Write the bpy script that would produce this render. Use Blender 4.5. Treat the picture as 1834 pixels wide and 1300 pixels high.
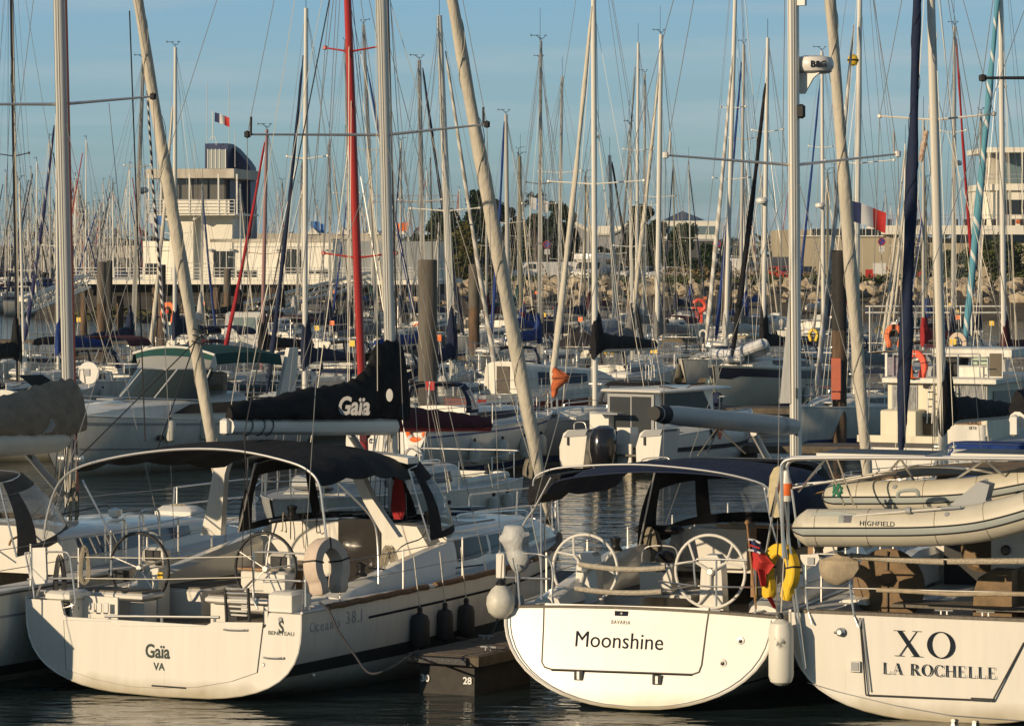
import bpy, math, random
from mathutils import Vector, Matrix
R = math.radians
sin, cos, pi = math.sin, math.cos, math.pi
rnd = random.Random(11)
for o in list(bpy.data.objects): bpy.data.objects.remove(o)

# ------------------------------------------------------------------ camera, sky, sun, exposure
F, CX, HY, H = 6113.0, 917.0, 449.0, 6.1        # photo pixels: focal length, axis column, horizon row; eye height (m)
sc = bpy.context.scene
cam = bpy.data.cameras.new('camera'); camo = bpy.data.objects.new('camera', cam)
sc.collection.objects.link(camo); sc.camera = camo
camo.location = (0, 0, H); camo.rotation_euler = (R(90), 0, 0)
cam.sensor_width = 36; cam.lens = F / 1834 * 36; cam.shift_y = -(650 - HY) / 1834
cam.clip_start = 0.5; cam.clip_end = 6000
SUN_AZ, SUN_EL = 48.0, 14.0                      # degrees left of straight behind the camera; above the horizon
sd = Vector((-sin(R(SUN_AZ)) * cos(R(SUN_EL)), -cos(R(SUN_AZ)) * cos(R(SUN_EL)), sin(R(SUN_EL))))
sl = bpy.data.lights.new('sun', 'SUN'); sl.energy = 4.5; sl.angle = R(0.5); sl.color = (1.0, 0.79, 0.53)
so = bpy.data.objects.new('sun', sl); sc.collection.objects.link(so)
so.rotation_euler = sd.to_track_quat('Z', 'Y').to_euler()
w = bpy.data.worlds.new('World'); sc.world = w; w.use_nodes = True
nt = w.node_tree; nt.nodes.clear()
sky = nt.nodes.new('ShaderNodeTexSky'); sky.sky_type = 'NISHITA'; sky.sun_disc = False
sky.sun_elevation = R(SUN_EL); sky.sun_rotation = R(180 + SUN_AZ)
sky.air_density = 1.15; sky.dust_density = 0.35; sky.ozone_density = 1.6
# thin high cloud streaks, low in contrast
tc = nt.nodes.new('ShaderNodeTexCoord'); mp = nt.nodes.new('ShaderNodeMapping')
mp.inputs['Scale'].default_value = (1.6, 1.6, 26); mp.inputs['Rotation'].default_value = (0, R(2.0), 0)
nz = nt.nodes.new('ShaderNodeTexNoise'); nz.inputs['Scale'].default_value = 3.2; nz.inputs['Detail'].default_value = 5
cr = nt.nodes.new('ShaderNodeValToRGB'); cr.color_ramp.elements[0].position = .47; cr.color_ramp.elements[1].position = .72
cr.color_ramp.elements[1].color = (.72, .72, .72, 1)
tint = nt.nodes.new('ShaderNodeMixRGB'); tint.blend_type = 'MULTIPLY'; tint.inputs[0].default_value = 1
tint.inputs[2].default_value = (0.92, 1.0, 0.93, 1)
mixc = nt.nodes.new('ShaderNodeMixRGB'); mixc.inputs[2].default_value = (4.3, 5.2, 5.6, 1)
bg = nt.nodes.new('ShaderNodeBackground'); bg.inputs['Strength'].default_value = 0.10
ow = nt.nodes.new('ShaderNodeOutputWorld')
L = nt.links.new
L(tc.outputs['Generated'], mp.inputs[0]); L(mp.outputs[0], nz.inputs['Vector']); L(nz.outputs[0], cr.inputs[0])
sx_ = nt.nodes.new('ShaderNodeSeparateXYZ'); gr = nt.nodes.new('ShaderNodeValToRGB'); gm = nt.nodes.new('ShaderNodeMixRGB'); gm.inputs[0].default_value = .86
el = gr.color_ramp.elements; el[0].position = 0.; el[0].color = (.155, .262, .315, 1); el[1].position = .75; el[1].color = (.035, .075, .15, 1)
for p_, c_ in ((.010, (.205, .33, .385)), (.030, (.245, .42, .50)), (.055, (.235, .43, .57)), (.078, (.205, .415, .62)), (.12, (.13, .26, .39)), (.24, (.075, .15, .24))):
    q_ = el.new(p_); q_.color = (*c_, 1)
sc10 = nt.nodes.new('ShaderNodeMixRGB'); sc10.blend_type = 'MULTIPLY'; sc10.inputs[0].default_value = 1; sc10.inputs[2].default_value = (10, 10, 10, 1)
L(tc.outputs['Generated'], sx_.inputs[0]); L(sx_.outputs[2], gr.inputs[0]); L(gr.outputs[0], sc10.inputs[1])
L(sky.outputs[0], tint.inputs[1]); L(tint.outputs[0], gm.inputs[1]); L(sc10.outputs[0], gm.inputs[2])
L(cr.outputs[0], mixc.inputs[0]); L(gm.outputs[0], mixc.inputs[1])
L(mixc.outputs[0], bg.inputs[0]); L(bg.outputs[0], ow.inputs[0])
vs = sc.view_settings
vs.view_transform = 'Standard'; vs.look = 'None'; vs.exposure = 0.0; vs.gamma = 1.0; vs.use_curve_mapping = False
sc.cycles.max_bounces = 6; sc.cycles.diffuse_bounces = 3; sc.cycles.glossy_bounces = 3
sc.cycles.transparent_max_bounces = 16; sc.cycles.caustics_reflective = False; sc.cycles.caustics_refractive = False

# ------------------------------------------------------------------ helpers
def P(px, py, Y): return Vector(((px - CX) * Y / F, Y, H - (py - HY) * Y / F))
def depth(py, z=0.0): return (H - z) * F / (py - HY)

class G:
    def __init__(s): s.v = []; s.f = []
    def add(s, vs_, fs):
        b = len(s.v); s.v += [tuple(p) for p in vs_]; s.f += [tuple(i + b for i in f) for f in fs]; return s
    def box(s, c, d, m=None, bev=0):
        x, y, z = d[0] / 2, d[1] / 2, d[2] / 2
        if bev and bev < min(x, y, z):
            rings = []
            for (zz, e) in ((-z, bev), (-z + bev, 0), (z - bev, 0), (z, bev)):
                X, Y_ = x - e, y - e; k = bev * (.3 if not e else 1) * .5
                rings.append([Vector(q) for q in ((-X + k, -Y_, zz), (X - k, -Y_, zz), (X, -Y_ + k, zz), (X, Y_ - k, zz), (X - k, Y_, zz), (-X + k, Y_, zz), (-X, Y_ - k, zz), (-X, -Y_ + k, zz))])
            for r in rings:
                for i, q in enumerate(r): r[i] = (m @ q if m else q) + Vector(c)
            return s.loft(rings)
        q = [Vector((a, b, e)) for e in (-z, z) for b in (-y, y) for a in (-x, x)]
        q = [(m @ p if m else p) + Vector(c) for p in q]
        return s.add(q, [(0, 2, 3, 1), (4, 5, 7, 6), (0, 1, 5, 4), (2, 6, 7, 3), (0, 4, 6, 2), (1, 3, 7, 5)])
    def loft(s, rings, close=True, cap=True):
        n = len(rings[0]); b = len(s.v)
        for r in rings: s.v += [tuple(p) for p in r]
        m = n if close else n - 1
        for i in range(len(rings) - 1):
            for j in range(m):
                k = (j + 1) % n
                s.f.append((b + i * n + j, b + i * n + k, b + (i + 1) * n + k, b + (i + 1) * n + j))
        if cap and close:
            s.f.append(tuple(b + j for j in range(n))[::-1]); e = b + (len(rings) - 1) * n
            s.f.append(tuple(e + j for j in range(n)))
        return s
    def tube(s, pts, r, n=6, closed=False, flat=1.0):
        pts = [Vector(p) for p in pts]; k = len(pts)
        if k < 2: return s
        rings = []; up = None
        for i, p in enumerate(pts):
            if closed: t = pts[(i + 1) % k] - pts[i - 1]
            else: t = pts[min(i + 1, k - 1)] - pts[max(i - 1, 0)]
            if t.length < 1e-9: t = Vector((0, 0, 1))
            t.normalize()
            if up is None:
                up = Vector((0, 0, 1)) if abs(t.z) < .9 else Vector((1, 0, 0))
            a = t.cross(up)
            if a.length < 1e-6: a = t.orthogonal()
            a.normalize(); b2 = a.cross(t).normalized(); up = b2
            rr = r[i] if isinstance(r, (list, tuple)) else r
            rings.append([p + a * (rr * cos(2 * pi * j / n)) + b2 * (rr * flat * sin(2 * pi * j / n)) for j in range(n)])
        if closed: rings.append(rings[0]); return s.loft(rings, True, False)
        return s.loft(rings)
    def lathe(s, prof, o=(0, 0, 0), n=12, m=None):
        o = Vector(o); rings = []
        for (r, z) in prof:
            ring = [Vector((r * cos(2 * pi * j / n), r * sin(2 * pi * j / n), z)) for j in range(n)]
            rings.append([(m @ q if m else q) + o for q in ring])
        return s.loft(rings)
    def poly(s, pts, th):
        """flat outline with thickness: pts in 3-D, th = offset vector"""
        th = Vector(th); a = [Vector(p) for p in pts]; return s.loft([a, [p + th for p in a]])
    def grid(s, rows):
        return s.loft(rows, False, False)
    def sheet(s, rows, th):
        """grid given thickness th along -normal-ish vector"""
        th = Vector(th); n = len(rows[0])
        s.grid(rows); s.grid([[Vector(p) + th for p in r][::-1] for r in rows])
        edge = [r[0] for r in rows] + [p for p in rows[-1][1:]] + [r[-1] for r in rows[-2::-1]] + [p for p in rows[0][-2:0:-1]]
        return s.loft([[Vector(p) + th for p in edge], [Vector(p) for p in edge]], True, False)

MESH = {}
def obj(name, g, m, parent=None, label=None, smooth=35):
    me = bpy.data.meshes.new(name); me.from_pydata(g.v, [], g.f); me.update()
    if m: me.materials.append(m)
    if smooth:
        me.polygons.foreach_set('use_smooth', [True] * len(me.polygons)); me.set_sharp_from_angle(angle=R(smooth))
    o = bpy.data.objects.new(name, me); sc.collection.objects.link(o)
    if parent is not None: o.parent = parent
    if label: o['label'] = label
    return o
def tag(o, label, cat, group=None):
    o['label'] = label; o['category'] = cat
    if group: o['group'] = group
    return o
def struct(name, g, m, kind='structure', smooth=35):
    o = obj(name, g, m, smooth=smooth); o['kind'] = kind; return o
class T:
    """a thing: an Empty at its base with parts under it; local frame x = right, y = forward, z = up"""
    def __init__(s, name, label, cat, loc=(0, 0, 0), heading=0.0, group=None):
        s.e = bpy.data.objects.new(name, None); sc.collection.objects.link(s.e); s.e.empty_display_size = .3
        s.e.location = loc; s.e.rotation_euler = (0, 0, -R(heading))
        s.M = Matrix.Translation(Vector(loc)) @ Matrix.Rotation(-R(heading), 4, 'Z'); s.I = s.M.inverted()
        tag(s.e, label, cat, group)
    def part(s, name, g, m, parent=None, label=None, smooth=35): return obj(name, g, m, parent or s.e, label, smooth)
    def plane(s, px, py, ax, val):
        o = s.I @ Vector((0, 0, H)); d = s.I.to_3x3() @ Vector(((px - CX) / F, 1, -(py - HY) / F))
        t = (val - o[ax]) / d[ax]; return o + d * t
    def at(s, px, py, ly): return s.plane(px, py, 1, ly)      # on the cross-plane y = ly
    def ax(s, px, py, lx): return s.plane(px, py, 0, lx)
    def az(s, px, py, lz): return s.plane(px, py, 2, lz)
    def loc(s, px, py, Y): return s.I @ P(px, py, Y)
def cat(pts, n=5, closed=False):
    """Catmull-Rom through points"""
    p = [Vector(q) for q in pts]; out = []; k = len(p)
    for i in range(k if closed else k - 1):
        a = p[(i - 1) % k] if closed else p[max(i - 1, 0)]; b = p[i]; c = p[(i + 1) % k]; d = p[(i + 2) % k] if closed else p[min(i + 2, k - 1)]
        for j in range(n):
            t = j / n
            out.append(.5 * ((2 * b) + (c - a) * t + (2 * a - 5 * b + 4 * c - d) * t * t + (3 * b - 3 * c + d - a) * t ** 3))
    if not closed: out.append(p[-1])
    return out
def lerp(a, b, t): return a + (b - a) * t

# ------------------------------------------------------------------ materials
MATS = {}
def mat(name, col, rough=.5, metal=0., var=0., vscale=4., bump=0., bscale=30., coat=0., col2=None, stretch=(1, 1, 1), spec=.5, scum=False):
    if name in MATS: return MATS[name]
    m = bpy.data.materials.new(name); m.use_nodes = True; n = m.node_tree; b = n.nodes['Principled BSDF']
    b.inputs['Base Color'].default_value = (*col, 1); b.inputs['Roughness'].default_value = rough
    b.inputs['Metallic'].default_value = metal; b.inputs['Coat Weight'].default_value = coat
    b.inputs['Specular IOR Level'].default_value = spec
    if var or bump:
        t = n.nodes.new('ShaderNodeTexCoord'); mpn = n.nodes.new('ShaderNodeMapping'); mpn.inputs['Scale'].default_value = stretch
        n.links.new(t.outputs['Object'], mpn.inputs[0])
    if var:
        z = n.nodes.new('ShaderNodeTexNoise'); z.inputs['Scale'].default_value = vscale; z.inputs['Detail'].default_value = 6
        z.inputs['Roughness'].default_value = .62
        r = n.nodes.new('ShaderNodeValToRGB'); c2 = col2 or tuple(c * (1 - var) for c in col)
        r.color_ramp.elements[0].position = .34; r.color_ramp.elements[1].position = .66
        r.color_ramp.elements[0].color = (*c2, 1); r.color_ramp.elements[1].color = (*col, 1)
        n.links.new(mpn.outputs[0], z.inputs['Vector']); n.links.new(z.outputs[0], r.inputs[0]); n.links.new(r.outputs[0], b.inputs['Base Color'])
    if scum:
        # a yellow-brown tide line just above the water and a few thin run marks; it belongs to the hull
        sp = n.nodes.new('ShaderNodeSeparateXYZ'); n.links.new(t.outputs['Object'], sp.inputs[0])
        zz = n.nodes.new('ShaderNodeTexNoise'); zz.inputs['Scale'].default_value = 2.4; zz.inputs['Detail'].default_value = 8; n.links.new(t.outputs['Object'], zz.inputs['Vector'])
        q1 = n.nodes.new('ShaderNodeMath'); q1.operation = 'MULTIPLY_ADD'; q1.inputs[1].default_value = -.22; n.links.new(zz.outputs[0], q1.inputs[0]); n.links.new(sp.outputs[2], q1.inputs[2])
        mr = n.nodes.new('ShaderNodeMapRange'); mr.inputs[1].default_value = -.08; mr.inputs[2].default_value = .16; mr.inputs[3].default_value = .75; mr.inputs[4].default_value = 0.
        n.links.new(q1.outputs[0], mr.inputs[0]); mm = n.nodes.new('ShaderNodeMixRGB'); mm.inputs[2].default_value = (.30, .24, .12, 1)
        n.links.new(mr.outputs[0], mm.inputs[0]); n.links.new(r.outputs[0], mm.inputs[1])
        wv = n.nodes.new('ShaderNodeTexNoise'); wv.inputs['Scale'].default_value = 9.; wv.inputs['Detail'].default_value = 3; mp2 = n.nodes.new('ShaderNodeMapping'); mp2.inputs['Scale'].default_value = (2.5, 2.5, .10)
        n.links.new(t.outputs['Object'], mp2.inputs[0]); n.links.new(mp2.outputs[0], wv.inputs['Vector']); rr = n.nodes.new('ShaderNodeValToRGB'); rr.color_ramp.elements[0].position = .66; rr.color_ramp.elements[1].position = .74; rr.color_ramp.elements[1].color = (.12, .12, .12, 1)
        n.links.new(wv.outputs[0], rr.inputs[0]); m3 = n.nodes.new('ShaderNodeMixRGB'); m3.inputs[2].default_value = (.34, .25, .13, 1); n.links.new(rr.outputs[0], m3.inputs[0]); n.links.new(mm.outputs[0], m3.inputs[1]); n.links.new(m3.outputs[0], b.inputs['Base Color'])
    if bump:
        z = n.nodes.new('ShaderNodeTexNoise'); z.inputs['Scale'].default_value = bscale; z.inputs['Detail'].default_value = 4
        bp = n.nodes.new('ShaderNodeBump'); bp.inputs['Strength'].default_value = bump; bp.inputs['Distance'].default_value = .02
        n.links.new(mpn.outputs[0], z.inputs['Vector']); n.links.new(z.outputs[0], bp.inputs['Height']); n.links.new(bp.outputs[0], b.inputs['Normal'])
    MATS[name] = m; return m
def canvas(name, col):
    m = mat('canvas_' + name, col, .82, var=.34, vscale=3.5, bump=1.0, bscale=6.5, stretch=(1.4, .8, 1.8), spec=.25, col2=tuple(min(1, k * .62 + .012) for k in col))
    return m
gel = mat('gelcoat', (.74, .71, .64), .24, var=.11, vscale=3.2, stretch=(2.2, 2.2, .22), coat=.25, scum=True)
gelw = mat('gelcoat_clean', (.78, .75, .68), .2, var=.06, vscale=3.0, stretch=(2.5, 2.5, .2), coat=.3, scum=True)
gelo = mat('gelcoat_weathered', (.78, .75, .66), .38, var=.25, vscale=2.6, stretch=(2, 2, .25), scum=True)
deckm = mat('nonskid_deck', (.72, .70, .66), .6, var=.12, vscale=3, bump=.25, bscale=200)
cream = mat('cream_paint', (.72, .66, .50), .4, var=.12, vscale=2, stretch=(1, 1, .3))
steel = mat('stainless_steel', (.78, .75, .70), .34, .9)
alu = mat('anodised_mast', (.60, .57, .51), .42, .15, var=.12, vscale=3, stretch=(1, 1, .1))
aluw = mat('painted_mast', (.78, .75, .67), .3, .0, var=.08, vscale=2, stretch=(1, 1, .1))
alud = mat('dark_mast', (.035, .035, .04), .4, .3)
aluo = mat('olive_mast', (.30, .27, .18), .45, .4)
alur = mat('red_mast', (.42, .035, .028), .4, var=.15, vscale=1.5, stretch=(1, 1, .1))
alup = mat('rosy_mast', (.42, .24, .22), .45, .3)
wire = mat('rigging_wire', (.36, .34, .31), .4, .4)
wirel = mat('rigging_rope', (.64, .60, .50), .7)
wired = mat('dark_rope', (.03, .03, .035), .7)
rope = mat('rope', (.42, .37, .28), .8, var=.4, vscale=60, bump=.8, bscale=120)
black = mat('black_plastic', (.012, .012, .013), .35)
blackm = mat('matt_black', (.015, .015, .016), .7)
rubber = mat('black_rubber', (.016, .017, .02), .55, var=.3, vscale=8)
whitep = mat('white_plastic', (.72, .70, .65), .35, var=.08, vscale=5)
greyp = mat('grey_plastic', (.30, .31, .32), .45)
darkwin = mat('smoked_window', (.012, .016, .022), .12, spec=.3)
bluewin = mat('blue_window', (.010, .018, .05), .12, spec=.3)
teak = mat('teak', (.20, .13, .075), .6, var=.45, vscale=5, stretch=(12, 1, 1), bump=.3, bscale=20)
teakg = mat('weathered_teak', (.20, .175, .14), .75, var=.45, vscale=4, stretch=(14, 1, 1), bump=.3, bscale=20)
wood = mat('varnished_wood', (.36, .20, .09), .35, var=.35, vscale=3, stretch=(1, 1, 8))
ink = mat('dark_lettering', (.02, .025, .035), .8, spec=.05)
inkg = mat('grey_green_lettering', (.07, .085, .08), .8, spec=.05)
inkl = mat('pale_lettering', (.50, .50, .48), .5)
red = mat('red_paint', (.45, .03, .02), .45, var=.15, vscale=3)
orange = mat('orange_float', (.85, .17, .03), .5, var=.1, vscale=8)
yellow = mat('yellow_float', (.80, .52, .03), .55, var=.1, vscale=8)
peach = mat('peach_cover', (.62, .50, .40), .75, var=.12, vscale=6, bump=.3, bscale=14)
fend = mat('white_fender', (.66, .64, .56), .45, var=.25, vscale=5)
hyp = mat('inflatable_tube', (.56, .52, .42), .5, var=.12, vscale=3, bump=.15, bscale=9)
hypg = mat('inflatable_grey', (.33, .36, .34), .55, var=.1, vscale=3)
sailc = mat('furled_sail_cloth', (.60, .55, .45), .75, var=.16, vscale=2.5, bump=1.0, bscale=7, stretch=(2, 2, .35))
flagr = mat('flag_red', (.50, .03, .025), .8, var=.2, vscale=6)
flagb = mat('flag_blue', (.02, .03, .10), .8)
flagw = mat('flag_white', (.60, .60, .60), .8)
bootm = mat('dark_boot_stripe', (.03, .035, .035), .4)
antif = mat('antifouling_blue', (.03, .06, .16), .7)
antid = mat('antifouling_dark', (.02, .025, .03), .7)
C = {k: canvas(k, v) for k, v in dict(black=(.008, .008, .010), navy=(.012, .022, .060), blue=(.015, .05, .22), taupe=(.115, .10, .085), grey=(.22, .22, .22),
     brown=(.25, .17, .095), maroon=(.085, .014, .022), green=(.012, .075, .066), teal=(.05, .26, .34), beige=(.46, .38, .27), olive=(.20, .15, .08),
     lilac=(.30, .28, .33), white=(.60, .58, .54), red=(.40, .025, .03), peach=(.5, .30, .24), orange=(.60, .15, .05)).items()}
def clearvinyl():
    m = bpy.data.materials.new('clear_vinyl'); m.use_nodes = True; n = m.node_tree; n.nodes.clear()
    o = n.nodes.new('ShaderNodeOutputMaterial'); mx = n.nodes.new('ShaderNodeMixShader'); t = n.nodes.new('ShaderNodeBsdfTransparent')
    t.inputs[0].default_value = (.72, .75, .78, 1)
    mx2 = n.nodes.new('ShaderNodeMixShader'); d = n.nodes.new('ShaderNodeBsdfDiffuse'); d.inputs[0].default_value = (.4, .42, .44, 1)
    gl = n.nodes.new('ShaderNodeBsdfGlossy'); gl.inputs['Roughness'].default_value = .08
    lw = n.nodes.new('ShaderNodeLayerWeight'); lw.inputs[0].default_value = .5; pw = n.nodes.new('ShaderNodeMath'); pw.operation = 'POWER'; pw.inputs[1].default_value = 4.; n.links.new(lw.outputs[1], pw.inputs[0]); fr = n.nodes.new('ShaderNodeMath'); fr.operation = 'MULTIPLY_ADD'; fr.inputs[1].default_value = .6; fr.inputs[2].default_value = .04; n.links.new(pw.outputs[0], fr.inputs[0])
    z = n.nodes.new('ShaderNodeTexNoise'); z.inputs['Scale'].default_value = 2.2; bp = n.nodes.new('ShaderNodeBump'); bp.inputs['Strength'].default_value = .22
    bp.inputs['Distance'].default_value = .05
    n.links.new(z.outputs[0], bp.inputs['Height']); n.links.new(bp.outputs[0], gl.inputs['Normal'])
    mx2.inputs[0].default_value = .17
    n.links.new(t.outputs[0], mx2.inputs[1]); n.links.new(d.outputs[0], mx2.inputs[2])
    n.links.new(fr.outputs[0], mx.inputs[0]); n.links.new(mx2.outputs[0], mx.inputs[1]); n.links.new(gl.outputs[0], mx.inputs[2])
    n.links.new(mx.outputs[0], o.inputs[0]); return m
vinyl = clearvinyl()
def spiral(name, c1, c2, freq, width=.5):
    """furled sail with a sacrificial strip wound round it: stripes climb with height and turn with the angle"""
    m = bpy.data.materials.new(name); m.use_nodes = True; n = m.node_tree; b = n.nodes['Principled BSDF']; b.inputs['Roughness'].default_value = .75
    uv = n.nodes.new('ShaderNodeUVMap'); sp = n.nodes.new('ShaderNodeSeparateXYZ'); n.links.new(uv.outputs[0], sp.inputs[0])
    a = n.nodes.new('ShaderNodeMath'); a.operation = 'MULTIPLY_ADD'; a.inputs[1].default_value = freq
    n.links.new(sp.outputs[1], a.inputs[0]); n.links.new(sp.outputs[0], a.inputs[2])
    f = n.nodes.new('ShaderNodeMath'); f.operation = 'FRACT'; n.links.new(a.outputs[0], f.inputs[0])
    g = n.nodes.new('ShaderNodeMath'); g.operation = 'GREATER_THAN'; g.inputs[1].default_value = width; n.links.new(f.outputs[0], g.inputs[0])
    mx = n.nodes.new('ShaderNodeMixRGB'); mx.inputs[1].default_value = (*c1, 1); mx.inputs[2].default_value = (*c2, 1)
    n.links.new(g.outputs[0], mx.inputs[0]); n.links.new(mx.outputs[0], b.inputs['Base Color'])
    z = n.nodes.new('ShaderNodeTexNoise'); z.inputs['Scale'].default_value = 6; bp = n.nodes.new('ShaderNodeBump'); bp.inputs['Strength'].default_value = .8; bp.inputs['Distance'].default_value = .02
    n.links.new(z.outputs[0], bp.inputs['Height']); n.links.new(bp.outputs[0], b.inputs['Normal'])
    return m
SP = dict(bluewhite=spiral('furl_navy_white', (.015, .02, .08), (.34, .34, .34), 1.0, .84), tealwhite=spiral('furl_teal_white', (.09, .28, .36), (.60, .61, .58), .8, .84),
          greywhite=spiral('furl_grey_white', (.42, .39, .34), (.62, .6, .55), 1.4, .5), blackwhite=spiral('furl_black_white', (.02, .02, .03), (.6, .6, .58), 2.4, .55))

def text(body, size, m, T_, loc, side='stern', name='lettering', sx=1.0, shear=0, space=1.0, th=.002, align='CENTER', rotz=None, tilt=0, parent=None, bold=0, roll=0):
    cu = bpy.data.curves.new('t', 'FONT'); cu.body = body; cu.size = size; cu.extrude = th; cu.shear = shear; cu.space_character = space; cu.align_x = align; cu.offset = bold
    cu.resolution_u = 3
    o = bpy.data.objects.new('t', cu); me = bpy.data.meshes.new_from_object(o); bpy.data.objects.remove(o); bpy.data.curves.remove(cu)
    rz = 0 if side == 'stern' else 90
    if rotz is not None: rz = rotz
    X = Matrix.Translation(Vector(loc)) @ Matrix.Rotation(R(rz), 4, 'Z') @ Matrix.Rotation(R(90 + tilt), 4, 'X') @ Matrix.Rotation(R(roll), 4, 'Z') @ Matrix.Diagonal((sx, 1, 1, 1))
    me.transform(X); me.materials.clear(); me.materials.append(m); me.name = name
    n = bpy.data.objects.new(name, me); sc.collection.objects.link(n); n.parent = parent or (T_.e if T_ else None); return n

# ------------------------------------------------------------------ hull
class Hull:
    def __init__(s, L=11, B=3.7, fs=1.15, fb=1.45, st=.93, zb=.03, n=2.6, m=2.3, rake=0., stem=.3, keel=-.45):
        s.__dict__.update(L=L, B=B, fs=fs, fb=fb, st=st, zb=zb, n=n, m=m, rake=rake, stem=stem, keel=keel)
    def b(s, t):
        if t < .4: f = lerp(s.st, 1, sin(t / .4 * pi / 2))
        else: f = max(0., 1 - ((t - .4) / .6) ** 2.3) ** .92
        return max(s.B / 2 * f, .03)
    def zs(s, t): return lerp(s.fs, s.fb, t ** 1.6)
    def zk(s, t): return lerp(s.zb, s.keel, min(1, t / .35)) if t < .35 else lerp(s.keel, -.25, (t - .35) / .65)
    def p(s, t, q, sg=1):
        n_ = lerp(s.n, 1.25, max(0, (t - .4) / .6) ** 1.2); m_ = lerp(s.m, 1.1, max(0, (t - .4) / .6))
        x = s.b(t) * max(0., 1 - q ** n_) ** (1 / m_)
        z = lerp(s.zs(t), s.zk(t), q)
        y = t * s.L - s.rake * q * (1 - t) ** 6 - s.stem * q * t ** 5
        return Vector((sg * x, y, z))
    def at_z(s, t, z, sg=1, off=0.):
        q = (s.zs(t) - z) / (s.zs(t) - s.zk(t)); p = s.p(t, min(max(q, 0), 1), sg); p.x += sg * off; return p
    def shell(s, NT=22):
        qs = [0, .08, .18, .3, .42, .54, .65, .74, .82, .88, .93, .965, .985, 1.]
        g = G(); rows = []
        for i in range(NT + 1):
            t = i / NT; rows.append([s.p(t, q, 1) for q in qs] + [s.p(t, q, -1) for q in qs[-2::-1]])
        g.grid(rows); return g, rows
def band(h, t0, t1, z0f, z1f, off, n=24, sg=1):
    rows = []
    for i in range(n + 1):
        t = lerp(t0, t1, i / n); rows.append([h.at_z(t, lerp(z0f(t), z1f(t), j / 2), sg, off) for j in range(3)])
    if sg < 0: rows = rows[::-1]
    return G().grid(rows)
def hull_parts(B, h, m=gel, boot=bootm, under=antid, stripe=None, dk=deckm, open_to=None, c=1.1, teak_deck=False, transom=True):
    """hull shell, transom, deck (with an open cockpit up to open_to), stripes"""
    g, rows = h.shell(26)
    B.part('hull', g, m)
    if transom:
        r = [v for v in rows[0]]
        top = [Vector((x, r[0].y, lerp(r[0].z, r[0].z, 0))) for x in ()]
        B.part('transom', G().add(r, [tuple(range(len(r)))]), m)
    if boot:
        for sg in (1, -1): B.part('boot_stripe', band(h, .0, .99, lambda t: .26 + .06 * t, lambda t: .10 + .03 * t, .006, sg=sg), boot)
    if stripe:
        for sg in (1, -1): B.part('cove_stripe', band(h, .02, .97, lambda t: h.zs(t) - .10, lambda t: h.zs(t) - .15, .006, sg=sg), stripe)
    # deck
    g = G(); N = 26
    if open_to:
        for sg in (1, -1):
            rows = []
            for i in range(N + 1):
                t = i / N * open_to / h.L; e = h.b(t); ci = min(c, e - .1)
                rows.append([Vector((sg * lerp(e, ci, j / 3), t * h.L, h.zs(t) + .02 * (j > 0))) for j in range(4)])
            if sg > 0: rows = rows[::-1]
            g.grid(rows)
        t0 = open_to / h.L
    else: t0 = 0
    rows = []
    for i in range(N + 1):
        t = lerp(t0, 1, i / N); e = h.b(t)
        rows.append([Vector((lerp(-e, e, j / 8), t * h.L, h.zs(t) + .07 * (1 - (2 * j / 8 - 1) ** 2) * e / 2)) for j in range(9)])
    g.grid(rows)
    B.part('deck', g, dk)
    for sg in (1, -1):
        B.part('toe_rail', G().tube([h.p(i / 24, 0, sg) + Vector((0, 0, .02)) for i in range(25)], .022, 5), m)

def coachroof(B, y0, y1, w0, w1, zb, zt0, zt1, m=gelw, win=darkwin, wins=((.12, .8),), N=16, zb1=None):
    """cabin top, aft face at y0, sloping away at y1"""
    zb1 = zb if zb1 is None else zb1
    def ring(t):
        w_ = lerp(w0, w1, t ** 1.5); y = lerp(y0, y1, t); b0 = lerp(zb, zb1, t) - .1
        top = lerp(zt0, zt1, t) - (0 if t < .75 else (lerp(zt0, zt1, t) - b0 - .1) * ((t - .75) / .25) ** 1.6)
        hh = top - b0
        pr = [(1, 0), (.975, .3), (.95, .6), (.92, .82), (.84, .94), (.66, 1.0), (.35, 1.03), (0, 1.04)]
        pts = [Vector((w_ * a, y, b0 + hh * b)) for a, b in pr]
        return pts + [Vector((-p.x, p.y, p.z)) for p in pts[-2::-1]]
    g = G(); g.loft([ring(i / N) for i in range(N + 1)], False, False)
    r = ring(0); g.add(r, [tuple(range(len(r)))]); r = ring(1); g.add(r, [tuple(range(len(r)))[::-1]])
    o = B.part('coachroof', g, m)
    for (a, b) in wins:
        for sg in (1, -1):
            rows = []
            for i in range(9):
                t = lerp(a, b, i / 8); r = ring(t); lo, hi = r[1], r[3]
                k = .12 + .5 * max(0, (i / 8 - .7)); kk = .9
                p0 = lo.lerp(hi, k); p1 = lo.lerp(hi, kk)
                rows.append([Vector((sg * (p.x + .012), p.y, p.z)) for p in (p0, p0.lerp(p1, .5), p1)])
            if sg < 0: rows = rows[::-1]
            B.part('window', G().grid(rows), win, o)
    return o

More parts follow.
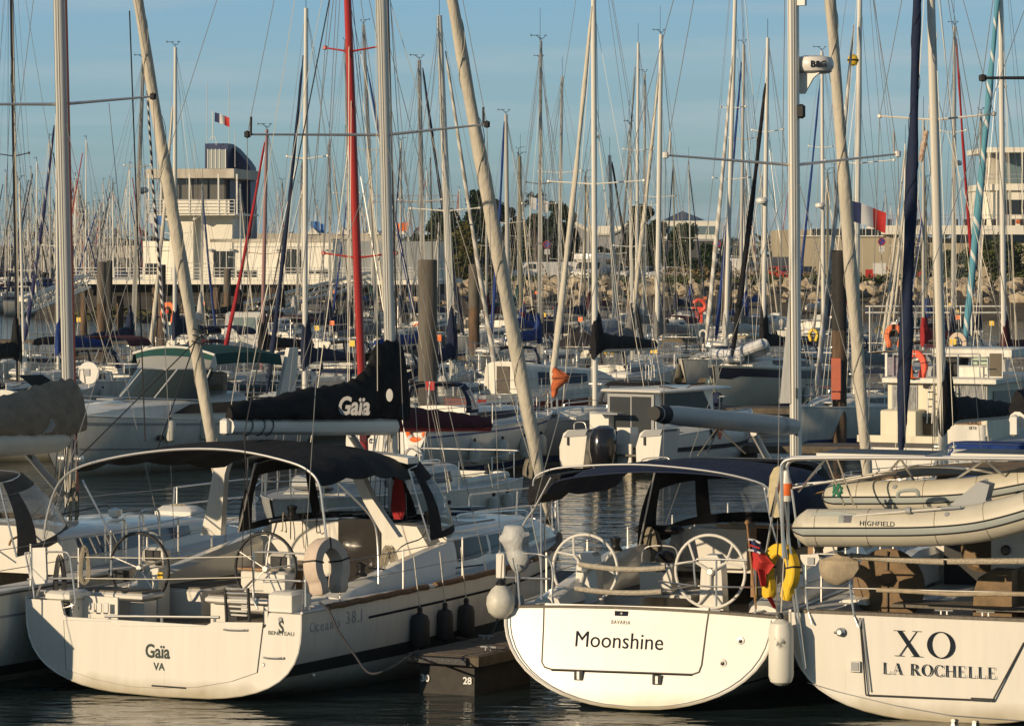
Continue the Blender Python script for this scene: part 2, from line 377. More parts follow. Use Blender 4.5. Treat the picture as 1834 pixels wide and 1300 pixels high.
def dodger(B, w_, y0, y1, zb, zt, m=C['black'], aft_z=None, divs=(-.36, .36), clear=vinyl, topw=.80, zfront=None, fw=.025, vb=(.12, .84), eg=.94):
    """spray hood: hoop across at y0, windscreen curving round to y1"""
    NU = 28; zf = zb if zfront is None else zfront
    def base(u):
        a = u * pi / 2; return Vector((w_ * math.copysign(abs(sin(a)) ** .75, u), y0 + (y1 - y0) * cos(a) ** .6, lerp(zf, zb, abs(u) ** 2)))
    def top(u):
        a = u * pi / 2; return Vector((w_ * topw * math.copysign(abs(sin(a)) ** .75, u), y0 + .05 + (y1 - y0) * .50 * cos(a) ** .7, zt - .10 * abs(u) ** 3))
    def S(u, v):
        b, t = base(u), top(u); p = b.lerp(t, v); n_ = Vector((b.x, b.y - y0, 0)); 
        if n_.length > 1e-4: n_.normalize()
        return p + n_ * (.10 * sin(v * pi))
    g, cl = G(), G()
    edges = sorted(set([-1, -eg] + [d - fw for d in divs] + [d + fw for d in divs] + [eg, 1]))
    def fill(gm, u0, u1, v0, v1, off=0):
        nu = max(2, int((u1 - u0) * 14)); rows = [[S(lerp(u0, u1, i / nu), lerp(v0, v1, j / 4)) for j in range(5)] for i in range(nu + 1)]
        gm.grid(rows)
    fill(g, -1, 1, 0, vb[0]); fill(g, -1, 1, vb[1], 1)
    k = 0
    for a, b in zip(edges[:-1], edges[1:]):
        if b - a < .18: fill(g, a, b, vb[0], vb[1])
        else: fill(cl, a, b, vb[0], vb[1])
    rows = [[top(-1 + 2 * i / 16), Vector((top(-1 + 2 * i / 16).x * 1.0, y0 - .08, top(-1 + 2 * i / 16).z + .03))] for i in range(17)]
    rows = [[r[0], r[0].lerp(r[1], .5) + Vector((0, 0, .02)), r[1]] for r in rows]
    g.grid(rows)
    o = B.part('spray_hood', g, m); B.part('clear_panel', cl, clear, o)
    hoop = [base(-1)] + [top(-1 + 2 * i / 16) + Vector((0, -.09 if 0 else -.1, .0)) for i in range(17)] + [base(1)]
    B.part('hoop', G().tube(hoop, .014, 6), steel, o)
    return o

def bimini(B, hoops, m, valance=0, th=.012, frame=True, rows_=None):
    """hoops: list of (y, [(x, z)...]) cross curves the cloth is stretched over"""
    g = G(); rr = []
    for (y, pr) in hoops:
        c = cat([Vector((x, y, z)) for x, z in pr], 4); rr.append(c)
    rows = []
    for i in range(len(rr) - 1):
        for k in range(4):
            t = k / 4; row = []
            for a, b in zip(rr[i], rr[i + 1]): 
                p = a.lerp(b, t); p.z -= .035 * sin(t * pi); row.append(p)
            rows.append(row)
    rows.append(rr[-1]); g.sheet(rows[::-1], (0, 0, -th))
    o = B.part('bimini', g, m)
    return o

def rail_line(h, ts, sg, z, inset=.08):
    out = []
    for t in ts:
        p = h.p(t, 0, sg); p.x -= sg * min(inset, abs(p.x)); p.z += z; out.append(p)
    return out
def rails(B, h, t0, t1, n=5, sides=(1, -1), fine=True):
    for sg in sides:
        ts = [lerp(t0, t1, i / (n - 1)) for i in range(n)]
        for t in ts:
            p = rail_line(h, [t], sg, 0)[0]; B.part('stanchion', G().tube([p, p + Vector((0, 0, .62))], .014, 5), steel)
        for z in (.6, .31):
            B.part('lifeline', G().tube(rail_line(h, [lerp(t0, t1, i / 10) for i in range(11)], sg, z), .006 if fine else .009, 4), wire)
def pulpit(B, h, t0=.9, r=.016):
    L_, Rr = [h.p(t0, 0, s_) for s_ in (-1, 1)]; bow = h.p(1, 0, 1)
    for z, e in ((.62, .12), (.33, .0)):
        a = Vector((L_.x + .06, L_.y, L_.z + z)); b = Vector((Rr.x - .06, Rr.y, Rr.z + z)); f = Vector((0, bow.y + e, bow.z + z + .03))
        mid1 = a.lerp(f, .75) + Vector((-.10, 0, 0)); mid2 = b.lerp(f, .75) + Vector((.10, 0, 0))
        B.part('pulpit_rail', G().tube(cat([a, mid1, f, mid2, b], 4), r, 6), steel)
    for sg in (1, -1):
        for t in (t0, .965):
            p = h.p(t, 0, sg); B.part('pulpit_leg', G().tube([p, p + Vector((-sg * .03, 0, .62))], r, 6), steel)

def wind_gear(g, p, s=1.0):
    p = Vector(p); s *= rnd.uniform(.36, .50); fl = rnd.choice((1, -1)); tw = rnd.uniform(-.5, .5); kind = rnd.random()
    def V_(q): return p + Vector((q[0] * fl * cos(tw), q[0] * sin(tw) + q[1], q[2])) * s
    if kind < .25: g.tube([p, V_((0, 0, 1.3))], .010, 4); return
    if kind < .5: g.tube([V_((.06, 0, 0)), V_((.06, 0, 1.9))], .008, 4)
    g.tube([p, V_((0, 0, .22))], .012, 4)
    g.tube([V_((0, 0, .1)), V_((.28, 0, .32))], .014, 4); g.tube([V_((.1, 0, .33)), V_((.5, 0, .33))], .012, 4)
    g.add([V_(q) for q in ((.5, 0, .33), (.62, 0, .41), (.62, 0, .27), (.5, .02, .33), (.62, .02, .41), (.62, .02, .27))], [(0, 1, 2), (3, 5, 4), (0, 3, 4, 1), (1, 4, 5, 2), (2, 5, 3, 0)])
    g.tube([V_((-.05, 0, .1)), V_((-.25, 0, .28))], .012, 4)
    for k in range(3):
        a = k * 2.09; c = V_((-.25 + .07 * cos(a), .07 * sin(a), .30)); g.tube([c, c + Vector((0, 0, .045)) * s], .03 * s, 5)
def mast_tube(B, a, b, r, m, flat=1.45, taper=.72):
    a, b = Vector(a), Vector(b); N = 8; pts = [a.lerp(b, i / N) for i in range(N + 1)]
    g = G(); rings = []
    for i, p in enumerate(pts):
        rr = r * (1 if i < 5 else lerp(1, taper, (i - 5) / 3))
        ring = []
        for j in range(12):
            an = 2 * pi * j / 12; ring.append(p + Vector((rr * cos(an), rr * flat * sin(an), 0)))
        rings.append(ring)
    g.loft(rings); o = B.part('mast', g, m)
    if r > .07:
        for an_, w_ in ((-118, .004), (-62, .004)):
            B.part('track_groove', G().tube([p + Vector((r * 1.0 * cos(R(an_)), r * flat * sin(R(an_)), 0)) for p in pts], w_, 4), mat('groove', (.05, .048, .045), .6), o)
        for k in range(3):
            q = a.lerp(b, .05 + .035 * k); B.part('halyard_exit', G().box(q + Vector((r * .5, -r * flat * .88, 0)), (.022, .02, .16)), blackm, o)
        for k in (0, 1): B.part('mast_winch', G().lathe([(.05, 0), (.055, .04), (.035, .06), (.035, .11), (.05, .13), (0, .14)], a + Vector(((-1) ** k * r * 1.1, -.02, .9)), 10, Matrix.Rotation(R(90 * (-1) ** k), 3, 'Y')), steel, o)
    # sail track up the after side
    B.part('sail_track', G().tube([p + Vector((0, -r * flat - .004, 0)) for p in pts], r * .16, 4), m, o)
    return o
def furl(B, a, b, r, m, k=1.0, name='furled_sail', swell=.25, uv=True):
    """rolled headsail: thick and uneven low down, thin at the head"""
    a, b = Vector(a), Vector(b); Ln = (b - a).length; N = max(10, int(Ln * 3)); big = r > .09; hel = []
    ph = rnd.random() * 9; rings = []; nn = 10
    d = (b - a).normalized(); u_ = d.orthogonal().normalized(); v_ = d.cross(u_)
    for i in range(N + 1):
        t = i / N; p = a.lerp(b, t) + Vector((0, -.10 * sin(t * pi), -.0))
        rad = r * (.30 + .70 * min(1, t / .03)) * ((.62 + .38 * sin(min(1, t / .26) * pi / 2)) if big else 1.0) * (lerp(1.08, .50, max(0, t - .24) / .76) if big else lerp(1.15, .55, t ** .9)) * (1 + .07 * sin(ph + t * 23) + .05 * sin(ph * 2 + t * 61))
        if t > .97: rad *= .5
        ring = []
        for j in range(nn):
            an = 2 * pi * j / nn; q = rad * (1 + .10 * sin(an * 2 + t * Ln * 1.6) + .05 * sin(an * 3 - t * Ln * 2.7)); ring.append(p + u_ * q * cos(an) + v_ * q * sin(an))
        rings.append(ring)
        if big:
            for e_ in range(4): an = (p - a).length * 3.6 + e_ * .3; hel.append(p + (b - a) * (e_ / 4 / N) + (u_ * cos(an) + v_ * sin(an)) * rad * 1.10)
    g = G().loft(rings); o = B.part(name, g, m, smooth=60)
    if big and not m.name.startswith('furl_'): B.part('leech_seam', G().tube(hel, .0065, 4), mat('seam_' + m.name, tuple(k * .55 for k in m.node_tree.nodes['Principled BSDF'].inputs['Base Color'].default_value[:3]), .8), o)
    if m.name.startswith('furl_'):
        me = o.data; uvl = me.uv_layers.new(name='UVMap')
        for pl in me.polygons:
            for li, vi in zip(pl.loop_indices, pl.vertices):
                i, j = divmod(vi, nn); jj = j
                if len(pl.vertices) == 4 and j == 0 and any(v % nn == nn - 1 for v in pl.vertices): jj = nn
                uvl.data[li].uv = (jj / nn, i / N * Ln)
    return o
def wires(B, pairs, r=.006, m=wire, name='stay'):
    for a, b in pairs: B.part(name, G().tube([a, b], r, 4), m)
def spreader(B, mp_, x0, x1, z0, z1, r=.025, m=alu):
    """pair of cross trees"""
    for (x, z) in ((x0, z0), (x1, z1)):
        g = G().tube([Vector(mp_), Vector((mp_[0] + x, mp_[1] - .12, mp_[2] + z))], [r * 1.3, r], 6, flat=.6)
        g.lathe([(.0, -.05), (r * 1.7, -.03), (r * 1.7, .03), (0, .05)], (mp_[0] + x, mp_[1] - .12, mp_[2] + z), 6); B.part('spreader', g, m)
def sailcover(B, pts, m, name='sail_cover', tall=None, w_=.16, drop=.0):
    """flaked mainsail under its cover; pts = [(point, height, width)] from the boom end to the mast"""
    rings = []
    c = cat([p for p, h_, ww in pts], 7); hs = []; ph_ = rnd.random() * 6
    hv = cat([Vector((h_, ww, 0)) for p, h_, ww in pts], 7)
    for i, (p, q) in enumerate(zip(c, hv)):
        h_, ww = q.x, q.y; wob = 1 + .05 * sin(i * 1.9)
        prof = [(0, 0), (.8, .05), (1, .25), (.9, .5), (.62, .78), (.3, .95), (0, 1.02), (-.3, .95), (-.62, .78), (-.9, .5), (-1, .25), (-.8, .05)]
        d = (c[min(i + 1, len(c) - 1)] - c[max(i - 1, 0)]); d.z = 0
        d = d.normalized() if d.length > 1e-6 else Vector((0, 1, 0)); n_ = Vector((d.y, -d.x, 0))
        rings.append([p + n_ * (a * ww * (1 + .10 * sin(i * 1.1 + j * 1.7 + ph_) + .07 * sin(i * 2.3 - j * .9))) + Vector((0, 0, b * h_ * (1 + .022 * sin(i * 1.3 + ph_)) + .012 * sin(i * 1.9 + j * 2.1))) for j, (a, b) in enumerate(prof)])
    return B.part(name, G().loft(rings), m, smooth=50)
# ------------------------------------------------------------------ small gear
def wheel(B, c, r, m, n=5, rim=.017, double=False, hub=steel, ph=.3):
    c = Vector(c); o = B.part('steering_wheel', G().tube([c + Vector((r * cos(a * 2 * pi / 40), 0, r * sin(a * 2 * pi / 40))) for a in range(40)], rim, 7, closed=True), m)
    for k in range(n):
        a = ph + 2 * pi * k / n; e = c + Vector((r * cos(a), 0, r * sin(a)))
        if double:
            j = c + Vector((r * .52 * cos(a), 0, r * .52 * sin(a))); B.part('spoke', G().tube([c, j], rim * .95, 6), m, o)
            for s_ in (-.36, .36): B.part('spoke', G().tube([j, c + Vector((r * cos(a + s_), 0, r * sin(a + s_)))], rim * .8, 6), m, o)
        else: B.part('spoke', G().tube([c, e], rim * .55, 5), steel, o)
    B.part('hub', G().lathe([(.0, -.05), (.05, -.05), (.06, 0), (.04, .03), (0, .03)], c, 12, Matrix.Rotation(R(90), 3, 'X')), hub, o)
def winch(B, p, s=1.0, m=black):
    g = G().lathe([(.085 * s, 0), (.09 * s, .03 * s), (.06 * s, .06 * s), (.055 * s, .11 * s), (.075 * s, .15 * s), (.075 * s, .18 * s), (.02 * s, .20 * s)], p, 12); B.part('winch', g, m)
def cleat(B, p, m=steel):
    p = Vector(p); B.part('cleat', G().tube([p + Vector((-.12, 0, .05)), p + Vector((.12, 0, .05))], .014, 6).tube([p + Vector((-.04, 0, 0)), p + Vector((-.04, 0, .05))], .014, 5).tube([p + Vector((.04, 0, 0)), p + Vector((.04, 0, .05))], .014, 5), m)
def coil(B, p, h=.42, w_=.10, m=rope, turns=9, name='rope_coil'):
    """hank of line hanging from a rail"""
    p = Vector(p); pts = []
    for k in range(turns):
        o = (k - turns / 2) / turns
        for j in range(12):
            a = 2 * pi * j / 12; pts.append(p + Vector((w_ * (.25 + .75 * (1 - cos(a)) / 2) * sin(a) + o * w_ * .9, .02 * sin(k * 3.1) + .02 * sin(a), -h / 2 + h / 2 * cos(a) * (1 + .06 * sin(k * 2.3)))))
    return B.part(name, G().tube(pts, .008, 5).tube([p + Vector((-w_ * .5, 0, -.06)), p + Vector((w_ * .5, 0, -.07))], .02, 5), m)
def rail_tube(B, pts, r=.0145, m=steel, name='rail', n=4, sm=True):
    return B.part(name, G().tube(cat(pts, n) if sm else pts, r, 8), m)
def fender(loc, L_, r, m, label, group, name='fender', hang=None, eye=black, stain=False):
    t = T(name, label, 'fender', loc, 0, group)
    prof = [(.02, 0), (r * .5, .02), (r * .85, r * .35), (r, r * .8), (r, L_ - r * .9), (r * .82, L_ - r * .35), (r * .4, L_ - .02), (.03, L_), (.025, L_ + .05), (0, L_ + .05)]
    t.part('body', G().lathe(prof, n=16), m); t.part('eye', G().lathe([(.035, L_ - .02), (.04, L_ + .05), (.02, L_ + .08), (0, L_ + .08)], n=8), eye)
    if hang: t.part('lanyard', G().tube([Vector((0, 0, L_ + .05)), Vector(hang) - Vector(loc)], .008, 4), wirel if m is not rubber else wirel)
    return t
def horseshoe(loc, size, m, label, group='horseshoe lifebuoys', yaw=0, tilt=0, thick=.13, cord=blackm, open_down=True, name='horseshoe_buoy'):
    t = T(name, label, 'lifebuoy', loc, yaw, group); t.e.rotation_euler[0] = R(tilt)
    pts = []
    for k in range(17):
        a = R(-40 + 260 * k / 16); pts.append(Vector((size * .42 * cos(a), 0, size * .42 * sin(a) * 1.18)))
    pts = [pts[0] + Vector((-.02, 0, -size * .28))] + pts + [pts[-1] + Vector((.02, 0, -size * .28))]
    if not open_down: pts = [Vector((p.x, p.y, -p.z)) for p in pts]
    c = cat(pts, 3); rings = []
    for i, p in enumerate(c):
        d = (c[min(i + 1, len(c) - 1)] - c[max(i - 1, 0)]).normalized(); n_ = Vector((d.z, 0, -d.x)); w2 = size * .135; t2 = thick / 2
        k = .75 if i in (0, len(c) - 1) else 1
        rings.append([p + n_ * a * w2 * k + Vector((0, b * t2 * k, 0)) for a, b in ((-1, -.7), (-.8, -1), (.8, -1), (1, -.7), (1, .7), (.8, 1), (-.8, 1), (-1, .7))])
    t.part('float', G().loft(rings), m)
    for i in (len(c) // 4, len(c) // 2, 3 * len(c) // 4):
        p = c[i]; d = (c[i + 1] - c[i - 1]).normalized(); n_ = Vector((d.z, 0, -d.x)); w2 = size * .14
        t.part('strap', G().loft([[p + d * s_ + n_ * a * w2 + Vector((0, b * (thick / 2 + .004), 0)) for a, b in ((-1, -1), (1, -1), (1, 1), (-1, 1))] for s_ in (-.012, .012)]), cord)
    return t
def flag(T_, p0, w_, h_, mats_, droop=.25, fly=(1, 0, 0), name='flag', waves=.04, ph=0.):
    """cloth of vertical bands, rippling and sagging toward the fly"""
    fly = Vector(fly).normalized(); side = Vector((-fly.y, fly.x, 0)); k = len(mats_)
    def S(u, v): return Vector(p0) + fly * (u * w_) + Vector((0, 0, v * h_ - droop * w_ * u ** 1.3)) + side * (waves * sin(u * 9 + ph + v * 1.2) * (.3 + u)) 
    for i, m in enumerate(mats_):
        rows = [[S(lerp(i / k, (i + 1) / k, a / 5), b / 5) for b in range(6)] for a in range(6)]
        T_.part(name + '_band', G().sheet(rows, side * .004), m)

# ================================================================== first boat: GAIA
gh = Hull(L=11.4, B=4.5, fs=1.24, fb=1.52, st=1.0, zb=.02, n=3.2, m=2.9, stem=.1)
gB = T('sailboat', 'white sailboat named Gaïa with black bimini and black sail cover, nearest on the left', 'sailboat', (-4.80, 46.66, 0), 28, 'large sailboats moored stern to the camera')
B = gB
hull_parts(B, gh, gel, boot=None, open_to=5.2, c=1.62, transom=False)
def transom(B, h, notch=None, m=gelw, camber=.0, bevel=True):
    g, rows = h.shell(2); r = rows[0]; pts = [Vector((p.x, p.y - .002, p.z)) for p in r]
    zs_ = h.zs(0)
    if notch:
        x0, x1, zn = notch; pts += [Vector((x0 - .05, 0, zs_)), Vector((x0, 0, zn + .03)), Vector((x0 + .05, 0, zn)), Vector((x1 - .05, 0, zn)), Vector((x1, 0, zn + .03)), Vector((x1 + .05, 0, zs_))]
    elif camber:
        a = r[-1]; pts += [Vector((lerp(-a.x, a.x, 0) * 0 + lerp(a.x, -a.x, k / 8), 0, zs_ + camber * (1 - (2 * k / 8 - 1) ** 2))) for k in range(1, 8)]
    fwd = [p + Vector((0, .05, 0)) for p in pts]
    g = G(); b = len(pts); g.v = [tuple(p) for p in pts + fwd]; g.f = [tuple(range(b))] + [(i, i + b, (i + 1) % b + b, (i + 1) % b) for i in range(b)]
    o = B.part('transom', g, m)
    B.part('edge_moulding', G().tube([Vector((p.x, p.y - .004, p.z)) for p in r], .014, 5), m, o); return o
nx0, nx1 = B.at(114, 1110, 0).x, B.at(476, 1114, 0).x
tr = transom(B, gh, (nx0, nx1, 1.02))
# fold-down door: dark joint line and a panel standing 6 mm proud
dpx = [(114, 1110), (199, 1112), (214, 1120), (368, 1121), (382, 1113), (473, 1114), (462, 1204), (415, 1220), (355, 1230), (290, 1232), (233, 1229), (170, 1216), (118, 1198)]
dp = [B.at(x, y, 0) for x, y in dpx]
cen = sum(dp, Vector()) / len(dp)
B.part('door_joint', G().poly([p + Vector((0, -.005, 0)) for p in dp][::-1], (0, .004, 0)), black, tr)
dd = [cen + (p - cen) * .9915 for p in dp]
for d in dd[:6]: d.z += .002
door = B.part('platform_door', G().poly([p + Vector((0, -.012, 0)) for p in dd][::-1], (0, .012, 0)), gelw, tr)
B.part('step_slot', G().box(B.at(303, 1229, 0) + Vector((0, -.016, 0)), (.55, .012, .022)), black, tr)
text('Gaïa', .26, inkg, B, B.at(283, 1177, 0) + Vector((0, -.016, 0)), name='boat_name', bold=.006, parent=door, sx=.86, roll=0)
text('VA', .14, inkg, B, B.at(286, 1199, 0) + Vector((0, -.016, 0)), name='port_mark', bold=.003, parent=door)
lg = B.at(504, 1122, 0)
text('S', .24, inkg, B, lg + Vector((0, -.006, -.08)), name='seahorse_emblem', bold=.006, sx=.8, parent=tr)
B.part('seahorse_emblem', G().lathe([(0, 0), (.035, .004), (.03, .012), (0, .014)], lg + Vector((-.01, -.012, .10)), 9, Matrix.Rotation(R(90), 3, 'X')), greyp, tr)
text('BENETEAU', .075, inkg, B, B.at(504, 1137, 0) + Vector((0, -.006, 0)), name='maker_mark', sx=1.15, parent=tr)
for (x0, x1, y) in ((405, 443, 1126), (476, 508, 1176)):
    a, b = B.at(x0, y, 0), B.at(x1, y + 1, 0)
    B.part('grab_handle', G().tube(cat([a, a + Vector((.02, -.06, 0)), b + Vector((-.02, -.06, 0)), b], 4), .014, 7), steel, tr)
B.part('drain', G().lathe([(0, 0), (.03, 0), (.02, .012), (0, .012)], B.at(472, 1190, 0), 10, Matrix.Rotation(R(90), 3, 'X')), steel, tr)
a, b = B.at(188, 1103, .03), B.at(393, 1105, .03)
B.part('step_rail', G().tube([a, b], .02, 8), steel)
for k in (.04, .5, .96): p = a.lerp(b, k); B.part('rail_post', G().tube([p, Vector((p.x, p.y, 1.02))], .02, 6), steel)
# corner pods, helm seats, lockers
for x0, x1, y0 in ((80, 124, 1060), (480, 522, 1062)):
    a, b = B.at(x0, y0, .02), B.at(x1, y0, .02)
    B.part('corner_locker', G().box(((a.x + b.x) / 2, .28, 1.24 + (a.z - 1.24) / 2), (b.x - a.x, .5, a.z - 1.22 + .02), bev=.04), gelw)
for (x0, x1, yy) in ((126, 258, 1056), (370, 482, 1066)):
    a, b = B.at(x0, yy, .75), B.at(x1, yy, .75); cx_ = (a.x + b.x) / 2
    B.part('helm_seat', G().box((cx_, .98, a.z - .05), (b.x - a.x, .55, .10), bev=.03), gelw)
    B.part('seat_slats', G().box((cx_, .98, a.z + .012), (b.x - a.x - .06, .48, .02)), teakg)
    B.part('seat_support', G().box((b.x - .18 if cx_ < 0 else a.x + .12, 1.0, (a.z + .84) / 2 - .05), (.24, .30, a.z - .94), bev=.02), gelw)
B.part('cockpit_sole', G().box((0, 2.5, .80), (3.3, 5.0, .04)), teakg)
for sg in (1, -1):
    B.part('cockpit_side', G().box((sg * 1.60, 2.7, 1.05), (.05, 5.1, .5)), gelw)
    rows = []
    for i in range(13):
        y = lerp(1.7, 5.0, i / 12); hh = .05 + .52 * (i / 12) ** .8
        rows.append([Vector((sg * (1.60 - .10), y, 1.24)), Vector((sg * (1.55 - .05), y, 1.24 + hh * .8)), Vector((sg * 1.58, y, 1.24 + hh)), Vector((sg * 1.72, y, 1.24 + hh)), Vector((sg * 1.80, y, 1.24 + hh * .8)), Vector((sg * 1.86, y, 1.25))])
    B.part('coaming', G().loft(rows, True, True), gelw)
    B.part('cockpit_bench', G().box((sg * 1.17, 3.5, 1.03), (.78, 2.6, .42), bev=.04), gelw)
    B.part('bench_slats', G().box((sg * 1.17, 3.5, 1.252), (.66, 2.5, .022)), teakg)
    winch(B, (sg * 1.70, 2.5, 1.52)); winch(B, (sg * 1.2, 5.35, 2.02), 1.1)
# cockpit table
B.part('cockpit_table', G().box((-.02, 3.1, 1.22), (.50, 1.3, .62), bev=.03), gelw); B.part('table_leaf', G().box((-.02, 3.1, 1.55), (.56, 1.4, .03)), wood)
B.part('mesh_panel', G().box((.62, 2.2, 1.28), (.62, .02, .62)), wood)
# shower, vents on the inner stern wall
for k, px in enumerate((136, 165, 178, 190)):
    p = B.at(px, 1088, .30); B.part('speaker_grille', G().lathe([(0, 0), (.06, 0), (.05, .02), (0, .02)], p, 10, Matrix.Rotation(R(90), 3, 'X')) if k == 0 else G().box(p, (.075, .02, .13), bev=.01), whitep if k else greyp)
B.part('locker_front', G().box((B.at(155, 1090, .33).x, .42, 1.06), (.95, .04, .44)), gelw)
# swim ladder folded up
for px in (406, 447):
    a, b = B.at(px, 1112, .10), B.at(px - 3, 1053, .22); B.part('ladder_rail', G().tube([a, b], .022, 7), blackm)
for yy in (1054, 1062, 1070): B.part('ladder_rung', G().tube([B.at(405, yy, .21), B.at(443, yy + 1, .21)], .017, 6), steel)
for yy in (1078, 1086, 1094, 1101): B.part('ladder_rung', G().box(B.at(427, yy, .2), (.30, .05, .03), bev=.01), whitep)
# wheels on their pedestals
for (px, py, ph) in ((250, 1017, .32), (476, 1018, .15)):
    c = B.at(px, py, 1.65); wheel(B, c, .50, black, 5, .023, ph=ph)
    B.part('pedestal', G().box((c.x + .06, 1.92, 1.20), (.36, .30, .80), bev=.04), gelw)
    B.part('instrument_pod', G().box((c.x + .06, 1.98, 1.72), (.42, .16, .24), bev=.05), gelw)
    B.part('plotter_screen', G().box((c.x + .06, 1.888, 1.73), (.26, .02, .15), bev=.008), black)
    g = G().tube(cat([Vector((c.x - .14, 1.9, 1.6)), Vector((c.x - .12, 1.85, 1.95)), Vector((c.x + .06, 1.85, 2.06)), Vector((c.x + .24, 1.85, 1.95)), Vector((c.x + .26, 1.9, 1.6))], 4), .012, 6); B.part('pedestal_guard', g, greyp)
B.part('compass', G().lathe([(.07, 0), (.08, .05), (.05, .10), (0, .12)], (B.at(262, 985, 1.9).x, 1.9, 2.0), 12), whitep)
B.part('engine_panel', G().box(B.at(213, 1030, 1.9), (.34, .04, .16), bev=.02), black)
B.part('notice_panel', G().box(B.at(257, 1042, 1.74), (.2, .012, .3)), whitep)
B.part('notice_panel', G().box(B.at(284, 1005, 1.74), (.11, .012, .12)), black)
B.part('cushion_patch', G().box(B.at(287, 1030, 1.74), (.09, .012, .09)), yellow)
# pushpits: two rails each side
def pushpit(B, cols, y_in, z0, mids, ly_out):
    pass
rail_tube(B, [B.at(45, 990, .9), B.at(60, 989, .15), B.at(112, 988, .1), B.at(124, 995, .1), B.at(127, 1010, .1), B.at(135, 1075, .05), B.at(128, 1084, .02), B.at(114, 1088, .02)], name='pushpit_rail')
rail_tube(B, [B.at(50, 1037, .6), B.at(80, 1036, .12), B.at(131, 1035, .08)], name='pushpit_rail')
for a, b in (((45, 990, .7), (64, 1078, .5)), ((52, 990, .1), (62, 1078, .05)), ((76, 1040, .1), (60, 1080, .1))): rail_tube(B, [B.at(*a), B.at(*b)], name='pushpit_post')
rail_tube(B, [B.at(462, 1090, .02), B.at(456, 1078, .05), B.at(454, 1060, .1), B.at(455, 1000, .1), B.at(462, 988, .1), B.at(548, 992, .1), B.at(560, 995, .6)], name='pushpit_rail')
rail_tube(B, [B.at(455, 1036, .08), B.at(500, 1038, .1), B.at(548, 1041, .1), B.at(556, 1040, .7)], name='pushpit_rail')
for a, b in (((547, 992, .1), (547, 1086, .05)), ((455, 1036, .1), (430, 1062, .5))): rail_tube(B, [B.at(*a), B.at(*b)], name='pushpit_post')
for y0, y1 in ((997, 999), (1035, 1036)):
    B.part('guard_wire', G().tube([B.at(124, y0, .1), B.at(290, (y0 + y1) / 2 + 1.5, .1), B.at(455, y1 - 3, .1)], .007, 5), wirel)
pt = [B.at(54, 981, .05), B.at(81, 980, .05), B.at(83, 1030, .05), B.at(82, 1044, .05), B.at(64, 1046, .05), B.at(58, 1030, .05)]
B.part('outboard_pad', G().poly(pt[::-1], (0, .04, 0)), whitep)
coil(B, B.at(152, 978, .1), .52, .08); coil(B, B.at(108, 994, .2), .6, .09, wired, 6); coil(B, B.at(697, 978, 4.4), .62, .16, turns=12)
# bimini with steel hoops
hp = lambda y, w_, z0, zt, s_=1: (y, [(-w_, z0), (-w_ * .93, lerp(z0, zt, .55)), (-w_ * .70, lerp(z0, zt, .86)), (-w_ * .35, lerp(z0, zt, .98)), (0, zt), (w_ * .35, lerp(z0, zt, .98)), (w_ * .70, lerp(z0, zt, .86)), (w_ * .93, lerp(z0, zt, .55)), (w_, z0)])
hx = [(B.at(x, y, 1.15).x, B.at(x, y, 1.15).z) for x, y in ((138, 842), (165, 830), (240, 813), (335, 804), (430, 808), (520, 828), (556, 848), (570, 868))]
bimini(B, [(y_, [(x * f_, z + dz) for x, z in hx]) for y_, f_, dz in ((1.15, 1, .0), (1.9, 1.0, .07), (2.8, .96, .05), (3.6, .88, -.02), (4.35, .80, -.10))], C['black'], th=.02)
aft = [(78, 965), (84, 925), (100, 875), (122, 848), (160, 830), (240, 813), (335, 804), (430, 808), (520, 828), (556, 846), (572, 870), (578, 910), (585, 965)]
rail_tube(B, [B.at(x, y, 1.1) for x, y in aft], .019, name='bimini_hoop')
rail_tube(B, [B.at(148, 860, 2.6), B.at(192, 945, 1.8), B.at(199, 970, 1.7), B.at(199, 1030, 1.6)], .014, name='bimini_hoop')
rail_tube(B, [B.ax(606, 866, 1.75), B.ax(660, 920, 1.85), B.ax(675, 960, 1.9), B.ax(678, 1045, 1.95)], .014, name='bimini_hoop')
for a, b in (((600, 850, 1.75), (690, 965, 1.95)), ((590, 860, 1.7), (560, 960, 1.9))): pass
# composite arch
for pts_, ly in (([(359, 958), (372, 900), (383, 835), (390, 827), (409, 826), (402, 850), (395, 958)], 4.5), ([(612, 826), (623, 824), (640, 834), (668, 895), (714, 962), (690, 966), (652, 900), (628, 850)], 4.3)):
    p = [B.at(x, y, ly) for x, y in pts_]; B.part('arch_leg', G().poly(p[::-1], (0, .13, 0)), gel)
B.part('arch_beam', G().loft([[Vector((x, 4.35 + a, 3.12 - .14 * (x / 1.8) ** 2 + b)) for a, b in ((0, -.05), (.32, -.05), (.32, .04), (0, .04))] for x in [lerp(-1.40, 1.40, i / 10) for i in range(11)]]), gel)
cr0 = coachroof(B, 5.15, 10.2, 1.74, 1.0, 1.30, 2.0, 1.86, gelw, darkwin, ((.04, .27), (.29, .68)), zb1=1.46)
B.part('companionway', G().box((.12, 5.13, 1.60), (.72, .04, .98), bev=.01), mat('smoked_acrylic', (.035, .032, .03), .1, coat=.5))
B.part('companion_slide', G().box((.12, 5.9, 2.02), (.85, 1.4, .06), bev=.02), darkwin)
dodger(B, 1.66, 4.55, 6.15, 1.86, 3.0, C['black'], divs=(-.40, .12, .55), zfront=2.02, fw=.035, vb=(.1, .8))
# companionway ropes and gear
for k in range(4): p = Vector((-1.25 + k * .19 + .05 * sin(k * 5), 5.3, 2.05)); B.part('control_line', G().tube(cat([p, p + Vector((.02, -.15, .08)), p + Vector((.05, -.22, -.18)), p + Vector((.02 + .03 * k, -.22, -.18 - .13 * (k % 3)))], 3), .009, 5), wired if k % 2 else rope)
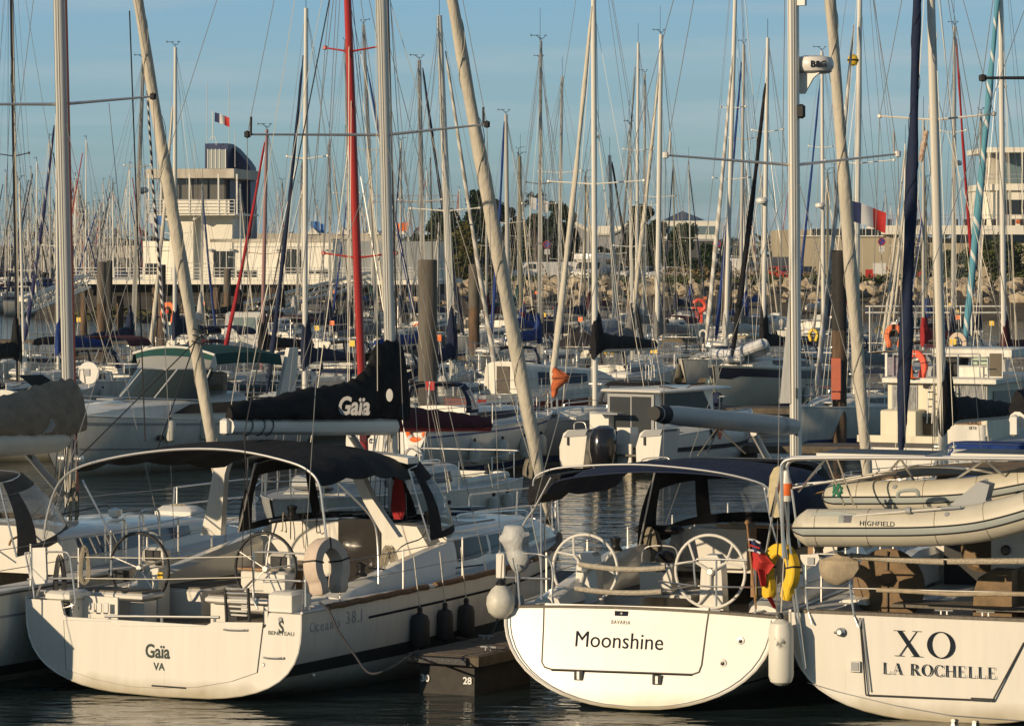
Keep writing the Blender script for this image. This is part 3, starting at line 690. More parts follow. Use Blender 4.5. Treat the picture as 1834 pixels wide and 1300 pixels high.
# side gear: toe rail covers, stanchions, hull marks
rails(B, gh, .10, .86, 6); pulpit(B, gh, .90)
def railcover(t0, t1):
    B.part('rail_cover', G().tube([gh.p(lerp(t0, t1, i / 14), 0) + Vector((.0, 0, .035 + .006 * sin(i * 2.1))) for i in range(15)], .045, 7), mat('tan_rail_cover', (.26, .15, .08), .8, var=.5, vscale=25, bump=1, bscale=60))
railcover(.06, .30); railcover(.32, .60); railcover(.615, .70); railcover(.72, .9)
B.part('cove_stripe', band(gh, .155, .95, lambda t: gh.zs(t) - .20, lambda t: gh.zs(t) - .235, .006), ink)
B.part('boot_stripe', band(gh, 0, .99, lambda t: .56 + .10 * t, lambda t: .38 + .08 * t, .007), bootm)
def hulltext(B, h, body, t, z, size, m, sg=1, name='hull_marking', bold=0., sx=1.):
    """letters laid along the topside one by one so that they follow its curve"""
    y = t * h.L
    for ch in body:
        wd = size * (.34 if ch in 'Iil1. ' else .62) * sx
        if ch != ' ':
            tt = (y + wd / 2) / h.L; p = h.at_z(tt, z, 1, .006); q = h.at_z(tt + .01, z, 1, .006); u = h.at_z(tt, z + size * .6, 1, .006)
            an = math.degrees(math.atan2(q.y - p.y, q.x - p.x)); d = Vector((p.x, p.y, 0)); lean = math.degrees(math.atan2(u.x - p.x, size * .6))
            text(ch, size, m, B, p, rotz=an, name=name, bold=bold, sx=sx, tilt=-lean, th=.003)
        y += wd
hulltext(B, gh, 'Oceanis', .020, .98, .20, greyp); hulltext(B, gh, '38.1', .100, 1.0, .25, greyp)
for t_, z_ in ((.06, .36),): p = gh.at_z(t_, z_, 1, .01); B.part('exhaust', G().lathe([(.0, 0), (.035, 0), (.03, .02), (0, .0)], p, 10, Matrix.Rotation(R(90), 3, 'Y')), steel)
# mast, boom, cover, standing rigging
mb = B.loc(706, 880, 52.3); mb.z = 1.95; mt = B.loc(683, -10, 52.3); mt = mb + (mt - mb) * 1.9
mast_tube(B, mb, mt, .080, aluw, 1.3)
g = G()
for dx, m_ in ((.10, alud), ): B.part('halyard', G().tube([mb + Vector((.11, .03, 0)), mt + Vector((.09, .03, 0))], .016, 4), wired)
mf = lambda py: mb + (mt - mb) * ((B.loc(683, py, 52.3).z - mb.z) / (mt.z - mb.z))
s1 = mf(242)
tipL, tipR = B.loc(443, 241, 51.9), B.loc(872, 223, 52.4)
for tip in (tipL, tipR):
    B.part('spreader', G().tube([s1, s1.lerp(tip, .5) + Vector((0, -.02, 0)), tip], [.04, .032, .026], 8, flat=.6), steel); B.part('spreader_tip', G().lathe([(0, -.06), (.05, -.04), (.05, .04), (0, .06)], tip, 8), blackm)
cpL, cpR = gh.p(.50, 0, -1), gh.p(.50, 0, 1)
wires(B, [(tipL, cpL), (tipR, cpR), (tipL, mt), (tipR, mt), (s1, gh.p(.46, 0, -1)), (s1, gh.p(.46, 0, 1)), (mt, gh.p(0.0, 0, -1)), (mt, gh.p(0.0, 0, 1))], .006, wire, 'shroud')
for tip, d_ in ((tipL, .06), (tipR, -.06)): B.part('spreader_wrap', G().tube([tip + Vector((d_, 0, -.02)), tip + (mt - tip) * .022 + Vector((d_ * .3, 0, .06))], .02, 5), blackm)
fb_ = gh.p(.985, 0, 1); fb_.x = 0; fb_.z += .25
fb2 = B.loc(982, 930, 56.8); ft = B.loc(815, 0, 53.7); ft2 = fb2 + (ft - fb2) * 1.75
furl(B, fb2, ft2, .112, sailc); B.part('furling_drum', G().lathe([(.11, 0), (.12, .05), (.05, .08), (.05, .14), (.12, .17), (.11, .22)], fb2 - Vector((0, 0, .2)), 12), blackm)
b0, b1 = B.loc(408, 764, 48.6), B.loc(703, 764, 52.2)
g = G().tube([b0, b1], [.115, .13], 10, flat=1.05); boom = B.part('boom', g, aluw)
B.part('boom_end_cap', G().box(b0 + Vector((-.02, -.04, 0)), (.12, .10, .24), bev=.03), whitep, boom)
for k in (.10, .17, .22): p = b0.lerp(b1, k); B.part('lashing', G().tube([p + Vector((.13 * cos(a * pi / 6), .0 + .03 * sin(a), .13 * sin(a * pi / 6))) for a in range(12)], .009, 4, closed=True), wired, boom)
def ck(px, ptop, ly_t, pbot=752, wd=.16):
    p = B.loc(px, pbot, lerp(48.6, 52.2, ly_t)); q = B.loc(px, ptop, lerp(48.6, 52.2, ly_t)); return (p, q.z - p.z, wd)
cov = sailcover(B, [ck(410, 728, 0, wd=.06), ck(432, 719, .07, wd=.13), ck(482, 712, .25, wd=.18), ck(538, 698, .42, wd=.2), ck(584, 692, .58, wd=.21), ck(621, 685, .72, wd=.21), ck(645, 671, .80, wd=.2), ck(662, 652, .86, wd=.18), ck(673, 621, .90, wd=.16), ck(700, 613, .97, wd=.14), ck(718, 620, 1.03, wd=.12), ck(727, 672, 1.06, wd=.08)], C['black'])
ctx = B.loc(640, 738, 50.9); ctx.x += .06; bd = (b1 - b0)
text('Gaïa', .37, mat('silver_lettering', (.36, .36, .37), .6), B, B.loc(640, 739, 50.9) + Vector((.20, -.46, 0)), name='cover_name', bold=.012, shear=.22, sx=.72, parent=cov, rotz=20)
B.part('cover_badge', G().lathe([(0, 0), (.07, 0), (0, .003)], B.loc(701, 706, 51.8) + Vector((.14, -.30, 0)), 16, Matrix.Rotation(R(20), 3, 'Z') @ Matrix.Rotation(R(90), 3, 'X') @ Matrix.Diagonal((.75, 1.4, 1))), inkl, cov)
B.part('vang', G().tube([B.loc(628, 778, 51.3), B.loc(668, 838, 52.0)], .055, 8), greyp)
for px in (436, 676): B.part('lazy_jack', G().tube([B.loc(px, 745 if px < 500 else 700, 49.2), mt.lerp(mb, .2)], .006, 4), wirel)
B.part('topping_lift', G().tube([b0, mt], .006, 4), wirel); B.part('mainsheet', G().tube([B.loc(440, 770, 49.2), Vector((.1, 1.9, 1.6))], .008, 4), wired)
B.part('backstay', G().tube([B.at(590, 0, .3) , B.at(437, 780, .1), B.at(455, 1060, .05)], .009, 5), wired)
# foredeck and cabin top gear
for (x, y, s_) in ((0, 6.1, .5), (.55, 7.3, .45), (-.55, 7.3, .45), (0, 8.6, .55)): B.part('deck_hatch', G().box((x, y, 2.10 - .025 * (y - 5)), (s_, s_, .05), bev=.015), darkwin)
for k in range(7): B.part('deck_line', G().tube(cat([(-.75 + k * .24, 5.6, 2.10), (-.6 + k * .2, 6.0, 2.10), (-.22 + k * .07, 6.6, 2.12)], 3), .010, 4), (wired, rope, wirel)[k % 3])
for sg in (1, -1):
    B.part('grab_rail', G().tube(cat([(sg * 1.15, 6.3, 2.0), (sg * 1.15, 6.35, 2.10), (sg * 1.08, 7.6, 2.06), (sg * .98, 8.8, 2.0), (sg * .98, 8.85, 1.9)], 3), .016, 5), steel); B.part('genoa_track', G().box((sg * 1.45, 6.0, 2.0), (.04, 1.8, .03)), greyp)
B.part('windlass', G().lathe([(.10, 0), (.10, .06), (.05, .10), (.07, .18), (0, .2)], (0, 10.4, 1.6), 12), steel); B.part('anchor', G().tube([(0, 11.0, 1.66), (0, 11.65, 1.62)], .03, 6).poly([(-.14, 11.5, 1.60), (.14, 11.5, 1.60), (0, 11.85, 1.40)], (0, .02, .05)), steel)
B.part('sheet', G().tube(cat([gh.p(.5, 0, 1) + Vector((-.3, 0, .1)), Vector((1.7, 4.2, 1.45)), Vector((1.70, 2.7, 1.62))], 4), .011, 4), wired); B.part('sheet', G().tube(cat([Vector((1.2, 5.3, 2.1)), Vector((1.5, 4.6, 1.9)), Vector((1.72, 3.6, 1.85)), Vector((1.6, 3.2, 1.5))], 4), .011, 4), rope)
for k in range(5): B.part('halyard', G().tube([mb + Vector((.03 - .05 * k, -.10, 1.6 + .2 * k)), mb + Vector((.12 - .1 * k, -.35, .10))], .009, 4), (wirel, wired, rope)[k % 3])
for k in range(4): B.part('running_line', G().tube([mt.lerp(mb, .15 + .1 * k), Vector((.5 - .3 * k, 5.9 + 1.0 * k, 2.0)) if k < 3 else gh.p(.97, 0, 1)], .006, 4), wirel if k % 2 else wire)
B.part('furled_flag', G().loft([[Vector((.75 + w_ * cos(q * pi / 4) * .6, 5.2 + w_ * sin(q * pi / 4) * .3, z)) for q in range(8)] for z, w_ in ((2.1, .12), (2.25, .22), (2.5, .18), (2.75, .10), (2.85, .03))]), C['red'])
# things hung on her
horseshoe(B.M @ B.at(585, 1014, .0), .60, peach, 'beige horseshoe lifebuoy on the right stern rail of the boat named Gaïa', yaw=-48, tilt=-8, thick=.24)
for k, (px, ptop, pb, ly, rr) in enumerate(((752, 1096, 1165, 3.35, .14), (797, 1088, 1150, 4.35, .12), (835, 1080, 1142, 5.15, .125))):
    lab = ('black fender with a pointed top hanging nearest the pontoon end numbered 30', 'middle one of the three black fenders on the hull of Gaïa', 'black fender farthest along the hull of Gaïa toward her bow')[k]
    q_ = B.ax(px, (ptop + pb) / 2, gh.b(.3) + rr * .7); top = B.M @ gh.p(q_.y / gh.L, 0, 1); wv = B.M @ q_; z1_ = H - (ptop - HY) * wv.y / F; z0_ = H - (pb - HY) * wv.y / F
    fender((wv.x, wv.y, z0_), z1_ - z0_, rr, rubber, lab, 'black fenders along the hull of Gaïa', hang=(top.x, top.y, top.z + .5))
pp = B.M @ gh.p(.30, 0, 1)
B.part('mooring_line', G().tube(cat([gh.p(.52, 0, 1) + Vector((0, 0, .05)), gh.p(.42, .4, 1) + Vector((.35, 0, -.1)), B.I @ Vector((-.80, 48.9, .56))], 4), .016, 6), wired)
B.part('mooring_line', G().tube(cat([B.at(572, 1078, .02), B.at(590, 1095, -.02), B.at(605, 1128, -.1), B.at(635, 1172, -.4), B.at(662, 1205, -.6), B.at(700, 1195, -.2), B.I @ Vector((-1.32, 47.9, .5))], 5), .016, 6), wired)
cleat(B, gh.p(.02, 0, 1) + Vector((-.12, .1, .03))); cleat(B, gh.p(.02, 0, -1) + Vector((.12, .1, .03)))

# ================================================================== second boat: MOONSHINE
mh = Hull(L=12.4, B=4.05, fs=1.26, fb=1.6, st=.94, zb=.03, n=2.3, m=2.15, rake=.30, stem=.1)
B = mB = T('sailboat', 'white sailboat named Moonshine with navy bimini and two white wheels, in the middle', 'sailboat', (1.70, 45.6, 0), 21, 'large sailboats moored stern to the camera')
hull_parts(B, mh, gel, boot=None, open_to=5.4, c=1.55, transom=False)
B.part('boot_stripe', band(mh, .01, .99, lambda t: .40, lambda t: .365, .007), ink)
B.part('cove_stripe', band(mh, .03, .75, lambda t: .98, lambda t: .86, .006), mat('grey_stripe', (.2, .2, .2), .4))
g, rows = mh.shell(2); r = rows[0]
def tplane(px, py, off=0.):
    """point on the raked transom"""
    y = 0.
    for _ in range(6):
        p = B.at(px, py, y); q = (mh.zs(0) - p.z) / (mh.zs(0) - mh.zk(0)); y = -mh.rake * q
    p.y -= off; return p
tr = None
gg = G(); pts = [Vector(p) for p in r]; a = r[-1]
top = [Vector((lerp(a.x, -a.x, k / 10), 0, mh.zs(0) + .05 * (1 - (2 * k / 10 - 1) ** 2))) for k in range(1, 10)]
ring = pts + top; n_ = len(ring); gg.v = [tuple(p) for p in ring] + [tuple(p + Vector((0, .06, 0))) for p in ring]; gg.f = [tuple(range(n_))] + [(i, i + n_, (i + 1) % n_ + n_, (i + 1) % n_) for i in range(n_)]
tr = B.part('transom', gg, gelw); 
rim = [Vector((p.x * 1.0, p.y - .012, p.z)) for p in r]; B.part('edge_moulding', G().tube(rim, .022, 6), gelw, tr)
inner = [Vector((p.x * .965, p.y - .012, lerp(p.z, .7, .035))) for p in r]; B.part('edge_groove', G().tube(inner, .006, 4), greyp, tr)
B.part('transom_cap', G().loft([[p + Vector((0, a_, b_)) for a_, b_ in ((-.02, 0), (-.02, .035), (.14, .035), (.14, 0))] for p in [r[-1]] + top + [r[0]]]), teakg)
dpx = [(975, 1079), (974, 1120), (971, 1185), (976, 1194), (988, 1198), (1240, 1207), (1252, 1203), (1257, 1190), (1266, 1120), (1271, 1088)]
dp = [tplane(x, y) for x, y in dpx]
loop = [p + Vector((0, -.006, 0)) for p in dp]
B.part('door_joint', G().tube(loop, .012, 5), mat('joint_shadow', (.12, .11, .10), .6), tr)
cen = sum(dp, Vector()) / len(dp); door = B.part('platform_door', G().poly([cen + (p - cen) * .992 + Vector((0, -.010, 0)) for p in dp][::-1], (0, .008, 0)), gelw, tr)
B.part('joint_gap', G().tube([tplane(988, 1199, .004), tplane(1240, 1208, .004)], .014, 5), black, tr)
for (x0, y0, x1, y1) in ((1032, 1199, 1042, 1218), (1172, 1207, 1183, 1226)):
    a, b = tplane(x0, y0), tplane(x1, y1); h_ = B.part('door_hinge', G().box(((a.x + b.x) / 2, (a.y + b.y) / 2 - .02, (a.z + b.z) / 2), (b.x - a.x + .03, .02, a.z - b.z), bev=.006), black, tr); B.part('hinge_strap', G().box(((a.x + b.x) / 2, (a.y + b.y) / 2 - .034, (a.z + b.z) / 2), (.035, .012, a.z - b.z - .03)), steel, h_)
mrot = 0
text('Moonshine', .305, ink, B, tplane(1108, 1160, .0135), name='boat_name', tilt=-13, sx=.93, parent=door)
a, b = tplane(1102, 1093), tplane(1125, 1104)
B.part('maker_emblem', G().box(((a.x + b.x) / 2, (a.y + b.y) / 2 - .014, (a.z + b.z) / 2), (b.x - a.x, .006, a.z - b.z)), ink, door)
text('+', .09, inkl, B, tplane(1113.5, 1102, .022), name='emblem_star', tilt=-13, sx=.9, parent=door)
text('BAVARIA', .075, inkg, B, tplane(1112, 1117, .0135), name='maker_mark', tilt=-13, sx=.75, parent=door, space=1.25)
for (x, y) in ((1327, 1147), (1295, 1187)):
    p = tplane(x, y); o = B.part('outlet', G().lathe([(0, 0), (.055, 0), (.05, .02), (.03, .022), (0, .022)], p, 14, Matrix.Rotation(R(90), 3, 'X')), steel if y < 1160 else whitep, tr); B.part('outlet_bore', G().lathe([(0, 0), (.027, 0), (0, .004)], p + Vector((0, -.024, 0)), 12, Matrix.Rotation(R(90), 3, 'X')), black, o)
B.part('registration_plate', G().box(tplane(1281, 1094, .008), (.13, .008, .05)), greyp, tr)
B.part('cockpit_sole', G().box((0, 2.7, .85), (3.1, 5.2, .04)), teakg)
for sg in (1, -1):
    B.part('cockpit_side', G().box((sg * 1.53, 2.8, 1.08), (.05, 5.2, .46)), gelw)
    rows = []
    for i in range(13):
        y = lerp(.6, 5.4, i / 12); hh = .10 + .42 * min(1, i / 7) ** .8
        rows.append([Vector((sg * (1.33), y, 1.24)), Vector((sg * 1.38, y, 1.26 + hh * .8)), Vector((sg * 1.44, y, 1.26 + hh)), Vector((sg * 1.60, y, 1.26 + hh)), Vector((sg * 1.70, y, 1.26 + hh * .7)), Vector((sg * 1.76, y, 1.26))])
    B.part('coaming', G().loft(rows, True, True), gelw); B.part('cockpit_bench', G().box((sg * 1.1, 3.8, 1.04), (.62, 2.8, .38), bev=.04), gelw)
    B.part('bench_slats', G().box((sg * 1.1, 3.8, 1.242), (.54, 2.7, .02)), teakg); winch(B, (sg * 1.5, 2.2, 1.66)); winch(B, (sg * 1.52, 3.4, 1.76), 1.1)
for (px, py, rr, ph) in ((1048, 1018, .475, 1.25), (1272, 1023, .50, 1.55)):
    c = B.at(px, py, 1.55); wheel(B, c, rr, whitep, 3, .021, True, steel, ph=ph - 1.04)
    g = G().loft([[Vector((c.x + a_ * w_, 1.72 + b_ * .13, z)) for a_, b_ in ((-1, -1), (1, -1), (1, 1), (-1, 1))] for z, w_ in ((.87, .22), (1.2, .17), (c.z - .05, .15), (c.z + .16, .13), (c.z + .22, .08))])
    B.part('pedestal', g, gelw); B.part('pedestal_foot', G().box((c.x, 1.68, .95), (.5, .5, .16), bev=.04), gelw)
a, b = B.at(1148, 1006, 2.6), B.at(1206, 1062, 2.6)
B.part('plotter_console', G().box(((a.x + b.x) / 2, 2.65, (a.z + b.z) / 2), (b.x - a.x, .22, a.z - b.z), bev=.03), gelw)
text('B&G', .07, ink, B, B.at(1186, 1023, 2.6) + Vector((0, -.07, 0)), name='maker_mark', bold=.004)
B.part('console_table', G().box(((a.x + b.x) / 2, 3.1, b.z - .05), (1.0, 1.0, .05), bev=.01), gelw); B.part('table_leg', G().tube([((a.x + b.x) / 2, 3.0, b.z), ((a.x + b.x) / 2, 3.0, .87)], .04, 8), alu)
B.part('compass', G().lathe([(.14, 0), (.15, .05), (.11, .12), (.04, .15), (0, .15)], B.at(1192, 1005, 2.7), 14), black)
rail_tube(B, [B.at(1150, 1008, 2.6), B.at(1152, 988, 2.6), B.at(1165, 978, 2.6), B.at(1203, 979, 2.6), B.at(1213, 990, 2.6), B.at(1212, 1010, 2.6)], .014, name='console_guard')
coachroof(B, 5.35, 10.9, 1.42, .8, 1.42, 2.02, 1.80, gelw, darkwin, ((.12, .5), (.56, .78)), zb1=1.6)
B.part('companionway', G().box((.42, 5.33, 1.48), (.78, .04, 1.02)), mat('cabin_dark', (.008, .007, .006), .8)); 
for x in (-.02, .86): B.part('companion_trim', G().box((x, 5.31, 1.5), (.09, .05, 1.05)), wood)
B.part('companion_trim', G().box((.42, 5.2, 2.04), (1.9, .25, .05)), wood)
B.part('cabin_bulkhead', G().box((-.62, 5.30, 1.68), (1.0, .06, .62), bev=.02), gelw); B.part('cabin_bulkhead', G().box((1.10, 5.30, 1.58), (.4, .06, .62), bev=.02), gelw)
dodger(B, 1.52, 4.35, 6.3, 1.60, 3.02, C['black'], divs=(-.40, .30), zfront=2.0, topw=.80, fw=.055, vb=(.16, .68), eg=.85)
coil(B, B.at(1172, 950, 4.6), .62, .13); coil(B, B.at(1165, 945, 4.5), .5, .10)
B.part('sheet_pile', G().tube([B.at(1330 + 26 * sin(k * 1.7), 940 + 6 * cos(k * 2.3), 4.4) for k in range(26)], .013, 5), rope)
B.part('winch_handle_bag', G().box(B.at(1180, 948, 5.0), (.7, .3, .12), bev=.05), blackm)
# bimini
bimini(B, [(1.0, [(-1.70, 2.78), (-1.55, 2.93), (-1.1, 3.02), (-.3, 3.09), (.6, 3.08), (1.35, 2.98), (1.72, 2.78), (1.8, 2.58)]),
           (1.9, [(-1.78, 2.74), (-1.55, 2.98), (-1.1, 3.10), (-.3, 3.17), (.6, 3.16), (1.35, 3.06), (1.74, 2.84), (1.84, 2.6)]),
           (2.9, [(-1.72, 2.66), (-1.5, 2.96), (-1.1, 3.08), (-.3, 3.15), (.6, 3.14), (1.35, 3.04), (1.72, 2.80), (1.8, 2.5)]),
           (3.8, [(-1.62, 2.72), (-1.45, 2.90), (-1.1, 3.00), (-.3, 3.06), (.6, 3.05), (1.3, 2.96), (1.62, 2.74), (1.7, 2.5)])], C['navy'], th=.02)
rail_tube(B, [B.at(x, y, .95) for x, y in ((955, 870), (958, 856), (975, 845), (1010, 837), (1100, 832), (1180, 834), (1290, 847), (1368, 868), (1376, 890))], .016, name='bimini_hoop')
rail_tube(B, [B.at(x, y, 1.5) for x, y in ((987, 855), (960, 905), (930, 960), (925, 1075))], .015, name='bimini_leg')
rail_tube(B, [B.at(x, y, 2.0) for x, y in ((950, 880), (955, 940), (967, 1000), (972, 1070))], .013, name='bimini_leg')
for a_, b_ in (((1000, 850, 1.8), (978, 930, 3.0)), ((1368, 870, 1.0), (1380, 930, .8)), ((1380, 930, .8), (1400, 1000, .5)), ((1110, 835, 3.4), (1122, 875, 4.2))): rail_tube(B, [B.at(*a_), B.at(*b_)], .014, name='bimini_leg')
pt = [B.at(x, y, 1.6) for x, y in ((950, 862), (972, 852), (1005, 850), (1000, 866), (988, 880), (968, 888), (948, 905), (943, 890))]
B.part('rolled_side_curtain', G().poly(pt[::-1], (0, 1.3, 0)), C['black'])
# stern rails, guard wires with their padding
rail_tube(B, [B.at(1246, 1050, .1), B.at(1243, 1012, .1), B.at(1248, 1003, .1), B.at(1258, 1001, .1), B.at(1338, 1003, .1)], name='pushpit_rail')
rail_tube(B, [B.at(1180, 1040, 2.0), B.at(1250, 1049, .1), B.at(1340, 1051, .1), B.at(1390, 1048, .8)], .012, name='pushpit_rail')
for a_, b_ in (((1283, 1003, .1), (1283, 1085, .1)), ((1352, 1010, .15), (1353, 1098, .1)), ((895, 985, .5), (897, 1040, .5)), ((926, 1010, .1), (931, 1088, .0)), ((969, 900, .6), (970, 1074, .05)), ((1400, 1000, .5), (1400, 1085, .6))): rail_tube(B, [B.at(*a_), B.at(*b_)], name='pushpit_post')
rail_tube(B, [B.at(905, 990, .4), B.at(960, 992, .05), B.at(982, 1000, .05), B.at(990, 1025, .05), B.at(988, 1070, .05)], name='pushpit_rail'); rail_tube(B, [B.at(905, 1034, .4), B.at(985, 1036, .05)], name='pushpit_rail')
def sag(x0, y0, x1, y1, d, ly=.05, n=10): return [B.at(lerp(x0, x1, i / n), lerp(y0, y1, i / n) + d * 4 * (i / n) * (1 - i / n), ly) for i in range(n + 1)]
for (x0, y0, x1, y1, d) in ((1037, 1010, 1192, 1016, 6), (1030, 1053, 1185, 1059, 5)):
    B.part('guard_wire', G().tube([B.at(988, y0 - 6, .05)] + sag(x0, y0, x1, y1, d)[::5] + [B.at(1246, y1 - 12, .05)], .006, 4), wire); B.part('wire_padding', G().tube(sag(x0, y0, x1, y1, d), .036, 8), mat('cream_padding', (.52, .46, .36), .8, var=.3, vscale=30, bump=1., bscale=50))
rails(B, mh, .12, .86, 6); pulpit(B, mh)
# outboard under a pale bag on the rail, bracket
gb = G()
rings = []
for k, (w_, z, ox) in enumerate(((.03, .46, -.02), (.13, .44, -.01), (.17, .36, .0), (.19, .27, .0), (.175, .20, .01), (.155, .12, .02), (.16, .06, .05), (.15, -.02, .06), (.11, -.12, .06), (.05, -.18, .05))):
    rings.append([Vector((ox + w_ * cos(2 * pi * j / 14) * (1 + .16 * sin(j * 3 + k) + .1 * sin(j * 5 - 2 * k)), w_ * .8 * sin(2 * pi * j / 14), z)) for j in range(14)])
om = T('outboard_motor', 'small outboard motor wrapped in a pale grey bag on the left stern rail of Moonshine', 'outboard motor', B.M @ B.at(922, 1000, .25), 21)
om.part('motor_bag', G().loft([[Vector(q) for q in r_] for r_ in zip(*[cat([rr_[j] for rr_ in rings[::-1]], 3) for j in range(14)])]), mat('pale_bag', (.50, .51, .50), .5, var=.15, vscale=6, bump=1., bscale=12), smooth=80); om.part('shaft', G().tube([(.03, 0, .0), (.05, 0, -.52)], .035, 8), greyp); om.part('propeller_guard', G().lathe([(0, -.09), (.07, -.06), (.085, 0), (.07, .06), (0, .09)], (.05, 0, -.56), 12), greyp)
B.part('motor_pad', G().box(B.at(897, 1013, .5), (.12, .06, .36), bev=.02), whitep)
# ensign on its staff
en = T('ensign', 'red ensign flag drooping from a wooden staff at the stern of Moonshine', 'flag', B.M @ B.at(1354, 1090, .1), 21)
a, b = Vector((0, 0, 0)), en.I @ (B.M @ B.at(1338, 938, .1)); en.part('staff', G().tube([a, b], .014, 8), wood); en.part('finial', G().lathe([(0, -.02), (.03, 0), (.035, .03), (0, .06)], b, 10), wood)
W_ = lambda px, py, o_=0: en.I @ (B.M @ (B.at(px, py, .08) + Vector((0, o_, 0))))
def cloth(name, left, right, m, ph):
    n = len(left); rows = []
    for i in range(13):
        t = i / 12; row = []
        for k in range(n):
            p = W_(*left[k]).lerp(W_(*right[k]), t); p += Vector((0, .05 * sin(t * 7 + ph + k * .8), 0)); row.append(p)
        rows.append(row)
    en.part(name, G().sheet(rows, (0, .006, 0)), m)
cloth('flag_canton', [(1340, 962), (1341, 985)], [(1358, 968), (1367, 993)], flagb, 0)
cloth('flag_field', [(1341, 983), (1342, 1000), (1344, 1015)], [(1368, 992), (1385, 1012), (1374, 1028)], flagr, .5)
cloth('flag_field', [(1352, 1014), (1362, 1050)], [(1370, 1022), (1371, 1050)], flagr, 1.5); cloth('flag_field', [(1372, 1070), (1385, 1088)], [(1380, 1068), (1391, 1090)], flagr, 1.5)
for y0, y1 in ((965, 972), (984, 990)):
    en.part('flag_stripe', G().tube([W_(1341, y0, -.03), W_(1352, y0 + 2, -.01), W_(1364, y1, -.05)], .014, 5), flagw)
en.part('flag_stripe', G().tube([W_(1343, 975, -.03), W_(1362, 981, -.04)], .012, 5), flagr)
horseshoe(B.M @ B.at(1397, 1024, .15), .60, yellow, 'yellow horseshoe lifebuoy beside the red ensign on Moonshine', yaw=52, tilt=-6, thick=.14)
c = B.M @ B.at(897, 1076, -.05)
bf = T('ball_fender', 'round white ball fender with black neck hanging at the left quarter of Moonshine', 'fender', c, 0)
bf.part('body', G().lathe([(0, -.24), (.09, -.22), (.17, -.15), (.20, -.04), (.19, .06), (.13, .16), (.06, .22), (0, .22)], n=20), fend); bf.part('neck', G().lathe([(.06, .18), (.07, .24), (.035, .30), (0, .31)], n=12), black); bf.part('lanyard', G().tube([(0, 0, .28), (.02, 0, .62)], .009, 5), rope)
c = B.M @ B.at(1399, 1228, -.2); fs_ = mat('stained_fender', (.68, .66, .58), .45, var=.94, vscale=2.3, col2=(.10, .10, .09)); fs_.node_tree.nodes['Color Ramp'].color_ramp.elements[0].position = .30; fs_.node_tree.nodes['Color Ramp'].color_ramp.elements[1].position = .37
fender((c.x, c.y, c.z), .88, .165, fs_, 'long white fender with a dark smear between Moonshine and the boat named XO', None, hang=B.M @ B.at(1404, 1000, .2))
# rig
mb = B.loc(1426, 880, 52.2); mb.z = 2.0; mt = B.loc(1420.5, -10, 52.2); mt = mb + (mt - mb) * 2.0
mast_tube(B, mb, mt, .088, aluw, 1.3); mf2 = lambda py: mb.lerp(mt, (B.loc(1420, py, 52.2).z - mb.z) / (mt.z - mb.z))
s1 = mf2(296); tipL, tipR = B.loc(1192, 278, 51.7), B.loc(1608, 276, 52.8)
for tip in (tipL, tipR):
    B.part('spreader', G().tube([s1, s1.lerp(tip, .5), tip], [.04, .032, .026], 8, flat=.6), steel); B.part('spreader_tip', G().lathe([(0, -.06), (.05, -.04), (.05, .04), (0, .06)], tip, 8), whitep)
wires(B, [(tipL, mh.p(.55, 0, -1)), (tipR, mh.p(.55, 0, 1)), (tipL, mt), (tipR, mt), (s1, mh.p(.52, 0, -1)), (s1, mh.p(.52, 0, 1))], .006, wire, 'shroud')
wires(B, [(mt.lerp(mb, .1), mh.p(.0, 0, -1)), (mt.lerp(mb, .1), mh.p(.0, 0, 1))], .006, wire, 'backstay')
for tip, d_ in ((tipL, .06), (tipR, -.06)): B.part('spreader_wrap', G().tube([tip + Vector((d_, 0, -.0)), tip + (mt - tip) * .03 + Vector((d_ * .3, 0, .04))], .018, 5), greyp)
fb2 = B.loc(1560, 930, 56.6); ft = B.loc(1490, 0, 53.9); furl(B, fb2, fb2 + (ft - fb2) * 1.75, .100, sailc)
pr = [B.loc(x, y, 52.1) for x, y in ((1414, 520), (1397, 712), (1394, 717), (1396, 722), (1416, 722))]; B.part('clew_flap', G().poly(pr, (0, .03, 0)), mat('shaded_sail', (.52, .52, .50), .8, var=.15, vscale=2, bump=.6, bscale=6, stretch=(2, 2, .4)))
b0, b1 = B.loc(1177, 741, 47.6), B.loc(1421, 764, 52.0)
boom = B.part('boom', G().tube([b0, b0.lerp(b1, .15), b0.lerp(b1, .9), b1], [.115, .14, .145, .12], 12, flat=1.0), mat('grey_boom', (.50, .50, .47), .5, var=.1, vscale=3))
B.part('boom_end_cap', G().tube([b0 - (b1 - b0).normalized() * .12, b0 + (b1 - b0).normalized() * .25], [.10, .14], 12), blackm, boom); B.part('boom_band', G().tube([b0.lerp(b1, .87), b0.lerp(b1, .905)], .1475, 12), greyp, boom)
B.part('vang', G().tube([B.loc(1350, 775, 50.8), B.loc(1382, 835, 51.9)], .055, 8), whitep)
for a_, b_ in (((1285, 766, 49.6), (1250, 815, 48.8)), ((1285, 766, 49.6), (1335, 812, 50)), ((1287, 768, 49.6), (1265, 812, 49))): B.part('mainsheet', G().tube([B.loc(*a_), B.loc(*b_)], .012, 5), rope)
rd = T('radar', 'white radar dome on a bracket high on the mast of Moonshine', 'radar', B.M @ (mf2(128) + Vector((.05, 0, 0))), 21)
rd.part('dome', G().lathe([(.0, 0), (.27, .01), (.31, .07), (.31, .15), (.28, .22), (.15, .25), (0, .25)], (.17, .34, 0), 24), whitep)
rd.part('dome_base', G().lathe([(.0, -.02), (.24, -.02), (.29, .01), (0, .011)], (.17, .34, 0), 20), greyp); rd.part('bracket', G().poly([(0, .14, -.02), (.32, .14, -.02), (.22, .14, -.10), (.08, .14, -.34), (0, .14, -.34)], (0, .06, 0)), whitep)
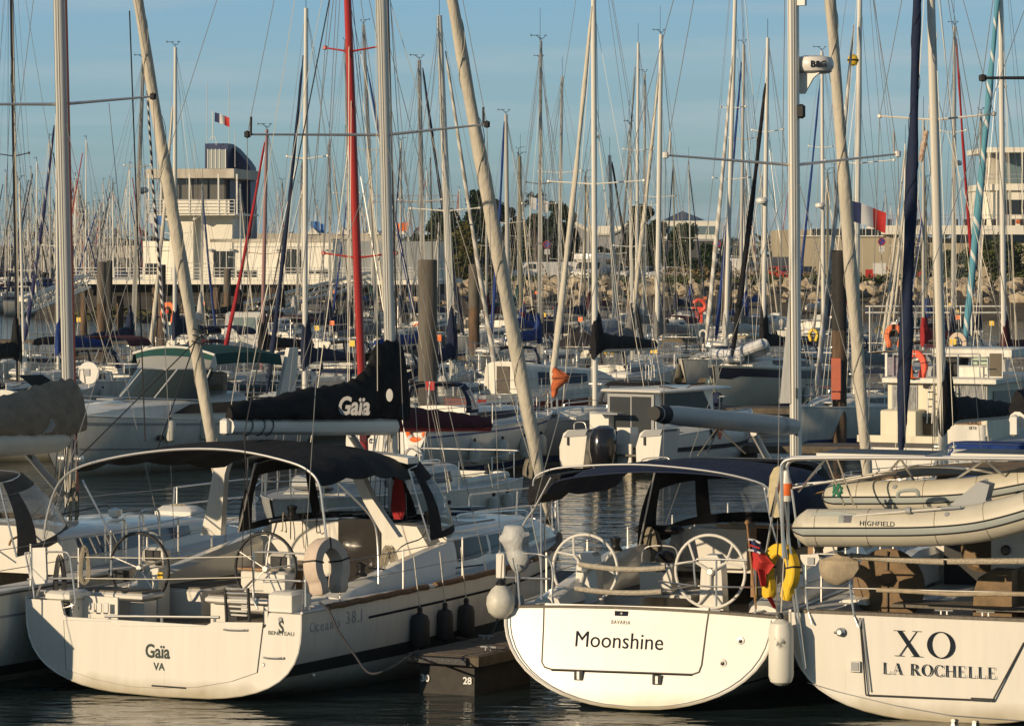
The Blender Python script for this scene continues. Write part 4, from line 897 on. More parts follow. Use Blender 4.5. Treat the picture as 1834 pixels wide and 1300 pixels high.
text('B&G', .13, ink, rd, (.33, .064, .065), rotz=20, name='maker_mark', bold=.006)
B.part('steaming_light', G().box(mf2(200) + Vector((.12, 0, 0)), (.09, .14, .22), bev=.03), blackm)
B.part('masthead_box', G().box(mf2(5) + Vector((.14, 0, 0)), (.12, .12, .10)), whitep)
# ================================================================== third boat: XO
xh = Hull(L=12.4, B=4.35, fs=1.34, fb=1.7, st=.97, zb=.0, n=3.0, m=2.5, rake=-.05, stem=.1)
B = xB = T('sailboat', 'white sailboat named XO of La Rochelle with covered wheel and solar panels, at right edge', 'sailboat', (5.62, 44.2, 0), 22, 'large sailboats moored stern to the camera')
hull_parts(B, xh, gelw, boot=bootm, open_to=5.2, c=1.6, transom=False)
g, rows = xh.shell(2); ring = [Vector(p) for p in rows[0]]; n_ = len(ring)
tr = B.part('transom', G().add(ring + [p + Vector((0, .06, 0)) for p in ring], [tuple(range(n_))] + [(i, i + n_, (i + 1) % n_ + n_, (i + 1) % n_) for i in range(n_)]), gelw)
B.part('edge_moulding', G().tube([p + Vector((0, -.004, 0)) for p in ring], .016, 5), gelw, tr)
B.part('chine_line', G().tube([B.at(x, y, -.008) for x, y in ((1446, 1222), (1500, 1238), (1600, 1262), (1700, 1280), (1834, 1290))], .006, 4), greyp, tr)
B.part('transom_cap', G().box((0, .06, 1.36), (4.1, .16, .04)), teakg)
jm = mat('door_gap', (.05, .045, .04), .6)
for a_, b_ in (((1540, 1106), (1551, 1243)), ((1551, 1244), (1778, 1254)), ((1778, 1254), (1834, 1150))):
    B.part('door_joint', G().tube([B.at(*a_, -.006), B.at(*b_, -.006)], .012, 5), jm, tr)
B.part('joint_bevel', G().tube([B.at(1545, 1106, -.008), B.at(1557, 1238, -.008)], .012, 5), greyp, tr)
B.part('step_slot', G().box(B.at(1758, 1252, -.012), (.28, .02, .04)), black, tr)
B.part('vent_cover', G().box(B.at(1531, 1193, -.012), (.14, .02, .15), bev=.008), whitep, tr); B.part('vent_grille', G().box(B.at(1531, 1193, -.026), (.10, .012, .11)), greyp, tr)
B.part('shower_valve', G().lathe([(.06, 0), (.06, .03), (.03, .05), (.03, .08), (0, .08)], B.at(1506, 1131, -.01), 12, Matrix.Rotation(R(90), 3, 'X')).tube([B.at(1506, 1131, -.05), B.at(1494, 1132, -.06)], .02, 6), steel, tr)
for x, y in ((1707, 1290), (1745, 1293)): B.part('outlet', G().lathe([(0, 0), (.035, 0), (.028, .015), (0, .015)], B.at(x, y, -.01), 12, Matrix.Rotation(R(90), 3, 'X')), steel, tr)
# serif lettering cut as outlines with thick and thin strokes
def serif(ch):
    t, T_, s = .030, .115, .05          # thin stroke, thick stroke, serif overhang
    bar = lambda x0, y0, x1, y1, w0, w1=None: [(x0 - w0 / 2, y0), (x0 + w0 / 2, y0), (x1 + (w1 or w0) / 2, y1), (x1 - (w1 or w0) / 2, y1)]
    sf = lambda x, y, w_, up=1: [(x - w_ / 2, y), (x + w_ / 2, y), (x + w_ / 2, y + up * t * .8), (x - w_ / 2, y + up * t * .8)]
    def ovl(cx_, cy_, rx, ry, irx, iry, a0=0, a1=360):
        out = []
        for k in range(28):
            a, b = R(lerp(a0, a1, k / 28)), R(lerp(a0, a1, (k + 1) / 28)); out.append([(cx_ + rx * cos(a), cy_ + ry * sin(a)), (cx_ + rx * cos(b), cy_ + ry * sin(b)), (cx_ + irx * cos(b), cy_ + iry * sin(b)), (cx_ + irx * cos(a), cy_ + iry * sin(a))])
        return out
    if ch == 'X': return .86, [bar(.16, 1, .70, 0, T_ * 1.35), bar(.16, 0, .70, 1, t * 1.2), sf(.16, 1, .34, -1), sf(.70, 1, .28, -1), sf(.16, 0, .28), sf(.70, 0, .34)]
    if ch == 'O': return .92, ovl(.46, .5, .42, .52, .28, .48)
    if ch == 'L': return .70, [bar(.17, 0, .17, 1, T_), sf(.17, 1, .30, -1), sf(.17, 0, .30), [(.17, 0), (.62, 0), (.62, t), (.17, t)], [(.60, 0), (.65, 0), (.65, .30), (.63, .30)]]
    if ch == 'A': return .84, [bar(.14, 0, .42, 1, t * 1.2), bar(.42, 1, .70, 0, T_, T_), sf(.14, 0, .26), sf(.70, 0, .32), [(.24, .32), (.60, .32), (.60, .36), (.24, .36)]]
    if ch == 'R': return .84, [bar(.17, 0, .17, 1, T_), sf(.17, 1, .30, -1), sf(.17, 0, .30)] + ovl(.36, .75, .26, .25, .13, .21, -90, 90) + [[(.17, 1), (.38, 1), (.38, .96), (.17, .96)], [(.17, .5), (.38, .5), (.38, .54), (.17, .54)], [(.34, .52), (.48, .50), (.76, .02), (.62, .02)], sf(.72, 0, .20)]
    if ch == 'C': return .80, ovl(.44, .5, .38, .52, .26, .48, 42, 318) + [[(.70, .70), (.74, .70), (.74, 1), (.71, 1)], [(.70, .30), (.74, .30), (.74, 0), (.71, 0)]]
    if ch == 'H': return .92, [bar(.17, 0, .17, 1, T_), bar(.73, 0, .73, 1, T_), sf(.17, 1, .3, -1), sf(.17, 0, .3), sf(.73, 1, .3, -1), sf(.73, 0, .3), [(.17, .48), (.73, .48), (.73, .52), (.17, .52)]]
    if ch == 'E': return .76, [bar(.17, 0, .17, 1, T_), sf(.17, 1, .3, -1), sf(.17, 0, .3), [(.17, 1 - t), (.60, 1 - t), (.60, 1), (.17, 1)], [(.17, 0), (.64, 0), (.64, t), (.17, t)], [(.17, .5), (.44, .5), (.44, .53), (.17, .53)], [(.57, 1), (.61, 1), (.61, .74), (.59, .74)], [(.60, 0), (.65, 0), (.67, .28), (.65, .28)], [(.42, .40), (.45, .40), (.45, .63), (.42, .63)]]
    return .45, []
def seriftext(B, s, px, py, size, ly, name, sx=1.0, gap=.04):
    p = B.at(px, py, ly); x = 0
    for ch in s:
        wd, polys = serif(ch); g = G(); k = 0
        for pl in polys:
            if sum(pl[i][0] * pl[(i + 1) % 4][1] - pl[(i + 1) % 4][0] * pl[i][1] for i in range(4)) < 0: pl = pl[::-1]
            k += 1
            g.poly([p + Vector(((x + a * sx) * size, -.0002 * k, b * size)) for a, b in pl], (0, .002, 0))
        if polys: B.part(name, g, ink, tr, smooth=0)
        x += (wd + gap) * sx
seriftext(B, 'XO', 1601, 1174, .335, -.004, 'boat_name', 1.32, .10); seriftext(B, 'LA ROCHELLE', 1580, 1206, .148, -.004, 'port_mark', 1.16, .05)
B.part('cockpit_sole', G().box((0, 2.6, .9), (3.2, 5.0, .04)), teakg)
for sg in (1, -1):
    B.part('cockpit_side', G().box((sg * 1.58, 2.7, 1.14), (.05, 5.1, .48)), gelw)
    rows = []
    for i in range(13):
        y = lerp(1.2, 5.2, i / 12); hh = .05 + .42 * min(1, i / 9) ** .9
        rows.append([Vector((sg * 1.40, y, 1.34)), Vector((sg * 1.42, y, 1.36 + hh * .8)), Vector((sg * 1.5, y, 1.36 + hh)), Vector((sg * 1.66, y, 1.36 + hh)), Vector((sg * 1.76, y, 1.36 + hh * .7)), Vector((sg * 1.82, y, 1.36))])
    B.part('coaming', G().loft(rows, True, True), gelw); B.part('cockpit_bench', G().box((sg * 1.1, 3.6, 1.1), (.7, 2.8, .4), bev=.04), gelw)
a = B.at(1690, 1100, .1)
cleat(B, (a.x, .12, 1.38)); cleat(B, (a.x + .55, .12, 1.38))
B.part('stern_seat', G().box((.2, 1.3, 1.38), (2.4, .7, .04)), teakg)
# wheel and pedestal under brown covers
c = B.at(1592, 1048, 1.4)
wc = B.part('wheel_cover', G().lathe([(0, -.05), (.40, -.06), (.485, -.03), (.50, 0), (.485, .03), (.40, .05), (0, .05)], c, 36, Matrix.Rotation(R(90), 3, 'X')), C['brown']); B.part('cover_seam', G().tube([c + Vector((0, -.075, -.47)), c + Vector((0, -.07, 0)), c + Vector((0, -.075, .47))], .012, 5), C['taupe'], wc); B.part('hub_bulge', G().lathe([(0, 0), (.10, .0), (.08, .05), (0, .06)], c + Vector((0, -.05, .12)), 12, Matrix.Rotation(R(90), 3, 'X')), C['brown'], wc)
c2 = B.at(1763, 985, 3.2); B.part('table_cover', G().lathe([(0, -.12), (.26, -.12), (.33, -.02), (.31, .10), (.1, .16), (0, .16)], c2, 20, Matrix.Rotation(R(60), 3, 'X')), C['brown'])
pt = [B.at(x, y, 1.1) for x, y in ((1742, 1112), (1744, 1058), (1752, 1034), (1775, 1020), (1812, 1022), (1812, 1114))]; B.part('pedestal_cover', G().poly(pt[::-1], (0, .35, 0)), C['brown'])
pt = [B.at(x, y, 1.45) for x, y in ((1800, 1114), (1800, 1024), (1822, 1018), (1850, 1030), (1856, 1114))]; B.part('pedestal_cover', G().poly(pt[::-1], (0, .35, 0)), C['brown'])
B.part('helm_console', G().box(B.at(1812, 990, 2.2), (.5, .3, .75), bev=.06), gelw); B.part('speaker', G().lathe([(0, 0), (.07, 0), (.05, .02), (0, .02)], B.at(1801, 985, 2.0), 14, Matrix.Rotation(R(90), 3, 'X')), black)
B.part('companionway', G().box(B.at(1740, 1020, 4.9), (.8, .05, .72)), black); B.part('cabin_bulkhead', G().box((0, 5.05, 1.66), (3.0, .05, .9)), gelw)
coachroof(B, 5.1, 10.6, 1.5, .9, 1.5, 2.15, 1.9, gelw, darkwin, ((.1, .75),), zb1=1.7)
dodger(B, 1.6, 4.4, 6.3, 2.0, 3.0, C['taupe'], divs=(-.36, .36), zfront=2.1)
bimini(B, [(.7, [(-2.0, 2.86), (-1.2, 3.07), (-.4, 3.15), (.4, 3.18), (1.2, 3.15), (2.1, 3.03)]), (2.0, [(-2.0, 2.90), (-1.2, 3.10), (-.4, 3.18), (.4, 3.2), (1.2, 3.16), (2.1, 3.04)]), (3.4, [(-1.9, 2.9), (-1.2, 3.08), (-.4, 3.16), (.4, 3.18), (1.2, 3.14), (2.0, 3.0)])], C['brown'], th=.02)
rail_tube(B, [B.at(x, y, .6) for x, y in ((1415, 875), (1425, 868), (1530, 858), (1620, 840), (1650, 836), (1720, 838), (1800, 850), (1870, 868))], .018, name='bimini_hoop')
# stern arch carrying two solar panels
rail_tube(B, [B.at(x, y, -.2) for x, y in ((1404, 1000), (1401, 930), (1400, 850), (1401, 832), (1414, 823), (1450, 821), (1600, 820), (1880, 822))], .026, name='arch_rail')
rail_tube(B, [B.at(x, y, .5) for x, y in ((1413, 1020), (1411, 930), (1410, 850), (1411, 832), (1424, 822), (1460, 818), (1880, 819))], .024, name='arch_rail')
for a_, b_ in (((1390, 872, -.2), (1440, 1198, -.06)), ((1405, 900, -.15), (1442, 1196, -.06)), ((1418, 876, .2), (1432, 980, .1)), ((1414, 875, .3), (1600, 842, .4)), ((1478, 822, -.1), (1430, 880, .4)), ((1768, 820, 0), (1700, 866, .8)), ((1760, 820, 0), (1830, 880, .8)), ((1612, 820, 0), (1640, 865, .9)), ((1616, 818, 0), (1598, 838, .4)), ((1372, 990, .4), (1400, 830, .3))): rail_tube(B, [B.at(*a_), B.at(*b_)], .016, name='arch_strut')
for x0, x1, k in ((1462, 1657, 0), (1703, 1905, 1)):
    a, b = B.at(x0, 815, -.15), B.at(x1, 815, -.15); z = a.z
    B.part('solar_frame', G().box(((a.x + b.x) / 2, .38, z), (b.x - a.x, 1.06, .055)), mat('panel_frame', (.68, .66, .60), .35), None); B.part('solar_panel', G().box(((a.x + b.x) / 2, .38, z + .03), (b.x - a.x - .05, 1.0, .008)), mat('solar_cells', (.015, .02, .03), .45))
# pushpit
rail_tube(B, [B.at(x, y, .03) for x, y in ((1436, 996), (1470, 992), (1530, 994), (1600, 999), (1700, 1002), (1880, 1003))], name='pushpit_rail'); rail_tube(B, [B.at(x, y, .03) for x, y in ((1432, 1052), (1560, 1054), (1700, 1058), (1880, 1062))], .012, name='pushpit_rail')
pad = mat('cream_padding', (.52, .46, .36))
B.part('rail_padding', G().tube([B.at(1523, 995, .03), B.at(1600, 1002, .03), B.at(1691, 1006, .03)], .040, 9), pad); B.part('rail_padding', G().tube([B.at(1697, 1005, .03), B.at(1780, 1005, .03), B.at(1880, 1004, .03)], .040, 9), pad)
B.part('rail_padding', G().tube([B.at(x, y, .03) for x, y in ((1570, 1056), (1640, 1059), (1700, 1064), (1780, 1063), (1880, 1064))], .030, 9), C['beige'])
for a_, b_ in (((1436, 996, .05), (1447, 1092, .02)), ((1447, 1092, .0), (1455, 1118, -.05)), ((1515, 1000, .02), (1530, 1105, -.02)), ((1530, 1105, -.03), (1538, 1124, -.05)), ((1538, 1124, -.05), (1542, 1108, -.02))): rail_tube(B, [B.at(*a_), B.at(*b_)], name='pushpit_post')
pt = [B.at(x, y, -.03) for x, y in ((1433, 993), (1465, 992), (1468, 1001), (1460, 1013), (1440, 1011), (1434, 1002))]; B.part('outboard_pad', G().poly(pt[::-1], (0, .04, 0)), whitep); B.part('pad_hole', G().box(B.at(1452, 1004, -.045), (.09, .012, .09)), greyp)
rails(B, xh, .1, .7, 5)
rings = [[B.at(1505, y, -.05) + Vector((w_ * cos(2 * pi * j / 14) * (1 + .1 * sin(3 * j)) + ox, w_ * .5 * sin(2 * pi * j / 14), 0)) for j in range(14)] for y, w_, ox in ((988, .04, 0), (995, .09, 0), (1003, .26, 0), (1016, .27, 0), (1032, .22, -.03), (1042, .14, -.05), (1047, .05, -.05))]
bgt = T('cloth_bag', 'beige drawstring bag hanging from the stern rail of the boat named XO', 'bag', B.M @ B.at(1505, 1047, -.05), 22); bgt.part('bag', G().loft([[bgt.I @ (B.M @ p) for p in r_] for r_ in rings]), C['beige']); bgt.part('drawstring', G().tube([bgt.I @ (B.M @ B.at(1505 + 6 * cos(k), 994 + 2 * sin(k), -.08)) for k in range(7)], .01, 4), rope)
hb = T('horseshoe_buoy', 'yellowed horseshoe lifebuoy strapped upright on the left leg of the solar arch', 'lifebuoy', B.M @ B.at(1390, 922, .35), 22)
lp = lambda x, y, o=0: hb.I @ (B.M @ (B.at(x, y, .35) + Vector((0, o, 0))))
hb.part('float', G().poly([lp(x, y) for x, y in ((1378, 920), (1376, 880), (1379, 852), (1386, 838), (1394, 834), (1400, 842), (1398, 925), (1388, 927))][::-1], (0, .30, 0)), mat('aged_float', (.55, .47, .28), .6, var=.25, vscale=9)); hb.part('strap', G().tube([lp(1398, 850, -.02), lp(1380, 925, -.02)], .01, 4), blackm)
lifeb = T('rescue_float', 'small white and orange rescue light in a clip beside the solar arch leg', 'rescue light', B.M @ B.at(1408, 900, .3), 22)
lifeb.part('float', G().lathe([(0, 0), (.07, .02), (.08, .12), (.08, .26), (.05, .34), (.04, .42), (0, .44)], n=12), whitep); lifeb.part('band', G().lathe([(.083, .10), (.086, .11), (.086, .25), (.083, .26)], n=12), orange)
# dinghy in the davits
dg = T('dinghy', 'cream inflatable dinghy with oar, slung on davits across the stern of the boat named XO', 'dinghy', B.M @ Vector((0, -.1, 2.0)), 22)
D = lambda x, y, o=0.: dg.I @ (B.M @ B.at(x, y, o))
def tubepath(row, o, r): return [D(x, y, o) for x, y in row]
near = cat(tubepath([(1447, 945), (1480, 945), (1560, 945), (1660, 944), (1740, 938), (1800, 926), (1860, 908), (1900, 892)], -.62, 0), 4)
far_ = cat(tubepath([(1500, 890), (1560, 890), (1660, 889), (1740, 884), (1800, 874), (1860, 862), (1900, 850)], .62, 0), 4)
rr = [.24] * len(near); rr[0] = .19
def cone(path, r):
    d = (path[0] - path[1]).normalized(); p0 = [path[0] + d * .20, path[0] + d * .16, path[0] + d * .09]; return p0 + path, [.05, .12, .185] + [r] * len(path)
for nm, pth in (('near', near), ('far', far_)):
    a, b = cone(pth, .245 if nm == 'near' else .22); o = dg.part('inflatable_tube', G().tube(a, b, 20), hyp)
    rows = []
    for i, p in enumerate(a):
        r_ = b[i] + .004; rows.append([p + Vector((0, -r_ * cos(t), r_ * sin(t))) for t in (R(-18), R(-11), R(-4), R(3))])
    dg.part('rubbing_strake', G().grid(rows), hypg, o)
    for i in range(6, len(a) - 2, 5):
        q_ = (a[i + 1] - a[i - 1]).normalized(); ux = q_.cross(Vector((0, 1, 0))).normalized(); uy = q_.cross(ux); dg.part('glued_seam', G().tube([a[i] + (ux * cos(k * pi / 12) + uy * sin(k * pi / 12)) * (b[i] + .0015) for k in range(24)], .005, 4, closed=True), mat('seam_glue', (.36, .32, .24), .6), o)
    for i in (9, 17): dg.part('valve', G().lathe([(0, 0), (.035, 0), (.03, .012), (0, .014)], a[i] + Vector((0, -b[i] * .75, b[i] * .66)), 10, Matrix.Rotation(R(50), 3, 'X')), greyp, o)
    for t in (-19, 4): dg.part('strake_line', G().tube([p + Vector((0, -(b[i] + .004) * cos(R(t)), (b[i] + .004) * sin(R(t)))) for i, p in enumerate(a)], .011, 5), blackm, o)
    if nm == 'near':
        p = near[6]; text('HIGHFIELD', .088, ink, dg, D(1580, 945, -.62) + Vector((0, -.246, .042)), name='dinghy_lettering', tilt=-14, space=1.08, sx=1.02, parent=o)
        for x0, x1, m_ in ((1510, 1519, hypg), (1520, 1533, mat('band_grey', (.12, .12, .14), .5))):
            q = [D(x, 945, -.62) for x in (x0, x1)]; dg.part('tube_band', G().grid([[pp + Vector((0, -.249 * cos(R(t)), .249 * sin(R(t)))) for t in (20, 32, 44, 54)] for pp in q]), m_, o)
dg.part('hull_floor', G().loft([[a + Vector((0, .1, -.12)), a.lerp(b, .5) + Vector((0, 0, -.30)), b + Vector((0, -.1, -.12)), a.lerp(b, .5) + Vector((0, 0, -.10))] for a, b in zip(near[::4], [far_[min(i * 4 - 0, len(far_) - 1)] for i in range(len(near[::4]))])]), greyp)
oa = D(1449, 926, -.80), D(1500, 922, -.80), D(1720, 908, -.80)
oar = T('oar', 'grey plastic oar lying along the top of the cream dinghy', 'oar', dg.M @ oa[0], 22); q = [oar.I @ (dg.M @ p) for p in oa]
oar.part('blade', G().poly([Vector((0, 0, -.03)), Vector((.05, 0, -.07)), Vector((.40, 0, -.05)), Vector((.62, 0, .01)), Vector((.62, 0, .06)), Vector((.38, 0, .09)), Vector((.04, 0, .06))], (0, .03, 0)), hypg); oar.part('shaft', G().tube([Vector((.60, .015, .035)), q[2]], .018, 8), alu); oar.part('grip', G().tube([q[2], q[2] + (q[2] - q[1]).normalized() * -.25], .022, 8), greyp); oar.part('collar', G().lathe([(.02, -.04), (.045, -.03), (.045, .03), (.02, .04)], q[1].lerp(q[2], .58), 10, Matrix.Rotation(R(90), 3, 'Y')), greyp)
a = D(1665, 868, .1); dg.part('carry_handle', G().tube(cat([D(1608, 890, -.12), D(1612, 880, -.12), D(1640, 878, -.12), D(1645, 888, -.12)], 3), .028, 6), hypg)
pt = [D(x, y, -.5) for x, y in ((1700, 905), (1752, 862), (1772, 868), (1765, 895), (1770, 905))]; dg.part('fuel_box', G().poly(pt[::-1], (0, .3, 0)), greyp)
dg.part('painter', G().tube([D(1500 + 9 * sin(k * 1.3), 878 + 12 * cos(k * 1.9), -.5) for k in range(16)], .014, 5), mat('green_rope', (.02, .16, .09), .7)); dg.part('sling', G().tube([D(1480, 822, -.2), D(1498, 868, -.3), D(1512, 905, -.4)], .012, 5), rope); dg.part('sling', G().tube([D(1500, 822, -.3), D(1530, 905, -.4)], .012, 5), rope)
for x in (1690, 1770): dg.part('grab_line', G().tube([D(x - 25, 922, -.68), D(x - 10, 908, -.68), D(x + 10, 908, -.68), D(x + 25, 920, -.68)], .012, 5), blackm)
# rig of this boat: mast outside the picture, cross tree reaching in
mb = Vector((.15, 7.0, 2.1)); mt = mb + Vector((-.1, -.5, 15.5)); mast_tube(B, mb, mt, .095, aluw)
tip = B.loc(1760, 140, 50.5); B.part('spreader', G().tube([tip, mb.lerp(mt, (tip.z - mb.z) / 15.5)], [.035, .05], 8, flat=.6), alud); B.part('spreader_tip', G().lathe([(0, -.06), (.06, -.04), (.06, .04), (0, .06)], tip, 8), blackm)
wires(B, [(tip, xh.p(.52, 0, -1)), (tip, mt), (B.loc(1834, 20, 50), B.loc(1640, 560, 45.5))], .006, wire, 'shroud')
B.part('crutch_block', G().box(B.loc(1817, 762, 47.5), (.10, .14, .30), bev=.03), whitep)
b0, b1 = B.loc(1822, 752, 47.6), mb + Vector((0, 0, 1.7)); B.part('boom', G().tube([b0, b1], .12, 10), aluw); sailcover(B, [(b0 + Vector((0, 0, .05)), .35, .12), (b0.lerp(b1, .4), .5, .2), (b1, .8, .2)], C['black'])

# ================================================================== boat at the left edge
lh = Hull(L=12.6, B=4.2, fs=1.30, fb=1.6, st=.97, zb=.0, n=3.0, m=2.6)
mbw = P(126, 900, 52.7); hd = 27; hv = Vector((sin(R(hd)), cos(R(hd)), 0)); st_ = mbw - hv * 7.2; st_.z = 0
B = lB = T('sailboat', 'white sailboat with grey-brown covers and blue cabin window, cut off by the left edge', 'sailboat', st_, hd, 'large sailboats moored stern to the camera')
hull_parts(B, lh, gelo, boot=bootm, open_to=5.0, c=1.55)
coachroof(B, 4.9, 10.9, 1.5, .9, 1.45, 2.02, 1.82, gelw, mat('slate_window', (.03, .05, .09), .06, coat=.5), ((.07, .66),), zb1=1.62)
B.part('cockpit_sole', G().box((0, 2.6, .9), (3.2, 4.8, .04)), teakg)
B.part('rubbing_line', band(lh, 0.02, .97, lambda t: 1.02, lambda t: .985, .006), greyp)
hulltext(B, lh, 'SUN ODYSSEY 410', .012, .60, .17, ink, sx=.9)
dodger(B, 1.40, 3.8, 6.0, 1.70, 2.85, C['taupe'], divs=(-.3, .35), zfront=2.05)
B.part('weather_cloth', band(lh, .06, .42, lambda t: 1.95 if 0 else lh.zs(t) + .0, lambda t: lh.zs(t) - .02, .03), C['taupe'])
mb = B.loc(127, 885, 52.7); mb.z = 2.0; mt = B.loc(106, -10, 52.7); mt = mb + (mt - mb) * 1.9
mast_tube(B, mb, mt, .085, aluw, 1.35); mfl = lambda py: mb.lerp(mt, (B.loc(110, py, 52.7).z - mb.z) / (mt.z - mb.z))
B.part('halyard', G().tube([mb + Vector((.135, 0, 0)), mt + Vector((.12, 0, 0))], .02, 4), mat('rusty_track', (.10, .03, .025), .6))
s1 = mfl(187); tipR, tipL = B.loc(274, 173, 53.2), B.loc(-60, 187, 52.3)
for tip in (tipL, tipR): B.part('spreader', G().tube([s1, tip], [.042, .028], 8, flat=.6), steel); B.part('spreader_tip', G().lathe([(0, -.06), (.05, -.04), (.05, .04), (0, .06)], tip, 8), blackm)
wires(B, [(tipR, lh.p(.56, 0, 1)), (tipR, mt), (s1, lh.p(.54, 0, 1)), (mt, lh.p(0, 0, 1)), (B.loc(195, 185, 53), B.loc(232, 560, 54)), (B.loc(0, 480, 50), B.loc(60, 0, 51))], .006, wire, 'shroud')
fb2 = B.loc(405, 935, 57.0); ft = B.loc(253, 0, 54.2); furl(B, fb2, fb2 + (ft - fb2) * 1.75, .098, sailc)
for k in range(3): B.part('sheet_wrap', G().tube([B.loc(356 + 1.5 * k, 590 + 12 * k, 55.9) + Vector((.15 * cos(a * pi / 6), .15 * sin(a * pi / 6), .03 * sin(a))) for a in range(12)], .012, 4, closed=True), wired)
wires(B, [(B.loc(362, 600, 55.9), B.loc(110, 850, 52.8)), (B.loc(355, 598, 55.9), B.loc(262, 860, 54)), (B.loc(232, 20, 53), B.loc(260, 790, 54))], .013, wired, 'sheet')
b0, b1 = B.loc(-60, 800, 48.6), B.loc(118, 788, 52.4)
boom = B.part('boom', G().tube([b0, b0.lerp(b1, .9), b1], [.14, .14, .08], 12, flat=1.3), mat('ivory_boom', (.62, .58, .48), .5, var=.1, vscale=3))
def ck2(px, pt_, pb_, f, wd=.2): p = B.loc(px, pb_, lerp(48.6, 52.6, f)); q = B.loc(px, pt_, lerp(48.6, 52.6, f)); return (p, q.z - p.z, wd)
cov = sailcover(B, [ck2(-60, 732, 782, 0), ck2(0, 712, 782, .35, .22), ck2(40, 700, 781, .55, .24), ck2(80, 688, 780, .76, .24), ck2(112, 681, 778, .9, .2), ck2(134, 684, 776, 1.0, .16), ck2(146, 712, 772, 1.05, .1)], canvas('taupe_light', (.30, .245, .18)))
for k in range(3): B.part('cover_mark', G().tube(cat([B.loc(72 + 6 * k, 775 - 2 * k, 51.0) + Vector((.2, -.2, 0)), B.loc(82 + 4 * k, 762, 51.0) + Vector((.2, -.2, 0)), B.loc(86 + 3 * k, 748 + 5 * k, 51.0) + Vector((.2, -.2, 0))], 3), .012, 4), inkl, cov)
B.part('vang', G().tube([B.loc(45, 806, 51.0), B.loc(112, 885, 52.5)], .06, 8), greyp); B.part('vang', G().tube([B.loc(50, 812, 51.0), B.loc(100, 875, 52.4)], .02, 6), blackm)
for k in range(6): B.part('halyard', G().tube([mb + Vector((-.05 + .06 * k, -.2, 1.6 - .1 * k)), mb + Vector((-.15 + .08 * k, -.25, .4)), mb + Vector((-.3 + .14 * k, -.6, .02))], .011, 4), rope if k % 2 else wired)
coil(B, lB.loc(132, 862, 52.5), .7, .07); coil(B, lB.loc(320, 908, 55.5) + Vector((0, 0, .05)), .16, .24)
rails(B, lh, .1, .9, 6); pulpit(B, lh)
for t, hgt in ((.46, .55), (.50, .6), (.54, .6)): 
    p = lh.p(t, 0, 1) + Vector((-.5, 0, .1)); B.part('hand_hoop', G().tube(cat([p, p + Vector((0, 0, hgt)), p + Vector((.16, .1, hgt + .06)), p + Vector((.22, .2, hgt)), p + Vector((.22, .2, 0))], 4), .016, 6), steel)
for (a_, b_) in (((205, 885, 53.5), (205, 950, 53.5)),): pass
for (y, m_) in ((60, blackm),): B.part('deck_line', G().tube([B.loc(60, 930, 51), B.loc(190, 905, 53.4), B.loc(208, 922, 53.3)], .012, 4), wired)

# ================================================================== pontoon finger with berth numbers
plank = mat('pontoon_planks', (.15, .12, .095), .8, var=.5, vscale=3, stretch=(1, 9, 1), bump=.8, bscale=30)
pconc = mat('pontoon_float', (.055, .05, .045), .8, var=.4, vscale=5, bump=.5, bscale=20); pedge = mat('weathered_edge', (.14, .11, .075), .8, var=.5, vscale=6)
fg = T('finger_pontoon', 'wooden finger pontoon with white berth numbers 30 and 28 on its end', 'pontoon', (-.92, 46.95, 0), 27)
def planks(t, w_, L_, z, step=.14, name='deck_board'):
    g = G(); n = int(L_ / step)
    for k in range(n): g.box((0, k * step + step / 2, z + rnd.uniform(-.003, .003)), (w_, step - .012, .03))
    t.part('planking', g, plank)
planks(fg, 1.02, 11.4, .545)
fg.part('edge_beam', G().box((-.53, 5.7, .48), (.06, 11.4, .14)), pedge); fg.part('edge_beam', G().box((.53, 5.7, .48), (.06, 11.4, .14)), pedge); fg.part('edge_beam', G().box((0, -.04, .48), (1.12, .08, .14), bev=.01), pedge)
fg.part('float', G().box((.0, .9, .15), (.86, 1.7, .52), bev=.02), pconc); fg.part('float', G().box((.0, 6, .15), (.86, 1.7, .52), bev=.02), pconc)
fg.part('bumper', G().loft([[Vector((x, y - .09 - .02, z)) for y, z in ((0, .42), (-.04, .44), (-.04, .52), (0, .54))] for x in [lerp(-.53, .40, k / 8) for k in range(9)]]), rubber)
for k in range(9): fg.part('bolt', G().lathe([(0, 0), (.014, 0), (0, .012)], (lerp(-.48, .36, k / 8), -.155, .48), 6, Matrix.Rotation(R(90), 3, 'X')), steel)
text('30', .135, mat('white_number', (.75, .75, .72), .6), fg, (-.33, .030, .16), name='berth_number', bold=.004); text('28', .135, MATS['white_number'], fg, (.33, .030, .16), name='berth_number', bold=.004)
cleat(fg, (.36, .6, .56), greyp); cleat(fg, (-.3, 1.8, .56), greyp)
mp_ = T('main_pontoon', 'long wooden main pontoon crossing behind the bows of the large sailboats', 'pontoon', (-14, 64.0, 0), 27); mp_.e.rotation_euler[2] = -R(117)
mp_.e.rotation_euler[2] = -R(27 + 90); mp_.M = Matrix.Translation((-14, 65.5, 0)) @ Matrix.Rotation(-R(117), 4, 'Z'); mp_.e.location = (-14, 65.5, 0)
g = G(); 
for k in range(200): g.box((0, k * .2 + .1, .55 + rnd.uniform(-.003, .003)), (2.2, .185, .03))
mp_.part('planking', g, plank); mp_.part('edge_beam', G().box((1.13, 20, .46), (.06, 40, .16)), pedge); mp_.part('edge_beam', G().box((-1.13, 20, .46), (.06, 40, .16)), pedge)
